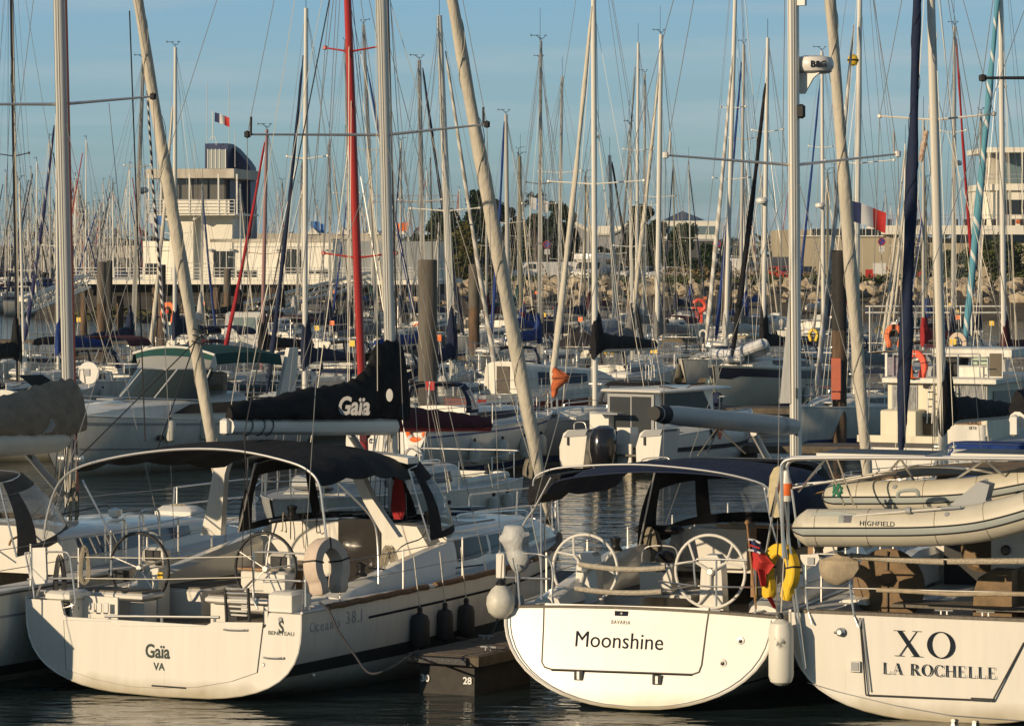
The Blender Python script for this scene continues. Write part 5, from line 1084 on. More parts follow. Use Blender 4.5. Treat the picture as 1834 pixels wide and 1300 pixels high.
# ------------------------------------------------------------------ water
def water():
    m = bpy.data.materials.new('harbour_water'); m.use_nodes = True; n = m.node_tree; b = n.nodes['Principled BSDF']
    b.inputs['Base Color'].default_value = (.016, .028, .030, 1); b.inputs['Roughness'].default_value = .04; b.inputs['IOR'].default_value = 1.33
    t = n.nodes.new('ShaderNodeTexCoord'); mpn = n.nodes.new('ShaderNodeMapping'); mpn.inputs['Scale'].default_value = (.55, 1.15, 1); mpn.inputs['Rotation'].default_value = (0, 0, R(20))
    z1 = n.nodes.new('ShaderNodeTexNoise'); z1.inputs['Scale'].default_value = 3.0; z1.inputs['Detail'].default_value = 4; z1.inputs['Distortion'].default_value = .6
    z2 = n.nodes.new('ShaderNodeTexNoise'); z2.inputs['Scale'].default_value = .9; z2.inputs['Detail'].default_value = 2
    ad = n.nodes.new('ShaderNodeMath'); ad.operation = 'MULTIPLY_ADD'; ad.inputs[1].default_value = .35
    bp = n.nodes.new('ShaderNodeBump'); bp.inputs['Strength'].default_value = 1.0; bp.inputs['Distance'].default_value = .075

    n.links.new(t.outputs['Object'], mpn.inputs[0]); n.links.new(mpn.outputs[0], z1.inputs['Vector']); n.links.new(mpn.outputs[0], z2.inputs['Vector'])
    n.links.new(z1.outputs[0], ad.inputs[0]); n.links.new(z2.outputs[0], ad.inputs[2]); n.links.new(ad.outputs[0], bp.inputs['Height']); n.links.new(bp.outputs[0], b.inputs['Normal'])
    return m
struct('water', G().add([(-900, -60, 0), (900, -60, 0), (900, 3500, 0), (-900, 3500, 0)], [(0, 1, 2, 3)]), water(), smooth=0)
# ------------------------------------------------------------------ sailing boats of the middle distance
rc = random.Random(77)
def clutter(B, h, near=True, bim=True):
    L_, Bm = h.L, h.B
    for y in (.42, .56, .80):
        if rc.random() < .8: z = h.fs + .5 if y < .7 else h.fb + .05; B.part('hatch', G().box((rc.uniform(-.2, .2), L_ * y, z + .03), (.5, .5, .05), bev=.015), rc.choice((darkwin, greyp, whitep)))
    for sg in (1, -1):
        g = G(); z = h.fs + .56; g.tube(cat([(sg * Bm * .22, L_ * .34, z - .05), (sg * Bm * .22, L_ * .36, z + .07), (sg * Bm * .2, L_ * .5, z + .07), (sg * Bm * .19, L_ * .6, z + .06), (sg * Bm * .19, L_ * .61, z - .05)], 3), .018, 5); B.part('grab_rail', g, rc.choice((wood, steel)))
        winch(B, (sg * Bm * .34, L_ * .18, h.fs + .22), .9)
    for k in range(rc.randint(2, 4)):
        p = Vector((rc.uniform(-.35, .35) * Bm, L_ * rc.uniform(.3, .75), h.fs + .55)); q = p + Vector((rc.uniform(-1, 1), rc.uniform(-1.6, 1.6), -.1)); B.part('deck_line', G().tube(cat([p, p.lerp(q, .4) + Vector((.15, .1, .02)), q], 3), .012, 4), rc.choice((rope, wired, wirel)))
    if rc.random() < .8: coil(B, (rc.choice((-1, 1)) * Bm * .42, L_ * rc.uniform(.0, .12), h.fs + .45), .45, .1, rc.choice((rope, wired)), 6)
    r_ = rc.random()
    if r_ < .45 and bim:
        w_ = Bm * .38; z = h.fs + 1.75; cl = C[rc.choice(('navy', 'black', 'navy', 'beige', 'grey', 'blue', 'maroon'))]
        bimini(B, [(y, [(-w_, z - .35), (-w_ * .8, z - .1), (0, z), (w_ * .8, z - .1), (w_, z - .35)]) for y in (L_ * .05, L_ * .13, L_ * .22)], cl)
        for sg in (1, -1):
            for y in (.05, .22): B.part('bimini_leg', G().tube([(sg * w_, L_ * y, z - .35), (sg * w_ * 1.1, L_ * .13, h.fs + .1)], .016, 5), steel)
    elif r_ < .62 and bim:
        g = G().box((0, .1, h.fs + 1.75), (1.3, .7, .04), Matrix.Rotation(R(rc.uniform(-25, 10)), 3, 'X')); B.part('solar_panel', g, mat('solar_cells', (.015, .02, .03), .45))
        for sg in (1, -1): B.part('panel_post', G().tube([(sg * .5, .1, h.fs), (sg * .5, .1, h.fs + 1.72)], .022, 5), steel)
    if rc.random() < .5:
        x = rc.choice((-1, 1)) * Bm * .33; B.part('outboard_cover', G().loft([[Vector((x + w_ * cos(a * pi / 5), -.1 + w_ * .8 * sin(a * pi / 5), h.fs + z)) for a in range(10)] for z, w_ in ((.1, .05), (.3, .07), (.38, .15), (.6, .17), (.72, .10), (.75, .02))]), rc.choice((black, greyp, C['white'], C['navy'])))
    if rc.random() < .5:
        x = rc.choice((-1, 1)) * Bm * .30; g = G().tube([(x, -.02, h.fs), (x - .1, -.25, h.fs + 2.1)], .014, 5); B.part('dan_buoy_pole', g, whitep); B.part('dan_buoy_flag', G().box((x - .1, -.25, h.fs + 2.0), (.22, .01, .2)), rc.choice((orange, flagr, yellow)))
    if rc.random() < .6:
        x = rc.choice((-1, 1)) * Bm * .36; c = Vector((x, .02, h.fs + .42)); B.part('rail_float', G().tube([c + Vector((.2 * cos(R(a)), 0, .22 * sin(R(a)))) for a in range(-40, 221, 20)], .06, 6), rc.choice((yellow, orange, fend, peach, whitep)))
    if rc.random() < .5: B.part('life_raft', G().box((0, L_ * .82, h.fb + .22), (.7, .45, .28), bev=.08), whitep)
    if rc.random() < .6:
        for k in range(2): B.part('dorade_vent', G().lathe([(.05, 0), (.05, .18), (.10, .2), (.11, .3), (0, .33)], ((-1) ** k * Bm * .14, L_ * .60, h.fs + .5), 8), steel)
    if near:
        for k in range(rc.randint(1, 3)):
            sg = rc.choice((1, -1)); t = rc.uniform(.15, .6); p = B.M @ (h.at_z(t, .7, sg) + Vector((sg * .15, 0, 0))); top = B.M @ (h.p(t, 0, sg) + Vector((0, 0, .5)))
            if p.y < 150: fender((p.x, p.y, .35), .6, .12, rc.choice((fend, fend, rubber)) if 0 else fend, 'pale fender hanging on a hull side in the middle rows of boats', 'pale fenders in the middle rows', hang=(top.x, top.y, top.z))
USED = []
def slab(B, name, px0, px1, py0, py1, ly, th, m, parent=None, **k):
    a, b = B.at(px0, py1, ly), B.at(px1, py0, ly)
    return B.part(name, G().box(((a.x + b.x) / 2, ly + th / 2, (a.z + b.z) / 2), (abs(b.x - a.x), th, abs(b.z - a.z)), **k), m, parent)
def sloop(label, mast, Y, d=1, w=7, mm=alu, cover=None, dod=None, fr=None, spr=(), hullm=gelo, stripe=None, Lh=None, hd=27, rad=None, detail=1, boot=antif, ext=0, name='sailboat', group='sailboats berthed in the middle rows', cov_tall=.5, win=darkwin, tent=None, boomup=0., boomz=0., boomx=0., bim=True, freeb=None):
    (xt, yt), (xb, yb) = mast; s = F / Y
    Lh = Lh or rnd.uniform(8.8, 10.5)
    zb = 1.25; row = HY + (H - zb) * s; xd = xb + (xb - xt) / (yb - yt) * (row - yb)
    base = P(xd, row, Y); hdg = hd if d > 0 else hd + 180; hv = Vector((sin(R(hdg)), cos(R(hdg)), 0))
    st = base - hv * (Lh * .55); st.z = 0
    USED.append((xd, Y))
    B = T(name, label, 'sailboat', st, hdg, group)
    h = Hull(L=Lh, B=Lh * .335, fs=rnd.uniform(.95, 1.1), fb=rnd.uniform(1.2, 1.4), st=rnd.choice((.75, .85, .9)), zb=.05, n=2.6, m=2.2, rake=rnd.uniform(-.3, .25), stem=rnd.uniform(.2, .7))
    if freeb: h.fs, h.fb = freeb
    hull_parts(B, h, hullm, boot=boot, stripe=stripe, dk=deckm)
    coachroof(B, Lh * .30, Lh * .80, h.B * .32, h.B * .2, h.fs + .05, h.fs + rnd.uniform(.42, .55), h.fb + .25, gelo, win, ((.1, .45), (.52, .7)) if rnd.random() < .5 else ((.12, .68),), zb1=h.fb)
    B.part('cockpit_coaming', G().tube([Vector((x, y, h.fs + .12)) for x, y in ((-h.B * .33, Lh * .30), (-h.B * .33, Lh * .06), (h.B * .33, Lh * .06), (h.B * .33, Lh * .30))], .09, 6), gelo)
    B.part('cockpit_well', G().box((0, Lh * .18, h.fs + .05), (h.B * .5, Lh * .22, .04)), teakg)
    mb = B.I @ base; mb.z = 1.3; mt = B.I @ P(xt, yt, Y)
    if yt < 5: mt = mb + (mt - mb) * 1.25
    r = max(w / s / 2 / 1.05, .04)
    mo = mast_tube(B, mb, mt, r, mm, 1.3)
    if yt > 5: g = G(); wind_gear(g, mt, 1.5); B.part('wind_vane', g, blackm, mo)
    # boom and cover
    bl = Lh * .37; b1 = mb + Vector((0, -.15, 1.15 + boomz)); b0 = b1 + Vector((boomx, -bl, -.05 + boomup)); B.part('boom', G().tube([b0, b1], .07, 8), mm)
    if cover:
        pts = [(b0 + Vector((0, 0, .02)), .20, .09)] + [(b0.lerp(b1, k), q_ * rnd.uniform(.88, 1.12), .17) for k, q_ in ((.2, .28), (.45, .36), (.7, .42), (.88, .48))] + [(b1 + Vector((0, -.16, -.05)), .62, .16), (b1 + Vector((0, -.06, -.12)), .6 + cov_tall * 1.15, .15), (b1 + Vector((0, .16, -.2)), .7 + cov_tall * 1.2, .14), (b1 + Vector((0, .28, -.3)), .7 + cov_tall * .6, .08)]
        sailcover(B, pts, C[cover] if isinstance(cover, str) else cover)
    if tent: 
        rows = []
        for y in (b0.y - .2, b0.y * .5 + b1.y * .5, b1.y - .1): rows.append([Vector((x, y, lerp(b0.z + .3, h.fs + .65, abs(x) / (h.B * .45)) + .1 * cos(y * 3))) for x in [h.B * .45 * k / 4 for k in range(-4, 5)]])
        B.part('boom_tent', G().sheet(rows[::-1], (0, 0, -.02)), C[tent])
    if dod: dodger(B, h.B * .33, Lh * .27, Lh * .38, h.fs + .42, h.fs + 1.15, C[dod], zfront=h.fs + .5)
    for (py, hw) in spr:
        k = (B.I @ P(xt, py, Y)); z = k.z; c = mb.lerp(mt, (z - mb.z) / (mt.z - mb.z)); e = hw / s
        spreader(B, c, -e, e, .10, .10, .022 + r * .1, mm)
        wires(B, [(c + Vector((sg * e, -.12, .1)), h.p(.52, 0, sg)) for sg in (1, -1)] + [(c + Vector((sg * e, -.12, .1)), mt) for sg in (1, -1)], .0075, wire, 'shroud')
    if not spr:
        e = .75
        for f_ in (.5,) if detail else (.5,):
            c = mb.lerp(mt, f_); spreader(B, c, -e, e, .06, .06, .02, mm); wires(B, [(c + Vector((sg * e, -.12, .06)), h.p(.52, 0, sg)) for sg in (1, -1)] + [(c + Vector((sg * e, -.12, .06)), mt) for sg in (1, -1)], .008, wire, 'shroud')
    wires(B, [(mt, h.p(0, 0, 1) * Vector((0, 1, 1)) if 0 else Vector((0, .05, h.fs))), (mt, b0)], .0075, wire, 'backstay')
    bowp = Vector((0, Lh * .97, h.fb + .1))
    if fr:
        (fx, fy), (gx, gy), fw, fm = fr
        # the stay runs from the mast to the bow; its direction in the picture fixes how far forward it lands
        a = B.loc(fx, fy, Y + (.25 if d > 0 else -.25)); k = (gy - fy)
        Yb = Y + d * 3.9 * cos(R(hd)) * min(1, 1.); e = B.loc(gx, gy, Yb)
        if fy < 5: a = e + (a - e) * 1.25
        furl(B, e, a, fw / s / 2, fm); B.part('stay_foot', G().tube([bowp, e], .012, 4), wire)
    else: wires(B, [(mt.lerp(mb, .06), bowp)], .009, wire, 'forestay')
    if detail:
        rails(B, h, .06, .86, 5, fine=False); pulpit(B, h)
        g = G().tube(cat([Vector((-h.b(0) * .9, .5, h.fs + .6)), Vector((-h.b(0) * .9, .0, h.fs + .62)), Vector((0, -.05, h.fs + .62)), Vector((h.b(0) * .9, .0, h.fs + .62)), Vector((h.b(0) * .9, .5, h.fs + .6))], 3), .016, 5); B.part('pushpit', g, steel)
        for k in range(2): B.part('halyard', G().tube([mb + Vector((r + .05 + .06 * k, -.1, .1)), mt + Vector((.02, 0, -.3 - .2 * k))], .008, 3), wirel)
    clutter(B, h, Y < 135 and name == 'sailboat', bim)
    nW = 9 if Y < 145 else 6 if Y < 180 else 3
    for k in range(nW):
        u_, v_ = rc.uniform(.55, .98), rc.uniform(-.46, .46); foot = (mb + Vector((v_ * h.B, rc.uniform(-bl, 1.5), rc.uniform(-.1, 1.2)))) if rc.random() < .6 else h.p(rc.uniform(.35, .62), 0, rc.choice((1, -1)))
        B.part('running_line', G().tube([mb.lerp(mt, u_) + Vector((0, -.12, 0)), foot], rc.uniform(.005, .009), 3), rc.choice((wirel, wirel, wire, wired)))
    if rad:
        p = mb.lerp(mt, (B.loc(rad[0], rad[1], Y).z - mb.z) / (mt.z - mb.z)); o = B.part('radar_dome', G().lathe([(0, -.02), (.2, 0), (.24, .07), (.23, .16), (.15, .22), (0, .23)], p + Vector((0, .34, -.05)), 16), whitep); B.part('radar_bracket', G().box(p + Vector((0, .2, -.08)), (.08, .4, .05)), greyp, o)
    return B, h
def short(label, *a, **k): return sloop(label, *a, **k)

sloop('sailboat with black mast and black boom cover at the left edge', ((20, -40), (31, 605)), 118, 1, 7, alud, 'black', 'black', spr=((280, 36),), cov_tall=.75)
sloop('sailboat with a navy headsail wound with white strips, left of the big mast', ((101, 205), (104, 600)), 128, -1, 5, aluw, 'blue', None, ((97, 225), (44, 610), 7, SP['bluewhite']))
sloop('sailboat with a plain white mast behind the black mast at far left', ((35, 325), (42, 610)), 150, -1, 5, aluw, None, 'black')
sloop('sailboat with tall grey mast carrying a radar dome, left of the control tower', ((257, 108), (238, 600)), 140, 1, 8, alu, 'navy', 'navy', ((262, 130), (297, 610), 6, SP['blackwhite']), spr=((300, 28),), rad=(257, 343), cov_tall=.7)
sloop('sailboat with a white mast just in front of the control tower left side', ((314, 85), (313, 610)), 150, -1, 7, aluw, 'navy', 'maroon', ((309, 190), (270, 620), 7, sailc), cov_tall=.75, spr=((420, 30),))
sloop('sailboat with bare white mast and tall folded navy cover, right of the tower', ((548, 15), (546, 700)), 112, -1, 9, aluw, 'navy', 'navy', ((543, 100), (478, 705), 8, C['navy']), spr=((285, 42),), cov_tall=.95)
sloop('sailboat with a rosy mast and scarlet furled headsail below the control tower', ((478, 232), (469, 650)), 128, -1, 7, alup, 'black', 'navy', ((474, 255), (400, 640), 7, C['red']), hullm=mat('slate_hull', (.05, .06, .07), .35), stripe=mat('teal_stripe', (.02, .16, .22), .4), cov_tall=.8)
sloop('sailboat with short mast before the long white wing of the harbour office', ((590, 252), (592, 620)), 178, 1, 5, alu, 'navy', None, ((596, 285), (640, 620), 4, sailc))
sloop('sailboat with slim mast left of the tall white mast near the office', ((541, 290), (528, 620)), 195, 1, 4, alu, 'white', None)
sloop('sailboat with leaning grey mast and blue furled headsail right of the red mast', ((651, 45), (676, 610)), 150, 1, 7, alu, 'grey', 'navy', ((657, 118), (742, 560), 6, C['blue']), spr=((270, 30),))
sloop('sailboat with thin mast hidden behind the red mast', ((618, 75), (628, 610)), 172, 1, 5, alu, 'navy', None)
rB, rh = sloop('sailboat with thick scarlet mast, maroon boom cover and long dark blue cabin window', ((622, -15), (652, 800)), 70, -1, 15, alur, 'maroon', None, spr=((93, 52), (462, 70)), Lh=10.6, boomup=-.12, cov_tall=.3, win=bluewin, hd=20, boomx=-1.2, bim=False)
sloop('sailboat with grey mast rising behind the thick brown piling', ((751, 108), (759, 610)), 135, 1, 9, alu, 'blue', 'navy', ((757, 122), (830, 600), 7, C['navy']), spr=((362, 44),))
sloop('sailboat with broad cream mast and drooping navy boom cover right of the piling', ((787, 28), (812, 690)), 118, 1, 13, aluw, 'navy', 'navy', ((798, 92), (897, 715), 9, SP['greywhite']), spr=((378, 70),), cov_tall=1.0, boomup=-.7)
sloop('sailboat with grey mast and blue furled headsail before the trees', ((906, 205), (911, 610)), 160, -1, 8, alu, 'blue', 'navy', ((903, 218), (879, 610), 6, C['blue']), spr=((400, 35),))
sloop('sailboat with olive mast and bright blue boom cover', ((931, 280), (934, 615)), 176, -1, 7, aluo, 'blue', 'navy')
sloop('sailboat with slender dark brown mast in front of the white van', ((968, 107), (966, 605)), 152, -1, 6, mat('brown_mast', (.10, .075, .055), .5), 'navy', None, spr=((330, 30),))
sloop('sailboat with white mast left of the motorhome and short navy cover', ((1007, 137), (1000, 600)), 166, 1, 6, aluw, 'navy', 'navy', spr=((310, 42),))
sB, sh_ = sloop('sailboat with black boom cover and black spray hood, bow pointing left, behind the outboard boat', ((1063, -15), (1066, 700)), 100, -1, 10, aluw, 'black', 'black', ((1060, 12), (988, 690), 11, sailc), spr=((250, 6), (330, 95)), hullm=mat('grey_hull', (.34, .35, .36), .3), Lh=11, cov_tall=.55, boomz=.75, bim=False)
sloop('sailboat with thin mast and dull grey furled headsail right of the motorhome', ((1143, 77), (1140, 605)), 170, -1, 6, aluw, 'grey', None, ((1138, 120), (1098, 610), 5, C['grey']), spr=((270, 30),))
sloop('sailboat with the slimmest white mast among four beside the motorhome', ((1155, 132), (1154, 605)), 186, 1, 5, aluw, 'white', None)
sloop('sailboat with white mast and taupe cover wrapped round it, grey boom cover', ((1184, 62), (1177, 605)), 150, -1, 9, aluw, 'grey', 'olive', ((1180, 132), (1126, 625), 8, sailc), cov_tall=.8)
sloop('sailboat under a pale grey boom tent with a black furled headsail', ((1092, 278), (1103, 605)), 160, 1, 8, aluw, 'white', None, ((1096, 290), (1153, 622), 6, C['black']), tent='lilac')
sloop('sailboat with tall mast and white spiral headsail in front of the dark bush', ((1317, -10), (1300, 605)), 152, -1, 8, aluw, 'white', 'beige', ((1312, 100), (1264, 620), 8, SP['greywhite']), spr=((195, 24), (322, 36)))
sloop('sailboat with slim mast and blue furled headsail beside the spiral one', ((1332, 80), (1326, 605)), 168, -1, 6, alu, 'grey', None, ((1328, 112), (1282, 610), 6, C['blue']), spr=((250, 28),))
nB, nh = sloop('cream hulled yacht with navy sheer band, black furled headsail and dinghy on its foredeck', ((1375, 68), (1367, 640)), 130, -1, 8, aluw, 'black', 'black', ((1371, 150), (1311, 640), 10, C['black']), spr=((237, 30),), rad=(1370, 362), cov_tall=1.1, hullm=mat('pale_cream_hull', (.62, .58, .47), .3, var=.08, vscale=2), Lh=10.4, bim=False, freeb=(1.45, 1.85))
sloop('sailboat with white mast, radar dome and royal blue furled headsail', ((1472, 92), (1475, 605)), 160, -1, 7, aluw, 'grey', 'navy', ((1469, 142), (1426, 560), 5, C['blue']), spr=((265, 28),), rad=(1474, 370))
yB, yh = sloop('sailboat with tall white mast carrying a yellow radar reflector', ((1540, -15), (1533, 640)), 108, -1, 10, aluw, 'grey', 'navy', ((1529, 45), (1462, 700), 9, SP['greywhite']), spr=((293, 66),))
p = yB.loc(1528, 108, 108); yB.part('radar_reflector', G().lathe([(0, -.2), (.14, -.13), (.19, 0), (.14, .13), (0, .2)], p, 10), yellow); yB.part('reflector_band', G().lathe([(.18, -.03), (.2, 0), (.18, .03)], p, 10), blackm)
sloop('sailboat with narrow white furled headsail partly behind the navy furled one', ((1654, 215), (1654, 610)), 140, -1, 6, alu, 'red', 'maroon', ((1625, 325), (1580, 655), 7, sailc))
sloop('sailboat with white mast and deep red furled headsail before the beige wall', ((1710, 47), (1707, 605)), 150, 1, 8, aluw, 'navy', 'maroon', ((1713, 70), (1743, 500), 6, C['red']), rad=(1708, 294), spr=((238, 24),))
sloop('sailboat with short white mast left of the turquoise furled headsail', ((1757, 200), (1754, 615)), 165, 1, 6, aluw, 'navy', 'black')
sloop('sailboat with a turquoise headsail wound with white, near the right edge', ((1792, -15), (1798, 620)), 124, -1, 10, aluw, 'maroon', 'grey', ((1786, -5), (1727, 630), 13, SP['tealwhite']), spr=((160, 6),), cov_tall=.8)
kB, kh = sloop('sailboat with ivory mast and thick navy furled headsail, bow toward the camera at right', ((1667, -15), (1690, 830)), 68, -1, 17, mat('ivory_mast', (.66, .62, .54), .4), 'black', 'blue', ((1641, -15), (1613, 820), 21, C['navy']), spr=((215, 108),), Lh=11, win=bluewin, boomz=.25, bim=False)
# ---------------- special boats
clutter(lB, lh, False, False)
# white one with its name on a broad transom and an orange lifebuoy
B = T('sailboat', 'white sailboat with lettered broad transom and orange lifebuoy on its rail', 'sailboat', P(692, 449, 91) - Vector((0, 0, H)), 33, 'sailboats berthed in the middle rows')
h = Hull(L=8.2, B=2.9, fs=1.28, fb=1.5, st=.88, zb=.12, n=2.2, m=1.7, rake=.5); hull_parts(B, h, gelw, boot=antif, stripe=mat('blue_stripe', (.02, .05, .2), .4))
clutter(B, h, False, False); coachroof(B, 2.6, 6.6, 1.0, .6, 1.3, 1.85, 1.75, gelw, bluewin, ((.1, .7),), zb1=1.5); dodger(B, 1.0, 2.3, 3.5, 1.7, 2.5, C['navy']); rails(B, h, .05, .86, 6, fine=False); pulpit(B, h)
text('SEVITE', .17, inkg, B, B.at(736, 806, -.08) + Vector((0, -.08, 0)), name='boat_name', tilt=-22, sx=.9); text('ROY', .15, inkg, B, B.at(732, 818, -.12) + Vector((0, -.12, 0)), name='port_mark', tilt=-22, sx=.9)
B.part('swim_ladder', G().tube([B.at(672, 770, -.1), B.at(670, 832, -.3)], .02, 5).tube([B.at(690, 770, -.1), B.at(688, 832, -.3)], .02, 5), steel)
for k, (px, rr) in enumerate(((838, .16), (862, .17), (884, .16), (900, .15))):
    q = B.I @ P(px, 790 - k * 6, 92.5 + k * 1.1); fender(B.M @ Vector((h.at_z(.25 + k * .16, .7).x + .15, (.25 + k * .16) * h.L, .35)), .62, rr, fend, 'one of the pale fenders along the hull with the orange lifebuoy, %s' % ('nearest its stern', 'second from its stern', 'third from its stern', 'nearest its bow')[k], 'pale fenders in a row on the lettered white sailboat')
lr = T('ring_lifebuoy', 'orange ring lifebuoy with white tape on the rail below the maroon boom cover', 'lifebuoy', P(746, 770, 90.4), 20)
lr.part('float', G().tube([(.25 * cos(a * pi / 12), 0, .27 * sin(a * pi / 12)) for a in range(24)], .075, 8, closed=True), orange)
for a in (45, 135, 225, 315): lr.part('tape', G().tube([(.25 * cos(R(a + k)), 0, .27 * sin(R(a + k))) for k in (-9, 0, 9)], .079, 8), flagw)
# red hulled
rB2 = T('sailboat', 'sailboat with dark red hull and white deckhouse left of the black boom cover', 'sailboat', P(832, 449, 113) - Vector((0, 0, H)), 46, 'sailboats berthed in the middle rows')
h = Hull(L=9.2, B=2.9, fs=1.2, fb=1.55, st=.7, zb=.05, n=2.2, m=1.8); hull_parts(rB2, h, mat('red_hull', (.24, .03, .02), .35, var=.2, vscale=2), boot=antid, stripe=gelw); rB2.part('bulwark', G().grid([[h.p(i / 20, 0) + Vector((.02, 0, -.12)), h.p(i / 20, 0) + Vector((.02, 0, .16))] for i in range(21)]), gelo)
clutter(rB2, h, False, False); coachroof(rB2, 1.9, 6.9, 1.1, .7, 1.3, 2.35, 1.95, gelo, bluewin, ((.1, .3), (.38, .6)), zb1=1.55); rails(rB2, h, .05, .85, 5, fine=False); pulpit(rB2, h)
rB2.part('companion_curtain', G().box((-.1, 1.87, 1.78), (.6, .03, .9)), C['taupe'])
q = rB2.M @ (h.at_z(.62, .8) + Vector((.16, 0, 0))); fender((q.x, q.y, .45), .75, .13, fend, 'white fender on the dark red hull', None)
# outboard motor boat with glazed cabin
ob = T('motorboat', 'white cabin motorboat with black outboard engine and tinted sliding doors', 'motorboat', P(1092, 449, 93) - Vector((0, 0, H)), 35)
B = ob; h = Hull(L=7.4, B=2.75, fs=1.0, fb=1.5, st=.98, zb=-.2, n=3.5, m=3.0); hull_parts(B, h, gelw, boot=None, open_to=2.2, c=1.05, dk=gelw, transom=False)
B.part('rubbing_strake', band(h, 0, .98, lambda t: .72, lambda t: .60, .03), blackm)
for sg, x0, x1 in ((-1, 1003, 1052), (1, 1140, 1186)):
    pt = [B.at(x, y, -.3) for x, y in ((x0, 838), (x0 - 1, 800), (x0 + 6, 776), (x0 + 14, 770), (x1, 770), (x1 - 8, 838))]; B.part('stern_quarter', G().poly(pt[::-1], (0, .9, 0)), gelw)
    B.part('quarter_cushion', G().poly([B.at(x, y, -.34) for x, y in ((x0 + 6, 783), (x0 + 14, 771), (x1, 769), (x1 - 4, 780))][::-1], (0, .8, 0)), greyp); B.part('name_slot', G().box(B.at(x0 + 14, 790, -.34), (.05, .02, .22)), blackm)
B.part('transom_wall', G().box((0, .12, .35), (1.3, .08, 1.0)), gelw); B.part('cockpit_sole', G().box((0, 1.1, .55), (2.2, 2.3, .05)), teakg)
slab(B, 'locker_box', 1056, 1090, 738, 790, 1.9, .6, gelw, bev=.02); slab(B, 'locker_box', 1105, 1129, 766, 800, .3, .4, gelw)
a, b = B.at(1084, 800, 2.2), B.at(1172, 703, 2.2)
B.part('cabin', G().loft([[Vector((x, y, z)) for x, z in ((a.x + .02, .9), (b.x + .05, .9), (b.x - .02, b.z), (a.x + .13, b.z))] for y in (2.25, 5.3)]), gelw)
slab(B, 'door_frame', 1088, 1171, 706, 798, 2.19, .03, greyp); slab(B, 'glass_door', 1092, 1128, 711, 796, 2.17, .02, mat('tinted_glass', (.05, .055, .06), .12, coat=.3)); slab(B, 'glass_door', 1131, 1165, 711, 796, 2.165, .02, MATS['tinted_glass'])
B.part('cabin_roof', G().box(((a.x + b.x) / 2 + .15, 3.9, b.z + .03), (b.x - a.x + .35, 3.8, .10), bev=.04), gelw)
B.part('side_window', G().poly([Vector((b.x + .055, y, z)) for y, z in ((2.6, 1.55), (5.1, 1.6), (4.6, 2.2), (2.6, 2.25))], (.01, 0, 0)), darkwin); B.part('wood_trim', G().tube([Vector((b.x + .08, y, z)) for y, z in ((2.3, 2.33), (3.6, 2.20), (4.0, 2.3), (5.2, 2.32))], .02, 4), wood)
B.part('grey_panel', G().box(B.at(1090, 740, 1.6), (.9, .5, .04)), greyp)
mo = T('outboard_engine', 'large black outboard engine tilted on the stern of the glazed cabin motorboat', 'outboard engine', B.M @ Vector((B.at(1078, 850, -.5).x, -.45, 0)), 35)
mo.part('cowling', G().loft([[Vector((w_ * cos(a * pi / 8) * (1.0), d_ * sin(a * pi / 8) + oy, z)) for a in range(16)] for z, w_, d_, oy in ((.15, .18, .2, 0), (.35, .30, .34, 0), (.7, .37, .42, 0), (1.05, .36, .42, .02), (1.28, .28, .33, .04), (1.36, .12, .16, .06))]), mat('gloss_black', (.012, .012, .015), .18, coat=.5)); mo.part('leg', G().loft([[Vector((w_ * cos(a * pi / 5), d_ * sin(a * pi / 5), z)) for a in range(10)] for z, w_, d_ in ((-.5, .06, .2), (-.1, .09, .22), (.2, .12, .2))]), black); mo.part('bracket', G().box((0, .3, .35), (.35, .3, .5), bev=.04), black)
rail_tube(B, [B.at(1150, 838, -.5), B.at(1152, 822, -.5), B.at(1196, 820, -.5), B.at(1198, 838, -.5)], .018); rail_tube(B, [B.at(1028, 768, .3), B.at(1030, 757, .3), B.at(1046, 757, .3), B.at(1050, 768, .3)], .018)
for k in range(2): text('V', .42, orange if k else ink, B, h.at_z(.42 + k * .05, .86, 1, .03), side='side', name='hull_marking', sx=1.4, bold=.01)
# navy sheer band and a dinghy on the cream hulled yacht
B, h = nB, nh
for sg in (1, -1): B.part('sheer_band', band(h, 0, .985, lambda t: h.zs(t) - .04, lambda t: h.zs(t) - .34 - .12 * (t > .93), .012, sg=sg), mat('navy_paint', (.012, .018, .04), .3))
dk_ = T('dinghy', 'white inflatable dinghy lashed bow-up on the foredeck of the navy banded yacht', 'dinghy', B.M @ Vector((0, 7.9, 2.1)), 60)
for sg in (1, -1): dk_.part('inflatable_tube', G().tube(cat([(-1.2, sg * .45, .1), (.2, sg * .5, .15), (1.1, sg * .35, .35), (1.5, 0, .55)], 4), .20, 10), mat('white_tube', (.66, .66, .66), .5)); 
dk_.part('tube_cover', G().loft([[Vector((x, y * .7, z + .15)) for y, z in ((-.7, .0), (-.5, .18), (0, .25), (.5, .18), (.7, 0))] for x in (-1.2, -.4, .4)], False), C['navy'])
q = P(1273, 705, 128.5); fender((q.x, q.y, .3), 1.05, .2, mat('teal_fender', (.05, .09, .10), .4), 'long dark teal fender left of the navy banded bow', None)
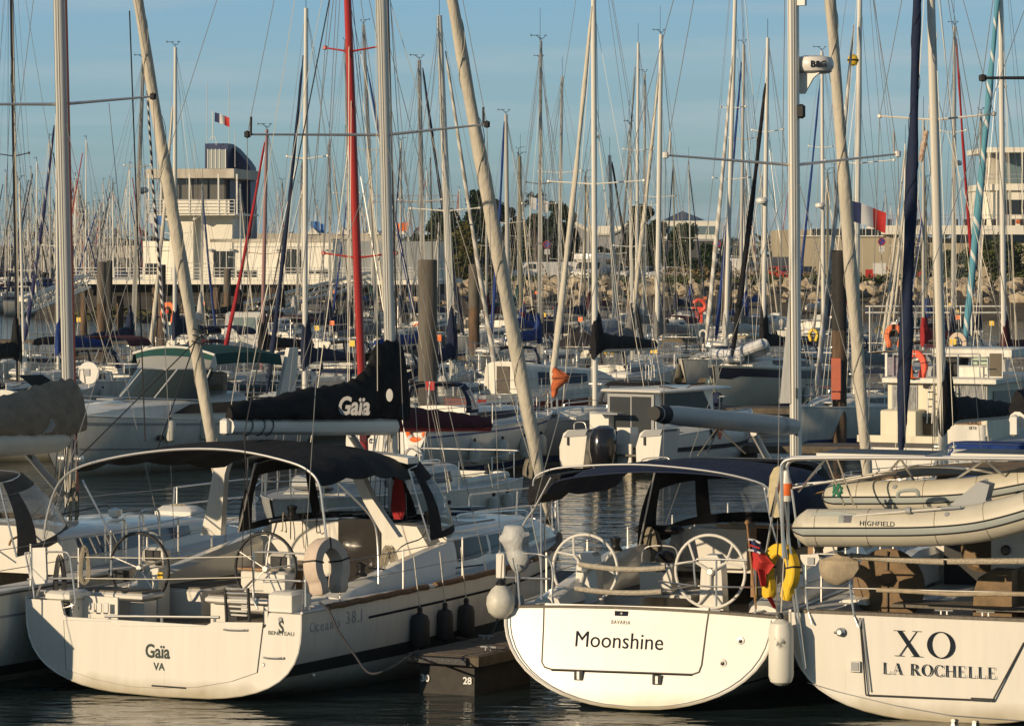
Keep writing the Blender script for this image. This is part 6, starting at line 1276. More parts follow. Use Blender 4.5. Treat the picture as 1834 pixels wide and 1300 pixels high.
# white pilothouse cruiser
pc = T('motor_cruiser', 'white pilothouse cruiser with curtained windows, roof ladder and rails, at right', 'motor cruiser', P(1672, 449, 84) - Vector((0, 0, H)), 24)
B = pc; h = Hull(L=11, B=3.9, fs=1.30, fb=1.9, st=.97, zb=-.1, n=3.2, m=3); hull_parts(B, h, gelw, boot=None)
B.part('dark_band', band(h, 0, .98, lambda t: 1.12, lambda t: .92, .01), black)
slab(B, 'dark_band', 1552, 1700, 792, 800, -.01, .01, black); slab(B, 'swim_rail', 1535, 1775, 784, 791, -.04, .06, cream)
slab(B, 'cabin', 1590, 1768, 686, 790, 1.2, 4.6, cream, bev=.05); slab(B, 'cabin_base', 1577, 1640, 735, 786, .4, .9, cream, bev=.03); slab(B, 'cabin_roof', 1580, 1784, 679, 686, 1.0, 5.2, gelo, bev=.02)
wm = mat('curtained_window', (.10, .11, .13), .15, var=.75, vscale=14, col2=(.40, .40, .38), stretch=(3, 1, .3))
for x0, x1, y0, y1 in ((1600, 1640, 693, 735), (1716, 1762, 691, 731)):
    f = slab(B, 'window_frame', x0 - 3, x1 + 3, y0 - 3, y1 + 3, 1.17, .03, greyp, bev=.01); slab(B, 'window', x0, x1, y0, y1, 1.155, .02, wm, f)
a = B.at(1775, 690, 1.4); B.part('side_window', G().poly([Vector((B.at(1768, 700, 1.2).x + .012, y, z)) for y, z in ((1.7, 1.9), (4.2, 1.9), (4.0, 2.55), (1.7, 2.6))], (.01, 0, 0)), darkwin)
slab(B, 'deck_lamp', 1653, 1664, 688, 695, 1.12, .1, blackm)
for x0 in (1664, 1702):
    lad = rail_tube(B, [B.at(x0 + 4, 690, 1.1), B.at(x0, 700, 1.0), B.at(x0 - 4, 758, .95)], .02, name='roof_ladder'); rail_tube(B, [B.at(x0 + 12, 690, 1.1), B.at(x0 + 8, 700, 1.0), B.at(x0 + 5, 758, .95)], .02, name='roof_ladder')
    for y in (702, 715, 728, 742): B.part('ladder_rung', G().tube([B.at(x0 - 2, y, .97), B.at(x0 + 9, y, .97)], .016, 5), blackm)
# bridge on the roof
slab(B, 'bridge_front', 1716, 1784, 655, 679, 2.2, .1, gelo, bev=.02); slab(B, 'bridge_box', 1690, 1716, 640, 672, 2.2, .9, blackm, bev=.03); slab(B, 'bridge_seat', 1658, 1690, 655, 677, 2.4, .8, greyp, bev=.03); slab(B, 'bridge_canopy', 1670, 1812, 625, 640, 2.6, 2.2, gelo, bev=.03)
slab(B, 'solar_frame', 1768, 1796, 631, 676, 1.6, .04, whitep); slab(B, 'solar_panel', 1772, 1794, 633, 674, 1.59, .01, mat('amber_panel', (.12, .10, .07), .2))
slab(B, 'rolled_awning', 1742, 1768, 640, 655, 2.0, .3, mat('pale_green', (.42, .50, .38), .6), bev=.04); slab(B, 'cowl_vent', 1585, 1589, 632, 674, 1.9, .05, whitep); slab(B, 'cushion_wall', 1590, 1622, 640, 672, 2.2, .12, C['lilac'])
for px in (1600, 1660, 1716, 1755): rail_tube(B, [B.at(px, 678, 1.3), B.at(px, 634, 1.3)], .02, name='bridge_rail')
rail_tube(B, [B.at(1600, 634, 1.3), B.at(1755, 634, 1.3)], .02, name='bridge_rail'); rail_tube(B, [B.at(1716, 656, 1.3), B.at(1770, 656, 1.3)], .016, name='bridge_rail')
slab(B, 'hatch', 1642, 1668, 746, 778, 1.0, .03, C['brown']); slab(B, 'locker', 1640, 1665, 740, 760, 1.0, .2, greyp)
slab(B, 'name_board', 1706, 1757, 750, 760, -.1, .03, wood); text('NATRESUL', .15, ink, B, B.at(1731, 759, -.12), name='boat_name', sx=.80); slab(B, 'stern_board', 1700, 1765, 761, 790, -.08, .03, gelw); text('SÈTE', .10, ink, B, B.at(1742, 769, -.10), name='port_mark')
horseshoe(P(1640, 655, 85.6), .62 * 1.0, mat('coral_float', (.75, .10, .05), .5), 'coral red horseshoe lifebuoy on the bridge rail of the pilothouse cruiser', yaw=40)
cn = T('traffic_cone', 'small orange cone standing on the roof of the pilothouse cruiser', 'cone', P(1632, 677, 85.2), 0); cn.part('cone', G().lathe([(.10, 0), (.10, .02), (.06, .03), (.015, .38), (0, .39)], n=10), orange); cn.part('base', G().box((0, 0, .01), (.24, .24, .02)), orange)
# motor cruiser on the left with green canopy
mc = T('motor_cruiser', 'white sports cruiser with green canopy and raked windscreen, bow to the left', 'motor cruiser', (-7.2, 100.0, 0), 212)
B = mc; h = Hull(L=10.6, B=3.5, fs=1.25, fb=1.75, st=.95, zb=-.1, n=2.4, m=1.8, stem=1.3); hull_parts(B, h, gel, boot=None, stripe=None, dk=gel)
B.part('rubbing_strake', band(h, 0, .99, lambda t: 1.22 + .33 * t ** 1.6, lambda t: 1.16 + .33 * t ** 1.6, .02, sg=-1), greyp); B.part('cabin_side_window', G().poly([Vector((-1.50, y, z)) for y, z in ((3.2, 1.55), (6.4, 1.62), (5.6, 1.86), (3.2, 1.86))][::-1], (-.02, 0, 0)), darkwin); B.part('chine', band(h, 0, .9, lambda t: .50 + .3 * t, lambda t: .46 + .3 * t, .01, sg=-1), greyp)
o = B.part('porthole', G().lathe([(0, 0), (.15, 0), (.13, .02), (0, .02)], h.at_z(.66, .98, -1) + Vector((-.05, -.02, 0)), 16, Matrix.Rotation(R(-90), 3, 'Y') @ Matrix.Diagonal((.55, 1.2, 1))), darkwin)
coachroof(B, 2.8, 9.4, 1.5, .7, 1.25, 2.1, 1.8, gel, darkwin, (), zb1=1.7)
wz = lambda u, v: Vector((1.32 * sin(u * 1.35), 4.4 + 1.9 * cos(u * 1.35) * (1 - .42 * v) - .35 * v, 2.0 + .78 * v))
B.part('windscreen', G().grid([[wz(-1 + 2 * i / 20, j / 4) for j in range(5)] for i in range(21)]), mat('screen_glass', (.025, .035, .033), .12, spec=.4))
B.part('screen_frame', G().tube([wz(-1 + 2 * i / 20, 1.02) for i in range(21)], .03, 6), steel); B.part('screen_frame', G().tube([wz(-1 + 2 * i / 20, 0) for i in range(21)], .025, 6), blackm)
for u in (-.95, -.35, .35, .95): B.part('screen_bar', G().tube([wz(u, 0), wz(u, 1)], .022, 6), whitep)
cz = lambda x, y: Vector((x, y, 3.42 - .22 * (x / 1.5) ** 2 - .05 * (y - 3.4) ** 2 * .6))
B.part('canopy_top', G().sheet([[cz(x, y) for x in [lerp(-1.45, 1.45, i / 10) for i in range(11)]] for y in (1.3, 2.0, 2.8, 3.6, 4.4)], (0, 0, .02)), C['green'])
for sg in (-1, 1):
    B.part('canopy_side', G().sheet([[cz(sg * 1.45, y), cz(sg * 1.45, y) + Vector((sg * .06, 0, -.28))] for y in (1.3, 2.0, 2.8, 3.6, 4.4)], (sg * .01, 0, 0)), C['green'])
    B.part('clear_side', G().grid([[cz(sg * 1.5, y) + Vector((0, 0, -.28)), Vector((sg * 1.42, y + .3, 2.35))] for y in (1.6, 2.6, 3.6, 4.4)]), vinyl); B.part('radar_arch_leg', G().poly([Vector((sg * 1.4, y, z)) for y, z in ((.7, 1.5), (1.6, 1.5), (.95, 3.3), (.5, 3.3))], (sg * .12, 0, 0)), gel)
fr_ = lambda x, v: cz(x, 4.4).lerp(wz(x / 1.45 * .95, 1.0), v)
B.part('canopy_front', G().grid([[fr_(x, 0), fr_(x, .4)] for x in [lerp(-1.4, 1.4, i / 8) for i in range(9)]]).grid([[fr_(x, .4) , fr_(x, 1)] for x in (-.75, -.35)]).grid([[fr_(x, .4), fr_(x, 1)] for x in (1.2, 1.4)]), C['green'])
B.part('clear_front', G().grid([[fr_(x, .4) + Vector((0, .01, 0)), fr_(x, 1) + Vector((0, .01, 0))] for x in [lerp(-1.4, 1.4, i / 8) for i in range(9)]]), mat('hazy_vinyl', (.30, .30, .28), .5)); B.part('front_hoop', G().tube([cz(lerp(-1.45, 1.45, i / 10), 4.42) for i in range(11)], .035, 6), whitep)
B.part('seat_back', G().box((.2, 2.8, 2.3), (1.6, .2, .7), bev=.06), C['beige']); rail_tube(B, [h.p(t, 0, -1) + Vector((.12, 0, .55)) for t in (.4, .6, .8, .95)] + [Vector((0, 10.7, 2.35))], .018, name='bow_rail')
B.part('deck_hatch', G().box((0, 7.2, 2.02), (.6, .6, .06), bev=.02), greyp)
for k, (t_, lab) in enumerate(((.50, 'right of the two pale fenders on the hull of the green canopied cruiser'), (.63, 'left of the two pale fenders on the hull of the green canopied cruiser'))):
    q = h.at_z(t_, .8, -1) + Vector((-.16, 0, 0)); q = B.M @ q; fender((q.x, q.y, .85), .62, .15, fend, lab, 'pale fenders on the sports cruiser', hang=(q.x, q.y, 2.0))
# blue striped cruiser at the left border, white pilothouse boat below the gangway
lc = T('motorboat', 'blue and white day cruiser with raked windscreen cut by the left edge', 'motorboat', P(-60, 449, 99) - Vector((0, 0, H)), 60); h = Hull(L=6.5, B=2.4, fs=1.0, fb=1.4, st=.95, zb=-.1); hull_parts(lc, h, gelo, boot=None, dk=mat('azure_deck', (.02, .16, .28), .4)); lc.part('sheer_band', band(h, 0, .98, lambda t: h.zs(t), lambda t: h.zs(t) - .35, .01), MATS['azure_deck'])
coachroof(lc, 1.2, 5.2, 1.0, .5, 1.1, 2.0, 1.5, gelo, darkwin, ((.08, .5),)); lc.part('windscreen', G().poly([(.95, 2.2, 1.75), (.8, 3.3, 1.7), (.85, 2.0, 2.5), (.98, 1.2, 2.5)], (.02, 0, 0)), darkwin)
ph_ = T('motorboat', 'small white pilothouse boat with wraparound windows below the gangway', 'motorboat', P(452, 449, 178) - Vector((0, 0, H)), -12); h = Hull(L=6.8, B=2.6, fs=1.0, fb=1.3, st=.95, zb=-.1); hull_parts(ph_, h, gelw, boot=None)
ph_.part('cabin', G().loft([[Vector((x * w_, y0 + yy, z)) for x, yy in ((-1, 0), (1, 0), (.95, 2.4), (-.95, 2.4))] for z, w_, y0 in ((1.0, 1.1, 1.0), (1.8, 1.08, 1.05), (2.75, .98, 1.3), (2.85, .8, 1.4))]), gelw)
for x0 in (-.85, -.22, .42): ph_.part('window', G().poly([(x0, 1.03, 1.85), (x0 + .5, 1.03, 1.85), (x0 + .5, 1.25, 2.6), (x0, 1.25, 2.6)][::-1], (0, -.02, 0)), mat('pale_glass', (.25, .32, .30), .1))
ph_.part('side_window', G().poly([(1.08, 1.3, 1.9), (1.06, 3.0, 1.9), (1.0, 3.0, 2.6), (1.0, 1.5, 2.6)], (.02, 0, 0)), darkwin)
# satellite-like round table / lifted dish by the left mast
dsh = T('round_board', 'round white board leaning on the rail right of the big left mast', 'board', P(159, 668, 101), 15); dsh.part('board', G().lathe([(0, -.03), (.33, -.03), (.34, 0), (.33, .03), (0, .03)], (0, 0, 0), 24, Matrix.Rotation(R(90), 3, 'X')), whitep); dsh.part('patch', G().box((-.05, -.05, .02), (.2, .02, .2)), greyp); dsh.part('strap', G().tube([(-.3, -.05, -.2), (-.28, -.06, .1), (-.15, -.06, .12), (-.1, -.05, -.3)], .01, 4), blackm)
for px, py, Y_, sz, m_, lab in ((302, 560, 170, .85, orange, 'orange lifebuoy on a post between two masts left of the tower'), (1602, 602, 135, .75, orange, 'orange horseshoe lifebuoy left of the thick navy furled headsail'), (1716, 615, 120, .62, MATS['peach_cover'], 'peach coloured horseshoe lifebuoy above the pilothouse cruiser'), (1457, 600, 118, .36, yellow, 'yellow horseshoe lifebuoy beside the dark tall piling')):
    horseshoe(P(px, py, Y_), sz, m_, lab, yaw=30)
lbp = T('lifebuoy_post', 'red lifebuoy ring on a red post in front of the boulders', 'lifebuoy post', P(1252, 580, 240), 0); lbp.part('post', G().box((0, 0, .35), (.5, .2, 1.7), bev=.04), MATS['coral_float']); lbp.part('ring', G().tube([(.42 * cos(a * pi / 10), -.15, 1.25 + .42 * sin(a * pi / 10)) for a in range(20)], .14, 8, closed=True), MATS['coral_float'])
ocl = T('orange_bundle', 'orange life jacket bundle lashed on a bow rail left of the black covered boom', 'life jackets', P(1003, 680, 96.5), 0); ocl.e.scale = (.8, .8, .8); ocl.part('bundle', G().loft([[Vector((ox + w_ * cos(a * pi / 7) * (1 + .25 * sin(a * 2.3 + k * 1.7)), .16 * sin(a * pi / 7), z + .04 * sin(a * 3 + k))) for a in range(14)] for k, (z, w_, ox) in enumerate(((-.62, .05, -.22), (-.5, .10, -.2), (-.3, .12, -.18), (-.12, .22, -.05), (.02, .30, .0), (.15, .28, .02), (.26, .17, -.08), (.36, .10, -.16), (.42, .03, -.2)))]), C['orange']); ocl.part('lashing', G().tube([(-.3, -.22, .05), (0, -.25, .08), (.3, -.2, .12)], .012, 4), blackm)
orb = T('orange_box', 'tall orange steel box at the foot of the dark piling', 'box', P(1498, 700, 104.5), 20); orb.part('box', G().box((0, 0, .5), (.30, .12, 1.02), bev=.01), mat('orange_box', (.42, .065, .015), .5, var=.25, vscale=2)); orb.part('lower_panel', G().box((.0, -.01, -.15), (.28, .12, .22)), MATS['orange_box'])
# French flag
ff = T('french_flag', 'large French tricolour streaming from a stay at upper right', 'flag', P(1520, 362, 100), 0); ff.part('halyard', G().tube([(0, 0, .4), (.15, 0, -2.5)], .008, 4), wirel); flag(ff, (0, 0, -.55), 1.15, .60, [flagb, flagw, flagr], droop=.32, fly=(1, .25, 0), waves=.05)
# ------------------------------------------------------------------ filler boats in slanting rows
CV = ['navy', 'navy', 'black', 'blue', 'grey', 'maroon', 'beige', 'green', 'white', 'taupe']
LM = [(120, 'far left'), (250, 'left of tower'), (420, 'before tower'), (600, 'below office wing'), (760, 'by gangway'), (930, 'before trees'), (1100, 'before motorhome'), (1290, 'before boulders'), (1440, 'below beige wall'), (1640, 'near dark piling'), (9999, 'near right edge')]
def where(px): return next(t for x, t in LM if px < x)
rows_ = [(112, 'nearest middle row'), (141, 'second middle row'), (170, 'third middle row'), (198, 'fourth middle row'), (226, 'fifth middle row'), (250, 'rearmost row')]
seen = {}
r2 = random.Random(5)
for Y0, rn in rows_:
    x = -20.5
    while x < 21:
        x += r2.uniform(3.7, 5.0) * (1.15 if Y0 > 190 else 1)
        Y = Y0 - .25 * x + r2.uniform(-2, 2); px = CX + x * F / Y
        if not -60 < px < 1890: continue
        if any(abs(px - a) * Y / F < 3.0 and abs(Y - b) < 11 for a, b in USED): continue
        if Y0 < 120 and (px > 1560 or px < 560 or 950 < px): continue
        if Y0 < 145 and 1180 < px < 1530: continue
        d = r2.choice((1, -1)); hh = r2.choice((r2.uniform(6.5, 9.0), r2.uniform(8.5, 10.5), r2.uniform(10, 13.5))); top = HY + (H - 1.3 - hh) * F / Y
        if 225 < px < 450: top = max(top, 330)
        cv = r2.choice(CV); dd = r2.choice((cv, 'navy', None, 'black')); fcol = r2.choice(['white', 'white', 'navy', 'white', 'blue', None])
        col = {'white': 'white', 'navy': 'navy', 'blue': 'blue', None: 'no'}[fcol]
        hn, hm = r2.choice((('white', gelo), ('off-white', gel), ('white', gelw), ('cream', cream), ('navy', mat('navy_hull', (.02, .03, .08), .3))))
        cvn = dict(taupe='grey-brown').get(cv, cv)
        lab = f'{hn} sailboat, {cvn} boom cover, {col} furled headsail, {rn}, {where(px)}'
        k = lab
        if k in seen: lab = lab.replace('sailboat', 'shorter-masted sailboat' if seen[k] == 1 else 'slim-masted sailboat'); seen[k] += 1
        else: seen[k] = 1
        lean = r2.uniform(-6, 4)
        fr = None
        if fcol: fr = ((px - d * 0 + 0 + lean, top + 12), (px + d * r2.uniform(30, 48) * 150 / Y, 449 + 4.6 * F / Y), r2.uniform(4.5, 6.5) * 140 / Y, dict(white=sailc, navy=C['navy'], blue=C['blue'])[fcol])
        sloop(lab, ((px + lean, top), (px, 449 + 4.8 * F / Y)), Y, d, r2.uniform(4, 5.8) * 150 / Y, r2.choice((alu, aluw, alu, aluw, aluo)), cv, dd, fr, hullm=hm, stripe=r2.choice((None, MATS['blue_stripe'], None)), Lh=r2.uniform(7.5, 9.8), detail=1 if Y < 180 else 0, cov_tall=r2.uniform(.4, .8), hd=r2.uniform(22, 32))

# ------------------------------------------------------------------ pontoons and pilings of the middle distance
for k, (x, Y, ln, hd_, lab) in enumerate(((-2, 99.5, 40, 100, 'weathered pontoon running behind the outboard motorboat'), (-26, 126, 52, 98, 'pontoon between the second and third rows of boats'), (-30, 155, 60, 98, 'pontoon behind the radar masted boats'), (-36, 184, 70, 98, 'narrow pontoon among the farther rows'), (-40, 214, 80, 97, 'pontoon near the foot of the gangways'))):
    t = T('pontoon', lab, 'pontoon', (x, Y, 0), hd_); t.part('planking', G().box((0, ln / 2, .52), (1.9, ln, .08)), plank); t.part('edge_beam', G().box((1.0, ln / 2, .46), (.08, ln, .20)), pedge)
    for j in range(int(ln / 6)): t.part('float', G().box((0, j * 6 + 2, .15), (1.6, 2.2, .5)), pconc)
pile = mat('rusty_piling', (.17, .10, .055), .85, var=.6, vscale=1.4, stretch=(3, 3, .5), bump=.6, bscale=12, col2=(.05, .04, .03)); pileg = mat('grey_piling', (.15, .13, .10), .8, var=.35, vscale=1.2, stretch=(3, 3, .4), bump=.3, bscale=9, col2=(.07, .06, .05)); piled = mat('dark_piling', (.035, .032, .028), .8, var=.5, vscale=2, bump=.5, bscale=10)
def piling(px, ytop, Y, w_, lab, upper, lower, cut=.45):
    s = F / Y; zt = H - (ytop - HY) / s; x = (px - CX) / s; r = w_ / s / 2; t = T('mooring_piling', lab, 'piling', (x, Y, 0), 0); zc = zt * (1 - cut)
    t.part('lower_shaft', G().lathe([(r, -.5), (r, zc)], n=18), lower); t.part('upper_shaft', G().lathe([(r * 1.005, zc), (r * 1.005, zt), (r * .9, zt + .03), (0, zt + .03)], n=18), upper)
piling(766, 467, 95, 34, 'thickest grey piling, tall, right of the red mast', pileg, pileg, .5)
piling(1503, 450, 105, 27, 'tall dark piling behind the orange box', piled, pile, .4)
piling(182, 470, 140, 17, 'brown piling left of the control tower', pileg, pile, .3); piling(196, 468, 146, 11, 'thin dark piling touching the brown one left of the tower', piled, piled)
piling(849, 474, 170, 20, 'olive grey piling right of the thickest piling', pileg, pile, .4); piling(290, 475, 190, 14, 'dark piling below the left corner of the tower', piled, pile, .3)
piling(407, 482, 240, 13, 'brown piling with grey cap below the tower window', pileg, pile, .35); piling(1303, 468, 200, 16, 'olive piling beside the blue furled headsail', pileg, pile, .35); piling(1127, 505, 215, 8, 'narrow rust brown piling right of the motorhome', pile, pile)

# ------------------------------------------------------------------ far basin: rows of masts beyond the quay
far_mats = [alu, aluw, aluw, mat('grey_far_mast', (.50, .48, .44), .5), mat('brown_far_mast', (.30, .25, .19), .5)]
protos = []
r3 = random.Random(21)
for k in range(7):
    ht = (12.5, 14, 11, 15.5, 13, 10, 16.5)[k]
    t = T('moored_sailboat', 'x', 'sailboat', (0, 0, 0), 0)
    h = Hull(L=9.5, B=3.1, fs=1.1, fb=1.4, st=.85, zb=.05); g, rws = h.shell(8); g.add(rws[0], [tuple(range(len(rws[0])))]); t.part('hull', g, gelo if k % 3 else mat('navy_hull', (.02, .03, .08), .3))
    t.part('deckhouse', G().box((0, 4.6, 1.5), (1.9, 4.2, .7), bev=.15), gelo); t.part('mast', G().tube([(0, 5, 1.3), (0, 4.85, ht)], [.075, .055], 6), far_mats[k % 5])
    t.part('masthead_gear', G().tube([(0, 4.85, ht), (0, 4.85, ht + .5)], .03, 4).tube([(0, 4.85, ht + .3), (.35, 4.85, ht + .38)], .025, 4), blackm)
    for f_ in (.48, .72)[:1 + k % 2]: t.part('spreader', G().tube([(-.9, 4.8, 1.3 + ht * f_), (.9, 4.8, 1.3 + ht * f_)], .03, 4), alu)
    t.part('furled_sail', G().tube([(0, 9.0, 1.8), (0, 5.4, ht * .92)], [.10, .05], 5), (sailc, C['navy'], sailc, C['black'], sailc, C['blue'], C['red'])[k]); t.part('sail_cover', G().tube([(0, 1.0, 2.6), (0, 4.9, 2.9)], [.12, .28], 6), (C['navy'], C['blue'], C['white'], C['navy'], C['black'], C['maroon'], C['grey'])[k])
    t.part('backstay', G().tube([(0, 0, 1.2), (0, 4.85, ht)], .02, 3), wire)
    for sg in (1, -1): t.part('shroud', G().tube([(sg * 1.4, 4.8, 1.3), (sg * .9, 4.8, 1.3 + ht * .48), (0, 4.85, ht)], .02, 3), wire)
    protos.append(t.e)
spots = []
for row in range(9):                              # left basin, seen past the tower
    Y = 330 + row * 38
    n = 9 + row
    for j in range(n): spots.append((r3.uniform(-40, 248), Y + r3.uniform(-6, 6)))
for a0, a1, n in ((440, 700, 16), (700, 1030, 9), (1030, 1260, 15), (1260, 1480, 17), (1480, 1660, 12), (1660, 1834, 7)):
    for j in range(n): spots.append((r3.uniform(a0, a1), r3.uniform(520, 700)))
seen_p = set()
for (px, Y) in spots:
    k = r3.randrange(7); e0 = protos[k]; left = px < 250
    if k not in seen_p: e = e0; seen_p.add(k)
    else:
        e = e0.copy(); sc.collection.objects.link(e)
        for ch in list(e0.children): c = ch.copy(); sc.collection.objects.link(c); c.parent = e
    s_ = r3.uniform(.8, 1.15); e.scale = (s_,) * 3
    e.location = ((px - CX) * Y / F, Y, 0); e.rotation_euler = (0, 0, -R(r3.choice((30, 210)) + r3.uniform(-6, 6)))
    e['label'] = 'distant sailboat in the dense forest of masts left of the control tower' if left else 'distant sailboat whose slim mast shows above the quay buildings and trees'
    e['group'] = 'distant sailboats left of the tower' if left else 'distant sailboats beyond the quay'

# ------------------------------------------------------------------ land: embankment, road, ground
struct('ground', G().add([(-7.5, 318, 3.0), (700, 318, 3.0), (700, 480, 3.0), (-7.5, 480, 3.0)], [(0, 1, 2, 3)]), mat('dry_grass_ground', (.16, .13, .07), .95, var=.5, vscale=.3, bump=.6, bscale=4), smooth=0)
struct('road', G().add([(-7.4, 334, 3.006), (700, 334, 3.006), (700, 356, 3.006), (-7.4, 356, 3.006)], [(0, 1, 2, 3)]), mat('asphalt', (.055, .055, .052), .9, var=.2, vscale=1), smooth=0)
bank = G()
rws = []
for i in range(41):
    x = lerp(-42, 60, i / 40); rws.append([Vector((x, y, z + .15 * sin(x * 1.3 + y))) for y, z in ((296, -.6), (302, .6), (308, 1.8), (316, 2.9), (320, 2.95))])
struct('embankment', bank.grid(rws), mat('bank_soil', (.10, .075, .045), .95, var=.5, vscale=.6, bump=1, bscale=3))
struct('far_land', G().add([(-900, 760, .8), (900, 760, .8), (900, 1500, .8), (-900, 1500, .8)], [(0, 1, 2, 3)]), mat('far_ground', (.12, .11, .08), .9), smooth=0)
kb = T('quay_kerb', 'long pale concrete kerb along the road above the boulders', 'kerb', (0, 331, 3.0), 0); kb.part('kerb', G().box((50, 0, .12), (140, .3, .25)), mat('concrete', (.36, .33, .27), .85, var=.2, vscale=1.5))
# boulders
rockm = mat('limestone_boulder', (.52, .43, .30), .9, var=.5, vscale=.9, bump=1.0, bscale=5, col2=(.24, .19, .13)); rockp = []
r4 = random.Random(9)
for k in range(6):
    bm_ = G(); rings = []
    pts = []
    n1, n2 = 5, 7
    ph = [r4.choice((r4.uniform(.6, .8), r4.uniform(.9, 1.3))) for _ in range(n1 * n2 + n2)]
    for i in range(n1):
        a = pi * (i + .5) / n1; ring = []
        for j in range(n2):
            b = 2 * pi * j / n2; q = ph[i * n2 + j]; ring.append((sin(a) * cos(b) * q, sin(a) * sin(b) * q * .8, cos(a) * q * .68))
        rings.append(ring)
    bm_.loft(rings); o = obj('boulder', bm_, rockm, smooth=0); tag(o, 'rough sunlit limestone boulder in the bank below the road', 'boulder', 'boulders of the embankment'); rockp.append(o)
usedr = set(); cnt = 0
for row, (y, z, sz) in enumerate(((315.5, 2.5, .85), (312.5, 2.0, .9), (309.5, 1.5, .95), (306, .95, .8))):
    x = -40
    while x < 50:
        x += r4.uniform(1.25, 2.1) * sz; px = CX + x * F / y
        if px > 1860 or px < 560 or (px < 760 and row < 2): continue
        if row == 3 and r4.random() < .35: continue
        k = r4.randrange(6); o = rockp[k]
        if k in usedr: o = o.copy(); sc.collection.objects.link(o)
        usedr.add(k); q = sz * r4.choice((r4.uniform(.45, .7), r4.uniform(.75, 1.2))); o.scale = (q * 1.05, q, q * .95); yy_ = y + r4.uniform(-.8, .8); zz_ = (-.6 + (yy_ - 296) * .2) if yy_ < 308 else (1.8 + (yy_ - 308) * .137); o.location = (x, yy_, zz_ + .28 * q); o.rotation_euler = (r4.uniform(-.4, .4), r4.uniform(-.4, .4), r4.uniform(0, 6.3)); cnt += 1
# vegetation
def leafmat(name, c1, c2):
    m = bpy.data.materials.new(name); m.use_nodes = True; n = m.node_tree; b = n.nodes['Principled BSDF']; b.inputs['Roughness'].default_value = .7; b.inputs['Specular IOR Level'].default_value = .2
    g_ = n.nodes.new('ShaderNodeNewGeometry'); r = n.nodes.new('ShaderNodeValToRGB'); r.color_ramp.elements[0].color = (*c1, 1); r.color_ramp.elements[1].color = (*c2, 1)
    n.links.new(g_.outputs['Random Per Island'], r.inputs[0]); n.links.new(r.outputs[0], b.inputs['Base Color']); return m
lf_dark = leafmat('pine_leaves', (.012, .028, .010), (.040, .065, .020)); lf_ol = leafmat('olive_leaves', (.05, .055, .015), (.15, .13, .04)); lf_dry = leafmat('dry_scrub', (.14, .09, .04), (.32, .22, .10)); lf_gr = leafmat('hedge_leaves', (.03, .05, .015), (.10, .11, .03))
r5 = random.Random(3)
def leaves(g, c, rad, n, s=.22, sq=1.0):
    for _ in range(n):
        while True:
            v = Vector((r5.uniform(-1, 1), r5.uniform(-1, 1), r5.uniform(-1, 1)))
            if .25 < v.length < 1: break
        p = Vector(c) + Vector((v.x * rad, v.y * rad * .8, v.z * rad * sq)); a = Vector((r5.uniform(-1, 1), r5.uniform(-1, 1), r5.uniform(-1, 1))).normalized(); b = a.orthogonal().normalized(); q = s * r5.uniform(.5, 1.3)
        g.add([p - a * q, p + b * q * .5, p + a * q, p - b * q * .5], [(0, 1, 2, 3)])
bark = mat('bark', (.09, .065, .045), .9)
def tree(px, ytop, ybot, wpx, Y, lab, m=lf_dark, dens=1.0, palm=False):
    s = F / Y; x = (px - CX) / s; zt = H - (ytop - HY) / s; z0 = 3.0; hh = zt - z0; W = wpx / s / 2
    t = T('tree', lab, 'tree', (x, Y, z0), 0); t.part('trunk', G().tube([(0, 0, -.2), (.1, 0, hh * .35), (-.1, .1, hh * .7)], [.28, .2, .1], 8), bark); g = G()
    if palm:
        for k in range(46):
            a = r5.uniform(0, 6.28); el = r5.uniform(-.3, 1.2); L_ = W * r5.uniform(.7, 1.1); pts = [Vector((L_ * q * cos(a) * cos(el), L_ * q * sin(a) * cos(el), hh * .86 + L_ * q * sin(el) - L_ * .35 * q * q)) for q in (0, .3, .6, .85, 1)]
            for i in range(len(pts) - 1):
                for _ in range(7):
                    p = pts[i].lerp(pts[i + 1], r5.random()); d_ = Vector((r5.uniform(-.4, .4), r5.uniform(-.4, .4), -r5.uniform(.2, .6))); g.add([p, p + Vector((.03, .03, 0)), p + d_], [(0, 1, 2)])
        t.part('crown', g, m, smooth=0); return
    for k in range(int(11 * dens) + 4):
        a = r5.uniform(0, 6.28); q = r5.uniform(.0, .85) ** .7; zz = r5.uniform(.12, .92); wz_ = W * (1 - .45 * abs(zz - .45) * 1.6)
        rr_ = W * r5.uniform(.26, .46); c = (wz_ * q * cos(a), wz_ * q * sin(a) * .7, hh * zz); leaves(g, c, min(rr_, hh * .28), int(300 * dens), .22)
        if k % 3 == 0: t.part('limb', G().tube([(0, 0, hh * .25), (c[0] * .6, c[1] * .6, c[2] - rr_ * .4)], [.12, .05], 5), bark)
    leaves(g, (0, 0, hh * .93), W * .3, int(160 * dens), .18); t.part('crown', g, m, smooth=0)
tree(915, 372, 490, 60, 370, 'dark bushy tree in the gap between the tallest evergreen and the palm', dens=1.6); tree(990, 360, 490, 62, 369, 'dark evergreen right of the palm, higher than its neighbours', dens=1.5); tree(1120, 425, 495, 60, 366, 'low dark bush between the motorhome and the tall conifer'); tree(1262, 440, 500, 60, 350, 'low dark bush at the left end of the beige wall', dens=.9)
tree(872, 345, 500, 92, 366, 'dark evergreen tree left of the white furled sail, tallest of its clump', dens=1.5)
tree(800, 375, 480, 110, 372, 'lower dark evergreen behind the flags left of the clump', lf_dark, 1.5); tree(838, 398, 480, 70, 362, 'olive green round tree below the tall evergreen', lf_ol, 1.5)
tree(958, 332, 480, 52, 362, 'palm-like tree with spiky head behind the fluttering white flag', palm=True); tree(965, 388, 490, 86, 364, 'dark spreading tree below the palm', dens=1.5)
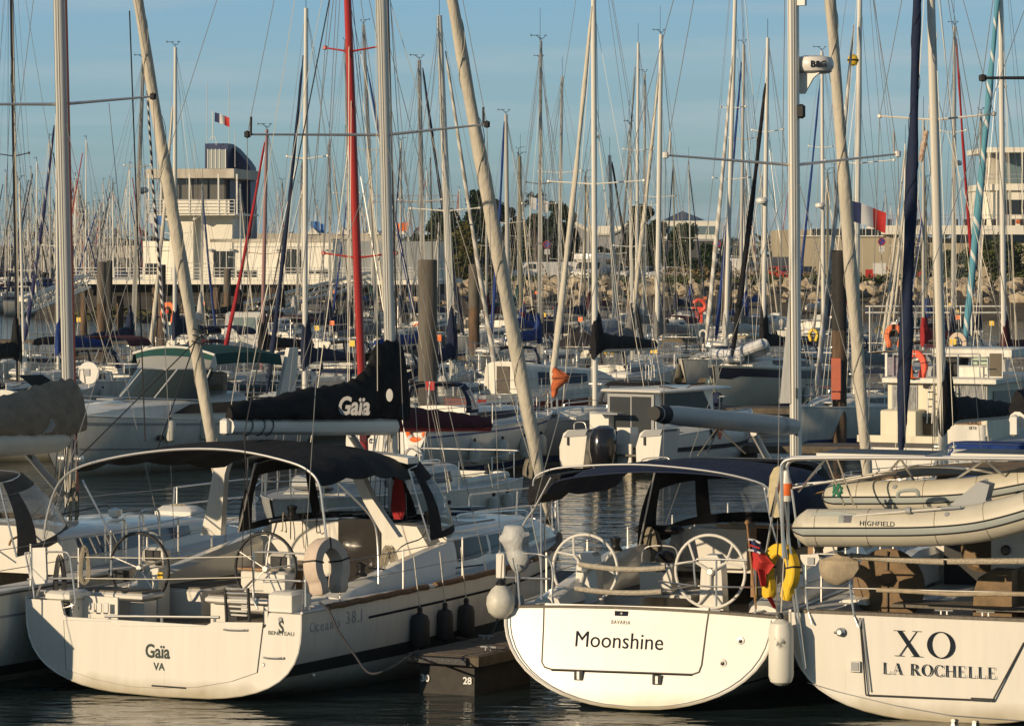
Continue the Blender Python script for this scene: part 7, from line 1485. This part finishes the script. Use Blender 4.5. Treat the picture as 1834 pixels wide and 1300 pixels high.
tree(1012, 378, 490, 60, 368, 'dark tree touching the wavy white roof', dens=1.3); tree(1145, 365, 495, 62, 362, 'tall dark conifer right of the motorhome', dens=1.5); tree(1175, 395, 500, 60, 359, 'dark tree right of the tall conifer', dens=1.2)
tree(1222, 405, 500, 84, 357, 'broad dark bush tree before the grey wall', lf_dark, 1.3); tree(1076, 444, 475, 40, 372, 'small round dark bush above the motorhome roof'); tree(1700, 455, 500, 70, 345, 'ragged green hedge tree at the foot of the beige wall', lf_gr, .9); tree(1790, 432, 500, 130, 343, 'dull green tree mass under the terrace at right', lf_gr, 1.2)
tree(1650, 462, 500, 60, 344, 'thin green shrub tree before the low windows', lf_gr, .7)
g = G(); 
for k in range(330):
    x = r5.uniform(-4, 56); leaves(g, (x, r5.uniform(316, 322), 2.9 + r5.uniform(0, .5)), r5.uniform(.6, 1.1), 26, .22, .6)
o = struct('ground_cover', g, lf_gr, 'stuff', smooth=0)
g = G()
for k in range(90):
    x = r5.choice((r5.uniform(14, 25), r5.uniform(-3, 40))); leaves(g, (x, r5.uniform(324, 330), 3.1 + r5.uniform(0, .9)), r5.uniform(.5, .9), 34, .16, 1.2)
struct('dry_scrub', g, lf_dry, 'stuff', smooth=0)
g = G()
for k in range(60): leaves(g, (r5.uniform(-38, -6), r5.uniform(297, 300), r5.uniform(.2, 1.0)), 1.0, 26, .25, .4)
struct('seaweed_bank', g, lf_ol, 'stuff', smooth=0)
g = G()
for k in range(420): leaves(g, (r5.uniform(-140, 140), r5.uniform(770, 840), r5.uniform(2, 8)), r5.uniform(3, 5), 16, 1.4, .8)
struct('distant_woods', g, leafmat('far_leaves', (.03, .045, .03), (.06, .075, .045)), 'stuff', smooth=0)

# ------------------------------------------------------------------ harbour office with its control tower
wallm = mat('white_render', (.84, .80, .69), .8, var=.12, vscale=.5, stretch=(1, 1, .4), bump=.15, bscale=6); concm = mat('stained_concrete', (.60, .55, .46), .9, var=.35, vscale=.9, stretch=(1, 1, .35)); navyw = mat('navy_cladding', (.012, .028, .10), .45, var=.2, vscale=.6)
offw = mat('dark_office_glass', (.015, .018, .02), .06, coat=.6); railm = mat('white_rail', (.68, .67, .62), .4)
ot = T('harbour_office', 'white harbour office on piles with a glazed control tower and navy stair slab', 'building', ((346 - CX) * 262 / F, 262, 0), 8)
B = ot
def bx(name, x0, x1, y0, y1, ly, th, m, parent=None, **k): return slab(B, name, x0, x1, y0, y1, ly, th, m, parent, **k)
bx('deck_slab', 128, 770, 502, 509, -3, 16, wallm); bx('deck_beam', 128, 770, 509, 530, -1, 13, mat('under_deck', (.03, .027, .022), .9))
bx('low_wing', 256, 306, 432, 503, 1.5, 9, wallm, bev=.01); bx('low_wing', 378, 596, 430, 503, .6, 9, wallm); bx('wing_parapet', 376, 597, 428, 434, .5, 9.3, concm)
bx('shaft', 304, 346, 380, 503, -.2, 6, wallm); bx('shaft', 346, 416, 380, 503, .5, 6, wallm)
wg = B.at(596, 432, .6); wg2 = B.at(596, 503, .6); w2 = Vector((7.2, 7.0, 0))
B.part('side_wing', G().loft([[Vector((wg.x, .7, wg2.z)), Vector((wg.x, .7, wg.z)), Vector((wg.x, 9, wg.z)), Vector((wg.x, 9, wg2.z))], [Vector((wg.x + 7.2, 6.6, wg2.z)), Vector((wg.x + 7.2, 6.6, wg.z)), Vector((wg.x + 7.2, 12, wg.z)), Vector((wg.x + 7.2, 12, wg2.z))]]), wallm)
for x0, x1, y0, y1, ly in ((382, 417, 450, 497, .42), (510, 543, 446, 490, .55), (260, 282, 472, 492, 1.45), (424, 460, 484, 497, .55), (553, 588, 484, 490, .55)):
    o = bx('window', x0, x1, y0, y1, ly, .06, offw)
    for k in range(1, 3): xx = lerp(x0, x1, k / 3); bx('mullion', xx - .5, xx + .5, y0, y1, ly - .03, .02, railm, o)
for x in (376, 414, 497, 585): bx('wall_lamp', x - 3, x + 4, 446, 450, .2, .4, greyp)
bx('wall_line', 256, 594, 442, 443, .57, .05, greyp)
# tower head
bx('tower_floor', 264, 420, 382, 386, -1.6, 8.6, wallm); bx('balcony_front', 291, 411, 358, 382, -1.65, .05, wallm); bx('cabin', 286, 404, 319, 383, -.2, 6.0, mat('cabin_wall', (.10, .09, .08), .6)); 
o = bx('cabin_glazing', 288, 402, 321, 358, -.26, .05, mat('tower_glass', (.13, .12, .105), .08, coat=.5))
for x in (316, 345, 373): bx('mullion', x - .8, x + .8, 321, 358, -.30, .03, black, o)
bx('cabin_side', 404, 412, 322, 383, .4, 4.8, navyw); bx('roof_slab', 262, 419, 302, 320, -1.7, 8.8, concm, bev=.03)
for x in (266, 288, 339, 391, 424): bx('post', x - 1.3, x + 1.3, 312, 384, -1.72, .12, railm)
for y in (358, 364, 370, 376, 382): B.part('balcony_rail', G().tube([B.at(263, y, -1.75), B.at(420, y, -1.75), B.at(432, y - .5, 3.5)], .028, 5), railm)
for x in (264, 276, 288, 404, 420): B.part('rail_post', G().tube([B.at(x, 358, -1.75), B.at(x, 384, -1.75)], .035, 5), railm)
B.part('bracket', G().poly([B.at(x, y, -1.0) for x, y in ((345, 395), (362, 384), (346, 384))], (0, .5, 0)), wallm); B.part('bracket', G().poly([B.at(x, y, -1.0) for x, y in ((276, 386), (304, 397), (304, 386))][::-1], (0, .5, 0)), wallm); B.part('bracket', G().poly([B.at(x, y, .8) for x, y in ((412, 396), (432, 384), (412, 384))], (0, .5, 0)), wallm)
# navy slab and the glazed stair head
sl_ = [(367, 430), (367, 259), (407, 257), (420, 266), (440, 288), (448, 300), (450, 430)]
B.part('navy_slab', G().poly([B.at(x, y, 5.2) for x, y in sl_][::-1], (0, 2.2, 0)), navyw); bx('stair_head', 367, 408, 257, 303, 3.5, 1.7, navyw)
o = bx('stair_glazing', 372, 404, 268, 302, 3.42, .05, mat('pale_stair_glass', (.30, .33, .32), .25))
for x in (372, 379, 386, 393, 404): bx('mullion', x - .7, x + .7, 267, 302, 3.38, .03, railm, o)
for x, y0, y1 in ((371, 150, 258), (410, 147, 258), (348, 250, 300), (421, 235, 300), (282, 262, 300)): B.part('antenna', G().tube([B.at(x, y1, 2.5), B.at(x, y0, 2.5)], .022, 4), railm)
B.part('pole_hook', G().tube(cat([B.at(375, 252, 2.5), B.at(378, 246, 2.5), B.at(384, 245, 2.5), B.at(387, 252, 2.5), B.at(387, 260, 2.5)], 3), .03, 5), railm)
tf = T('french_flag', 'small French tricolour flying on a pole on top of the control tower', 'flag', P(381, 245, 264), 0); tf.part('pole', G().tube([(0, 0, -.3), (0, 0, 2.0)], .04, 5), railm); flag(tf, (.15, 0, 1.15), 1.15, .72, [flagb, flagw, flagr], droop=.38, waves=.09)
# deck railing and the piles under the deck
for y in (480, 486, 492, 497): B.part('deck_rail', G().tube([B.at(128, y, -3), B.at(770, y, -3)], .028, 5), railm)
for k in range(26): x = 128 + k * 25.6; B.part('rail_post', G().tube([B.at(x, 479, -3), B.at(x, 503, -3)], .035, 5), railm)
for k, x in enumerate((150, 215, 278, 330, 388, 440, 490, 548, 600, 655, 720)):
    p = B.at(x, 520, -2.0 + (k % 2) * 3); B.part('pile', G().lathe([(.27, -4.8), (.27, .4)], p, 12), pile)
B.part('lower_platform_rail', G().tube([B.at(318, 563, -12), B.at(402, 563, -12)], .03, 5).tube([B.at(318, 572, -12), B.at(402, 572, -12)], .03, 5), railm)
for k in range(7): x = 318 + k * 14; B.part('rail_post', G().tube([B.at(x, 563, -12), B.at(x, 584, -12)], .035, 5), railm)
# gangways: trussed footbridges sloping down to the pontoons
def gangway(lab, a, b, Ya, Yb, hpx=22):
    A, Bp = P(*a, Ya), P(*b, Yb); hz_ = hpx * (Ya + Yb) / 2 / F; t = T('gangway', lab, 'gangway', A, 0); v = Bp - A; up = Vector((0, 0, hz_)); n = 14
    for off in (Vector((0, 0, 0)), Vector((.3, 1.3, 0))):
        t.part('chord', G().tube([off, v + off], .13, 5), railm); t.part('chord', G().tube([off + up, v + off + up], .10, 5), railm); t.part('handrail', G().tube([off + up * .5, v + off + up * .5], .05, 4), railm)
        for k in range(n): p = v * (k / n) + off; q = v * ((k + 1) / n) + off; t.part('diagonal', G().tube([p, q + up] if k % 2 else [p + up, q], .055, 4), railm)
    t.part('walkway', G().loft([[Vector((0, .1, 0)), Vector((.3, 1.2, 0)), Vector((.3, 1.2, .08)), Vector((0, .1, .08))], [v + Vector((0, .1, 0)), v + Vector((.3, 1.2, 0)), v + Vector((.3, 1.2, .08)), v + Vector((0, .1, .08))]]), railm)
gangway('long white lattice gangway sloping down left below the side wing', (432, 566), (664, 508), 242, 258, 22); gangway('lattice gangway at far left sloping down from the office deck', (40, 560), (150, 515), 236, 256, 24); gangway('level lattice bridge in the middle below the boulders', (862, 582), (1030, 582), 246, 250, 24)
# more quay buildings
def bld(name, lab, px, Y, hd_=0): return T(name, lab, 'building', ((px - CX) * Y / F, Y, 3.0), hd_)
B = bld('warehouse', 'long beige wall building with white terrace edge behind the road', 1440, 362, 0); beige = mat('beige_render', (.44, .38, .27), .85, var=.15, vscale=.4, stretch=(1, 1, .3))
bx('wall', 1398, 1640, 412, 506, 0, 14, beige); bx('wall', 1640, 1850, 428, 506, 1.5, 14, beige); bx('window_band', 1455, 1580, 410, 423, -.05, .1, offw); bx('window_band', 1618, 1676, 425, 435, 1.4, .1, offw); bx('window_band', 1705, 1850, 420, 434, 1.3, .1, offw)
bx('terrace_edge', 1580, 1850, 404, 420, -1, 16, wallm); 
for x in range(1580, 1850, 14): bx('rail_post', x, x + 1, 385, 405, -.9, .06, greyp)
for y in (385, 392): bx('terrace_rail', 1580, 1850, y, y + 1, -.95, .05, greyp)
for x in range(1590, 1840, 17): 
    if r5.random() < .75: bx('terrace_chair', x, x + 7, 393, 405, 2 + r5.random(), .4, blackm)
bx('coping', 1430, 1582, 422, 424, -.3, .2, wallm)
for x in range(1440, 1580, 11): bx('rail_post', x, x + 1, 408, 424, -.25, .06, wallm)
B = bld('clubhouse', 'white stepped clubhouse with flat roofs and terraces at the right edge', 1800, 372, 0)
bx('ground_storey', 1760, 1880, 330, 405, 0, 12, wallm); bx('upper_storey', 1776, 1880, 268, 330, 3, 9, concm); bx('roof_slab', 1762, 1880, 264, 273, -1, 14, wallm); bx('storey_band', 1758, 1880, 330, 341, -.6, 13, wallm); bx('window_band', 1790, 1880, 276, 328, 2.9, .1, mat('sky_glass', (.14, .20, .22), .08)); bx('window_band', 1798, 1880, 358, 384, -.06, .1, offw)
for x in (1770, 1784, 1790, 1830): bx('post', x, x + 2, 272, 404, -1.2, .15, wallm)
for y in (312, 320): bx('terrace_rail', 1764, 1880, y, y + 1, -1.1, .05, greyp)
bx('stair', 1770, 1784, 345, 405, -.5, .5, wallm); bx('parasol', 1822, 1850, 393, 401, -2, 1.2, C['orange'], bev=.1)
B = bld('boat_hall', 'pale blue-grey hall with swooping white roof edge behind the trees', 1075, 385, 0); hallm = mat('grey_hall_wall', (.30, .31, .33), .8)
pts = [B.at(x, y, 0) for x, y in ((1020, 492), (1020, 398), (1032, 402), (1050, 412), (1070, 420), (1092, 421), (1112, 412), (1135, 396), (1152, 392), (1160, 492))]; B.part('wall', G().poly(pts[::-1], (0, 10, 0)), hallm)
B.part('roof_edge', G().tube([p + Vector((0, -.2, .1)) for p in pts[1:-1]], .22, 5), wallm); bx('back_block', 1058, 1118, 405, 422, 4, 6, wallm)
B = bld('glazed_hall', 'distant pale building with low blue pyramid roof', 1230, 560, 0); bx('wall', 1175, 1285, 396, 450, 0, 12, wallm); bx('window_band', 1180, 1280, 405, 420, -.1, .2, mat('sky_glass', (.14, .20, .22), .08))
a, b, c_ = B.at(1190, 394, -.5), B.at(1262, 394, -.5), B.at(1222, 378, 3); B.part('roof', G().add([a, b, b + Vector((0, 9, 0)), a + Vector((0, 9, 0)), c_], [(0, 1, 4), (1, 2, 4), (2, 3, 4), (3, 0, 4), (3, 2, 1, 0)]), mat('blue_roof', (.06, .09, .14), .5), smooth=0)
B = bld('grey_shed', 'low dark grey building behind the bush tree', 1240, 372, 0); bx('wall', 1185, 1292, 430, 500, 0, 8, mat('dark_grey_wall', (.07, .075, .08), .8)); bx('roof_line', 1183, 1294, 428, 432, -.2, 8.4, greyp)
B = bld('low_sheds', 'row of low white sheds with small pitched gables behind the office wing', 560, 330, 0); B.e.name = 'market_shed'
bx('wall', 440, 716, 418, 452, 0, 8, concm)
for x in (560, 614, 668, 716): B.part('gable', G().poly([B.at(q, y, -.2) for q, y in ((x - 12, 420), (x, 407), (x + 12, 420))][::-1], (0, 8, 0)), wallm)
B = bld('distant_block', 'distant low grey and white apartment blocks low on the horizon at left', 130, 720, 0)
for x0, x1, y0 in ((160, 186, 446), (190, 245, 440), (205, 222, 452)): bx('block', x0, x1, y0, 462, 0 + x0 * .01, 10, concm)
# vehicles on the road
tyre = mat('tyre', (.015, .015, .015), .8); carw = mat('car_white', (.68, .67, .64), .25, coat=.5); carg = mat('car_glass', (.03, .035, .04), .06, coat=.5)
def vehicle(name, lab, cat_, px, Y, L_, W_, prof, m, hd_, win, wr=.33):
    """side outline prof (y along, z up) swept across the width; win = list of (side panes, front panes)"""
    t = T(name, lab, cat_, ((px - CX) * Y / F, Y, 3.01), hd_)
    rings = []
    for k, x in enumerate((-1, -.94, .94, 1)): q = .93 if k in (0, 3) else 1; rings.append([Vector((x * W_ / 2, y * L_ * (.99 if k in (0, 3) else 1), .3 + (z - .3) * (1 if z < 1.0 else q + .0))) for y, z in prof])
    b = t.part('body', G().loft(rings), m)
    for sg in (1, -1):
        for y in (-.32, .30): wh = t.part('wheel', G().lathe([(0, -.11), (wr, -.11), (wr, .11), (0, .11)], (sg * (W_ / 2 - .08), y * L_, wr), 16, Matrix.Rotation(R(90), 3, 'Y')), tyre); t.part('rim', G().lathe([(0, -.12), (wr * .6, -.12), (wr * .6, .12), (0, .12)], (sg * (W_ / 2 - .07), y * L_, wr), 12, Matrix.Rotation(R(90), 3, 'Y')), alu, wh)
    for kind, q in win:
        if kind == 's':
            for sg in (1, -1): t.part('side_window', G().poly([Vector((sg * (W_ / 2 + .004), y * L_, z)) for y, z in q], (sg * .012, 0, 0)), carg, b)
        else:
            (y0, z0), (y1, z1), w_ = q; t.part('windscreen', G().poly([Vector((-w_, y0 * L_, z0)), Vector((w_, y0 * L_, z0)), Vector((w_ * .93, y1 * L_, z1)), Vector((-w_ * .93, y1 * L_, z1))], (0, .012 if y0 > 0 else -.012, .005)), carg, b)
    for sg in (1, -1): t.part('headlight', G().box((sg * W_ * .38, L_ / 2 + .005, .78), (.28, .03, .16), bev=.01), mat('lamp_glass', (.5, .5, .48), .1), b)
    t.part('grille', G().box((0, L_ / 2 + .005, .62), (.9, .03, .14)), blackm, b); t.part('number_plate', G().box((0, L_ / 2 + .02, .42), (.5, .02, .1)), whitep, b)
    return t
vanp = [(-.5, .3), (-.5, 1.85), (-.47, 1.95), (.18, 1.95), (.24, 1.9), (.36, 1.25), (.47, 1.05), (.5, .8), (.5, .3)]
v = vehicle('van', 'white panel van parked left of the motorhome', 'van', 962, 345, 5.0, 1.9, vanp, carw, 262, [('s', [(.05, 1.25), (.30, 1.25), (.22, 1.75), (.05, 1.75)]), ('f', ((.35, 1.28), (.25, 1.85), .8))])
v = vehicle('van', 'second white van close behind the panel van', 'van', 1005, 348, 5.0, 1.9, vanp, carw, 262, [('s', [(.05, 1.25), (.30, 1.25), (.22, 1.75), (.05, 1.75)])])
mhp = [(-.5, .35), (-.5, 2.75), (-.48, 2.85), (.30, 2.85), (.36, 2.75), (.37, 2.25), (.29, 2.0), (.37, 1.2), (.48, 1.0), (.5, .75), (.5, .35)]
mh_ = vehicle('motorhome', 'white motorhome with overcab bed facing the harbour', 'motorhome', 1062, 342, 6.2, 2.2, mhp, carw, 205, [('s', [(.14, 1.3), (.28, 1.3), (.24, 1.9), (.14, 1.9)]), ('s', [(-.3, 1.7), (-.12, 1.7), (-.12, 2.2), (-.3, 2.2)]), ('f', ((.37, 1.25), (.295, 1.95), .9))])
carp = [(-.5, .3), (-.5, .95), (-.44, 1.05), (-.34, 1.45), (.1, 1.5), (.24, 1.02), (.46, .9), (.5, .7), (.5, .3)]
def car(lab, px, Y, m, hd_): return vehicle('parked_car', lab, 'car', px, Y, 4.2, 1.75, carp, m, hd_, [('s', [(-.38, 1.02), (.18, 1.02), (.08, 1.4), (-.32, 1.38)]), ('f', ((.235, 1.06), (.115, 1.44), .7)), ('f', ((-.44, 1.1), (-.35, 1.4), .7))])
car('white parked car right of the motorhome', 1118, 343, carw, 200); car('white parked car half hidden behind two masts right of the first one', 1148, 347, carw, 200); car('pale car in front of the dark bush tree', 1192, 342, carw, 250)
vehicle('van', 'silver van parked left of the red car', 'van', 1350, 344, 4.9, 1.9, vanp, mat('car_silver', (.35, .35, .35), .3, .5), 205, [('s', [(.05, 1.25), (.30, 1.25), (.22, 1.75), (.05, 1.75)]), ('f', ((.35, 1.28), (.25, 1.85), .8))])
car('bright red parked car by the beige wall', 1402, 342, mat('car_red', (.45, .015, .015), .3, coat=.5), 160); car('dark parked car beside the red one', 1438, 345, mat('car_dark', (.03, .03, .035), .3, coat=.5), 160); vehicle('van', 'tall grey van parked against the beige wall behind the red car', 'van', 1392, 356, 5.2, 2.0, [(y, z * 1.25) for y, z in vanp], mat('car_grey', (.12, .12, .13), .4), 250, [])
ws = T('white_container', 'white metal container standing between the two spiral headsails', 'container', ((1319 - CX) * 343 / F, 343, 3.0), 5); ws.part('body', G().box((0, 0, 1.2), (1.7, 2, 2.3), bev=.03), carw); ws.part('door', G().box((.2, -1.01, 1.15), (.8, .03, 2.0)), whitep)
fb3 = T('fairground_stall', 'small red and white stall board before the beige wall', 'stall', ((1575 - CX) * 345 / F, 345, 3.0), 0); fb3.part('board', G().box((0, 0, 1.3), (1.3, .3, 1.1)), whitep); fb3.part('red_panel', G().box((-.9, .1, .7), (1.0, .3, 1.0)), red); fb3.part('arm', G().tube([(.5, 0, 1.6), (1.2, 0, .9)], .07, 5), red)
hy = T('hydrant', 'red hydrant post at the foot of the hedge', 'hydrant', ((1648 - CX) * 340 / F, 340, 3.0), 0); hy.part('post', G().lathe([(.2, 0), (.2, .9), (.12, 1.0), (0, 1.1)], n=10), red); hy.part('nozzle', G().lathe([(.1, -.3), (.1, .3)], (0, 0, .7), 8, Matrix.Rotation(R(90), 3, 'Y')), red)
# no-parking signs, flags
def npsign(px, py, Y, lab):
    x = (px - CX) * Y / F; z = H - (py - HY) * Y / F; t = T('road_sign', lab, 'road sign', (x, Y, 3.0), 0); zz = z - 3.0
    t.part('post', G().tube([(0, 0, 0), (0, 0, zz)], .04, 6), alu); t.part('disc', G().lathe([(0, -.02), (.38, -.02), (.38, .02), (0, .02)], (0, -.06, zz), 20, Matrix.Rotation(R(90), 3, 'X')), mat('sign_blue', (.02, .05, .30), .5))
    t.part('red_rim', G().tube([(.36 * cos(a * pi / 12), -.09, zz + .36 * sin(a * pi / 12)) for a in range(24)], .05, 5, closed=True), red); t.part('red_bar', G().tube([(-.26, -.09, zz + .26), (.26, -.09, zz - .26)], .045, 5), red)
    t.part('lower_plate', G().box((0, -.06, zz - .75), (.55, .03, .55)), whitep)
    for k in range(3): t.part('plate_line', G().box((0, -.08, zz - .6 - .14 * k), (.38, .01, .05)), greyp)
npsign(980, 438, 352, 'round blue and red no-parking sign on a post before the dark trees'); npsign(1284, 437, 352, 'round blue no-parking sign half hidden behind the white spiral headsail'); npsign(1579, 433, 358, 'round blue no-parking sign against the beige wall')
def pole_flag(px, py, Y, w_, h_, mats_, lab, pole=1.5, droop=.2, fly=(1, .2, 0)):
    x = (px - CX) * Y / F; z = H - (py - HY) * Y / F; t = T('pennant', lab, 'flag', (x, Y, 3.0 if Y > 300 else z), 0); zz = z - (3.0 if Y > 300 else z)
    t.part('pole', G().tube([(0, 0, 0 if Y > 300 else -pole), (0, 0, zz + .2)], .035, 5), railm); flag(t, (.05, 0, zz - h_), w_, h_, mats_, droop=droop, fly=fly, waves=.08); return t
bl = mat('sky_blue_cloth', (.06, .20, .50), .8)
pf = pole_flag(949, 353, 350, 1.9, 1.2, [flagw, bl, flagw], 'white flag with a blue emblem fluttering before the palm', droop=.25); pole_flag(731, 398, 300, 1.0, .75, [mat('flame_cloth', (.65, .14, .03), .8)], 'small flame orange flag right of the scarlet mast, above the side wing', 2, .1, (-1, .2, 0))
pole_flag(282, 258, 250, .6, .9, [bl, flagw], 'blue and white burgee left of the tower roof', 4, .3); pole_flag(262, 382, 250, 1.1, .7, [flagw, bl], 'white and blue flag under the left end of the balcony', 4, .2); pole_flag(556, 396, 330, .9, 1.0, [bl], 'blue banner behind the long office wing', 3, .1); pole_flag(566, 400, 332, .8, .9, [flagw, bl], 'white and blue banner behind the long office wing', 3, .1)
cf = T('code_flag', 'rust and white signal flag rolled up in the rigging right of the navy furled sail', 'flag', P(1654, 262, 75), 0); cf.part('roll', G().tube([(.07, 0, .34), (0, 0, 0), (-.06, 0, -.34)], [.05, .07, .045], 8), mat('rust_cloth', (.30, .12, .05), .8, var=.7, vscale=14, col2=(.55, .5, .42))); cf.part('halyard', G().tube([(.3, 0, 2.5), (.07, 0, .34), (-.06, 0, -.34), (-.3, 0, -3.6)], .008, 4), wirel)
cr_ = T('tower_crane', 'faint red and white crane jib low behind the masts', 'crane', P(735, 362, 640), 0); crm = mat('faded_red', (.36, .20, .17), .7); cr_.part('jib', G().tube([(-7, 0, 0), (9, 0, 0)], .06, 4).tube([(-7, 0, 1.2), (9, 0, 1.2)], .05, 4), crm); cr_.part('mast', G().tube([(9, 0, -14), (9, 0, 2)], .12, 4), crm)
for k in range(12): cr_.part('lattice', G().tube([(-7 + k * 1.33, 0, 0), (-7 + (k + 1) * 1.33, 0, 1.2)], .04, 3), whitep if k % 2 else crm)
mc2 = T('mushroom_lamp', 'white mushroom-topped mast lamp in front of the turquoise furled headsail', 'lamp', P(1740, 580, 150), 0); mc2.part('pole', G().tube([(0, 0, -1.6), (0, 0, 1.25)], .045, 6), railm); mc2.part('cap', G().lathe([(.0, 1.2), (.26, 1.22), (.22, 1.3), (0, 1.34)], n=14), whitep)
for px, py, lab in ((96, 348, 'left of the big left mast'),):
    pass
ca = T('rail_canopy_frame', 'white tubular frame spanning above the boats before the boulders at right', 'frame', P(1680, 560, 150), 0)
for z in (0, .28): ca.part('bar', G().tube([(-3.2, 0, z), (2.9, 0, z), (3.2, .8, z - .1)], .035, 5), railm)
for x in (-3.0, -1, 1, 3.0): ca.part('leg', G().tube([(x, 0, .28), (x, 0, -2.6)], .035, 5), railm)

# ------------------------------------------------------------------ thin evening haze over the harbour
hz = G().box((0, 745, 14.5), (1760, 1600, 33))
ho = obj('haze', hz, None, smooth=0); ho['kind'] = 'stuff'
hm_ = bpy.data.materials.new('haze_air'); hm_.use_nodes = True; hn = hm_.node_tree; hn.nodes.clear()
hv_ = hn.nodes.new('ShaderNodeVolumePrincipled'); hv_.inputs['Color'].default_value = (.80, .88, .95, 1); hv_.inputs['Density'].default_value = .00010; hv_.inputs['Anisotropy'].default_value = .2
hout = hn.nodes.new('ShaderNodeOutputMaterial'); hn.links.new(hv_.outputs[0], hout.inputs['Volume']); ho.data.materials.append(hm_)
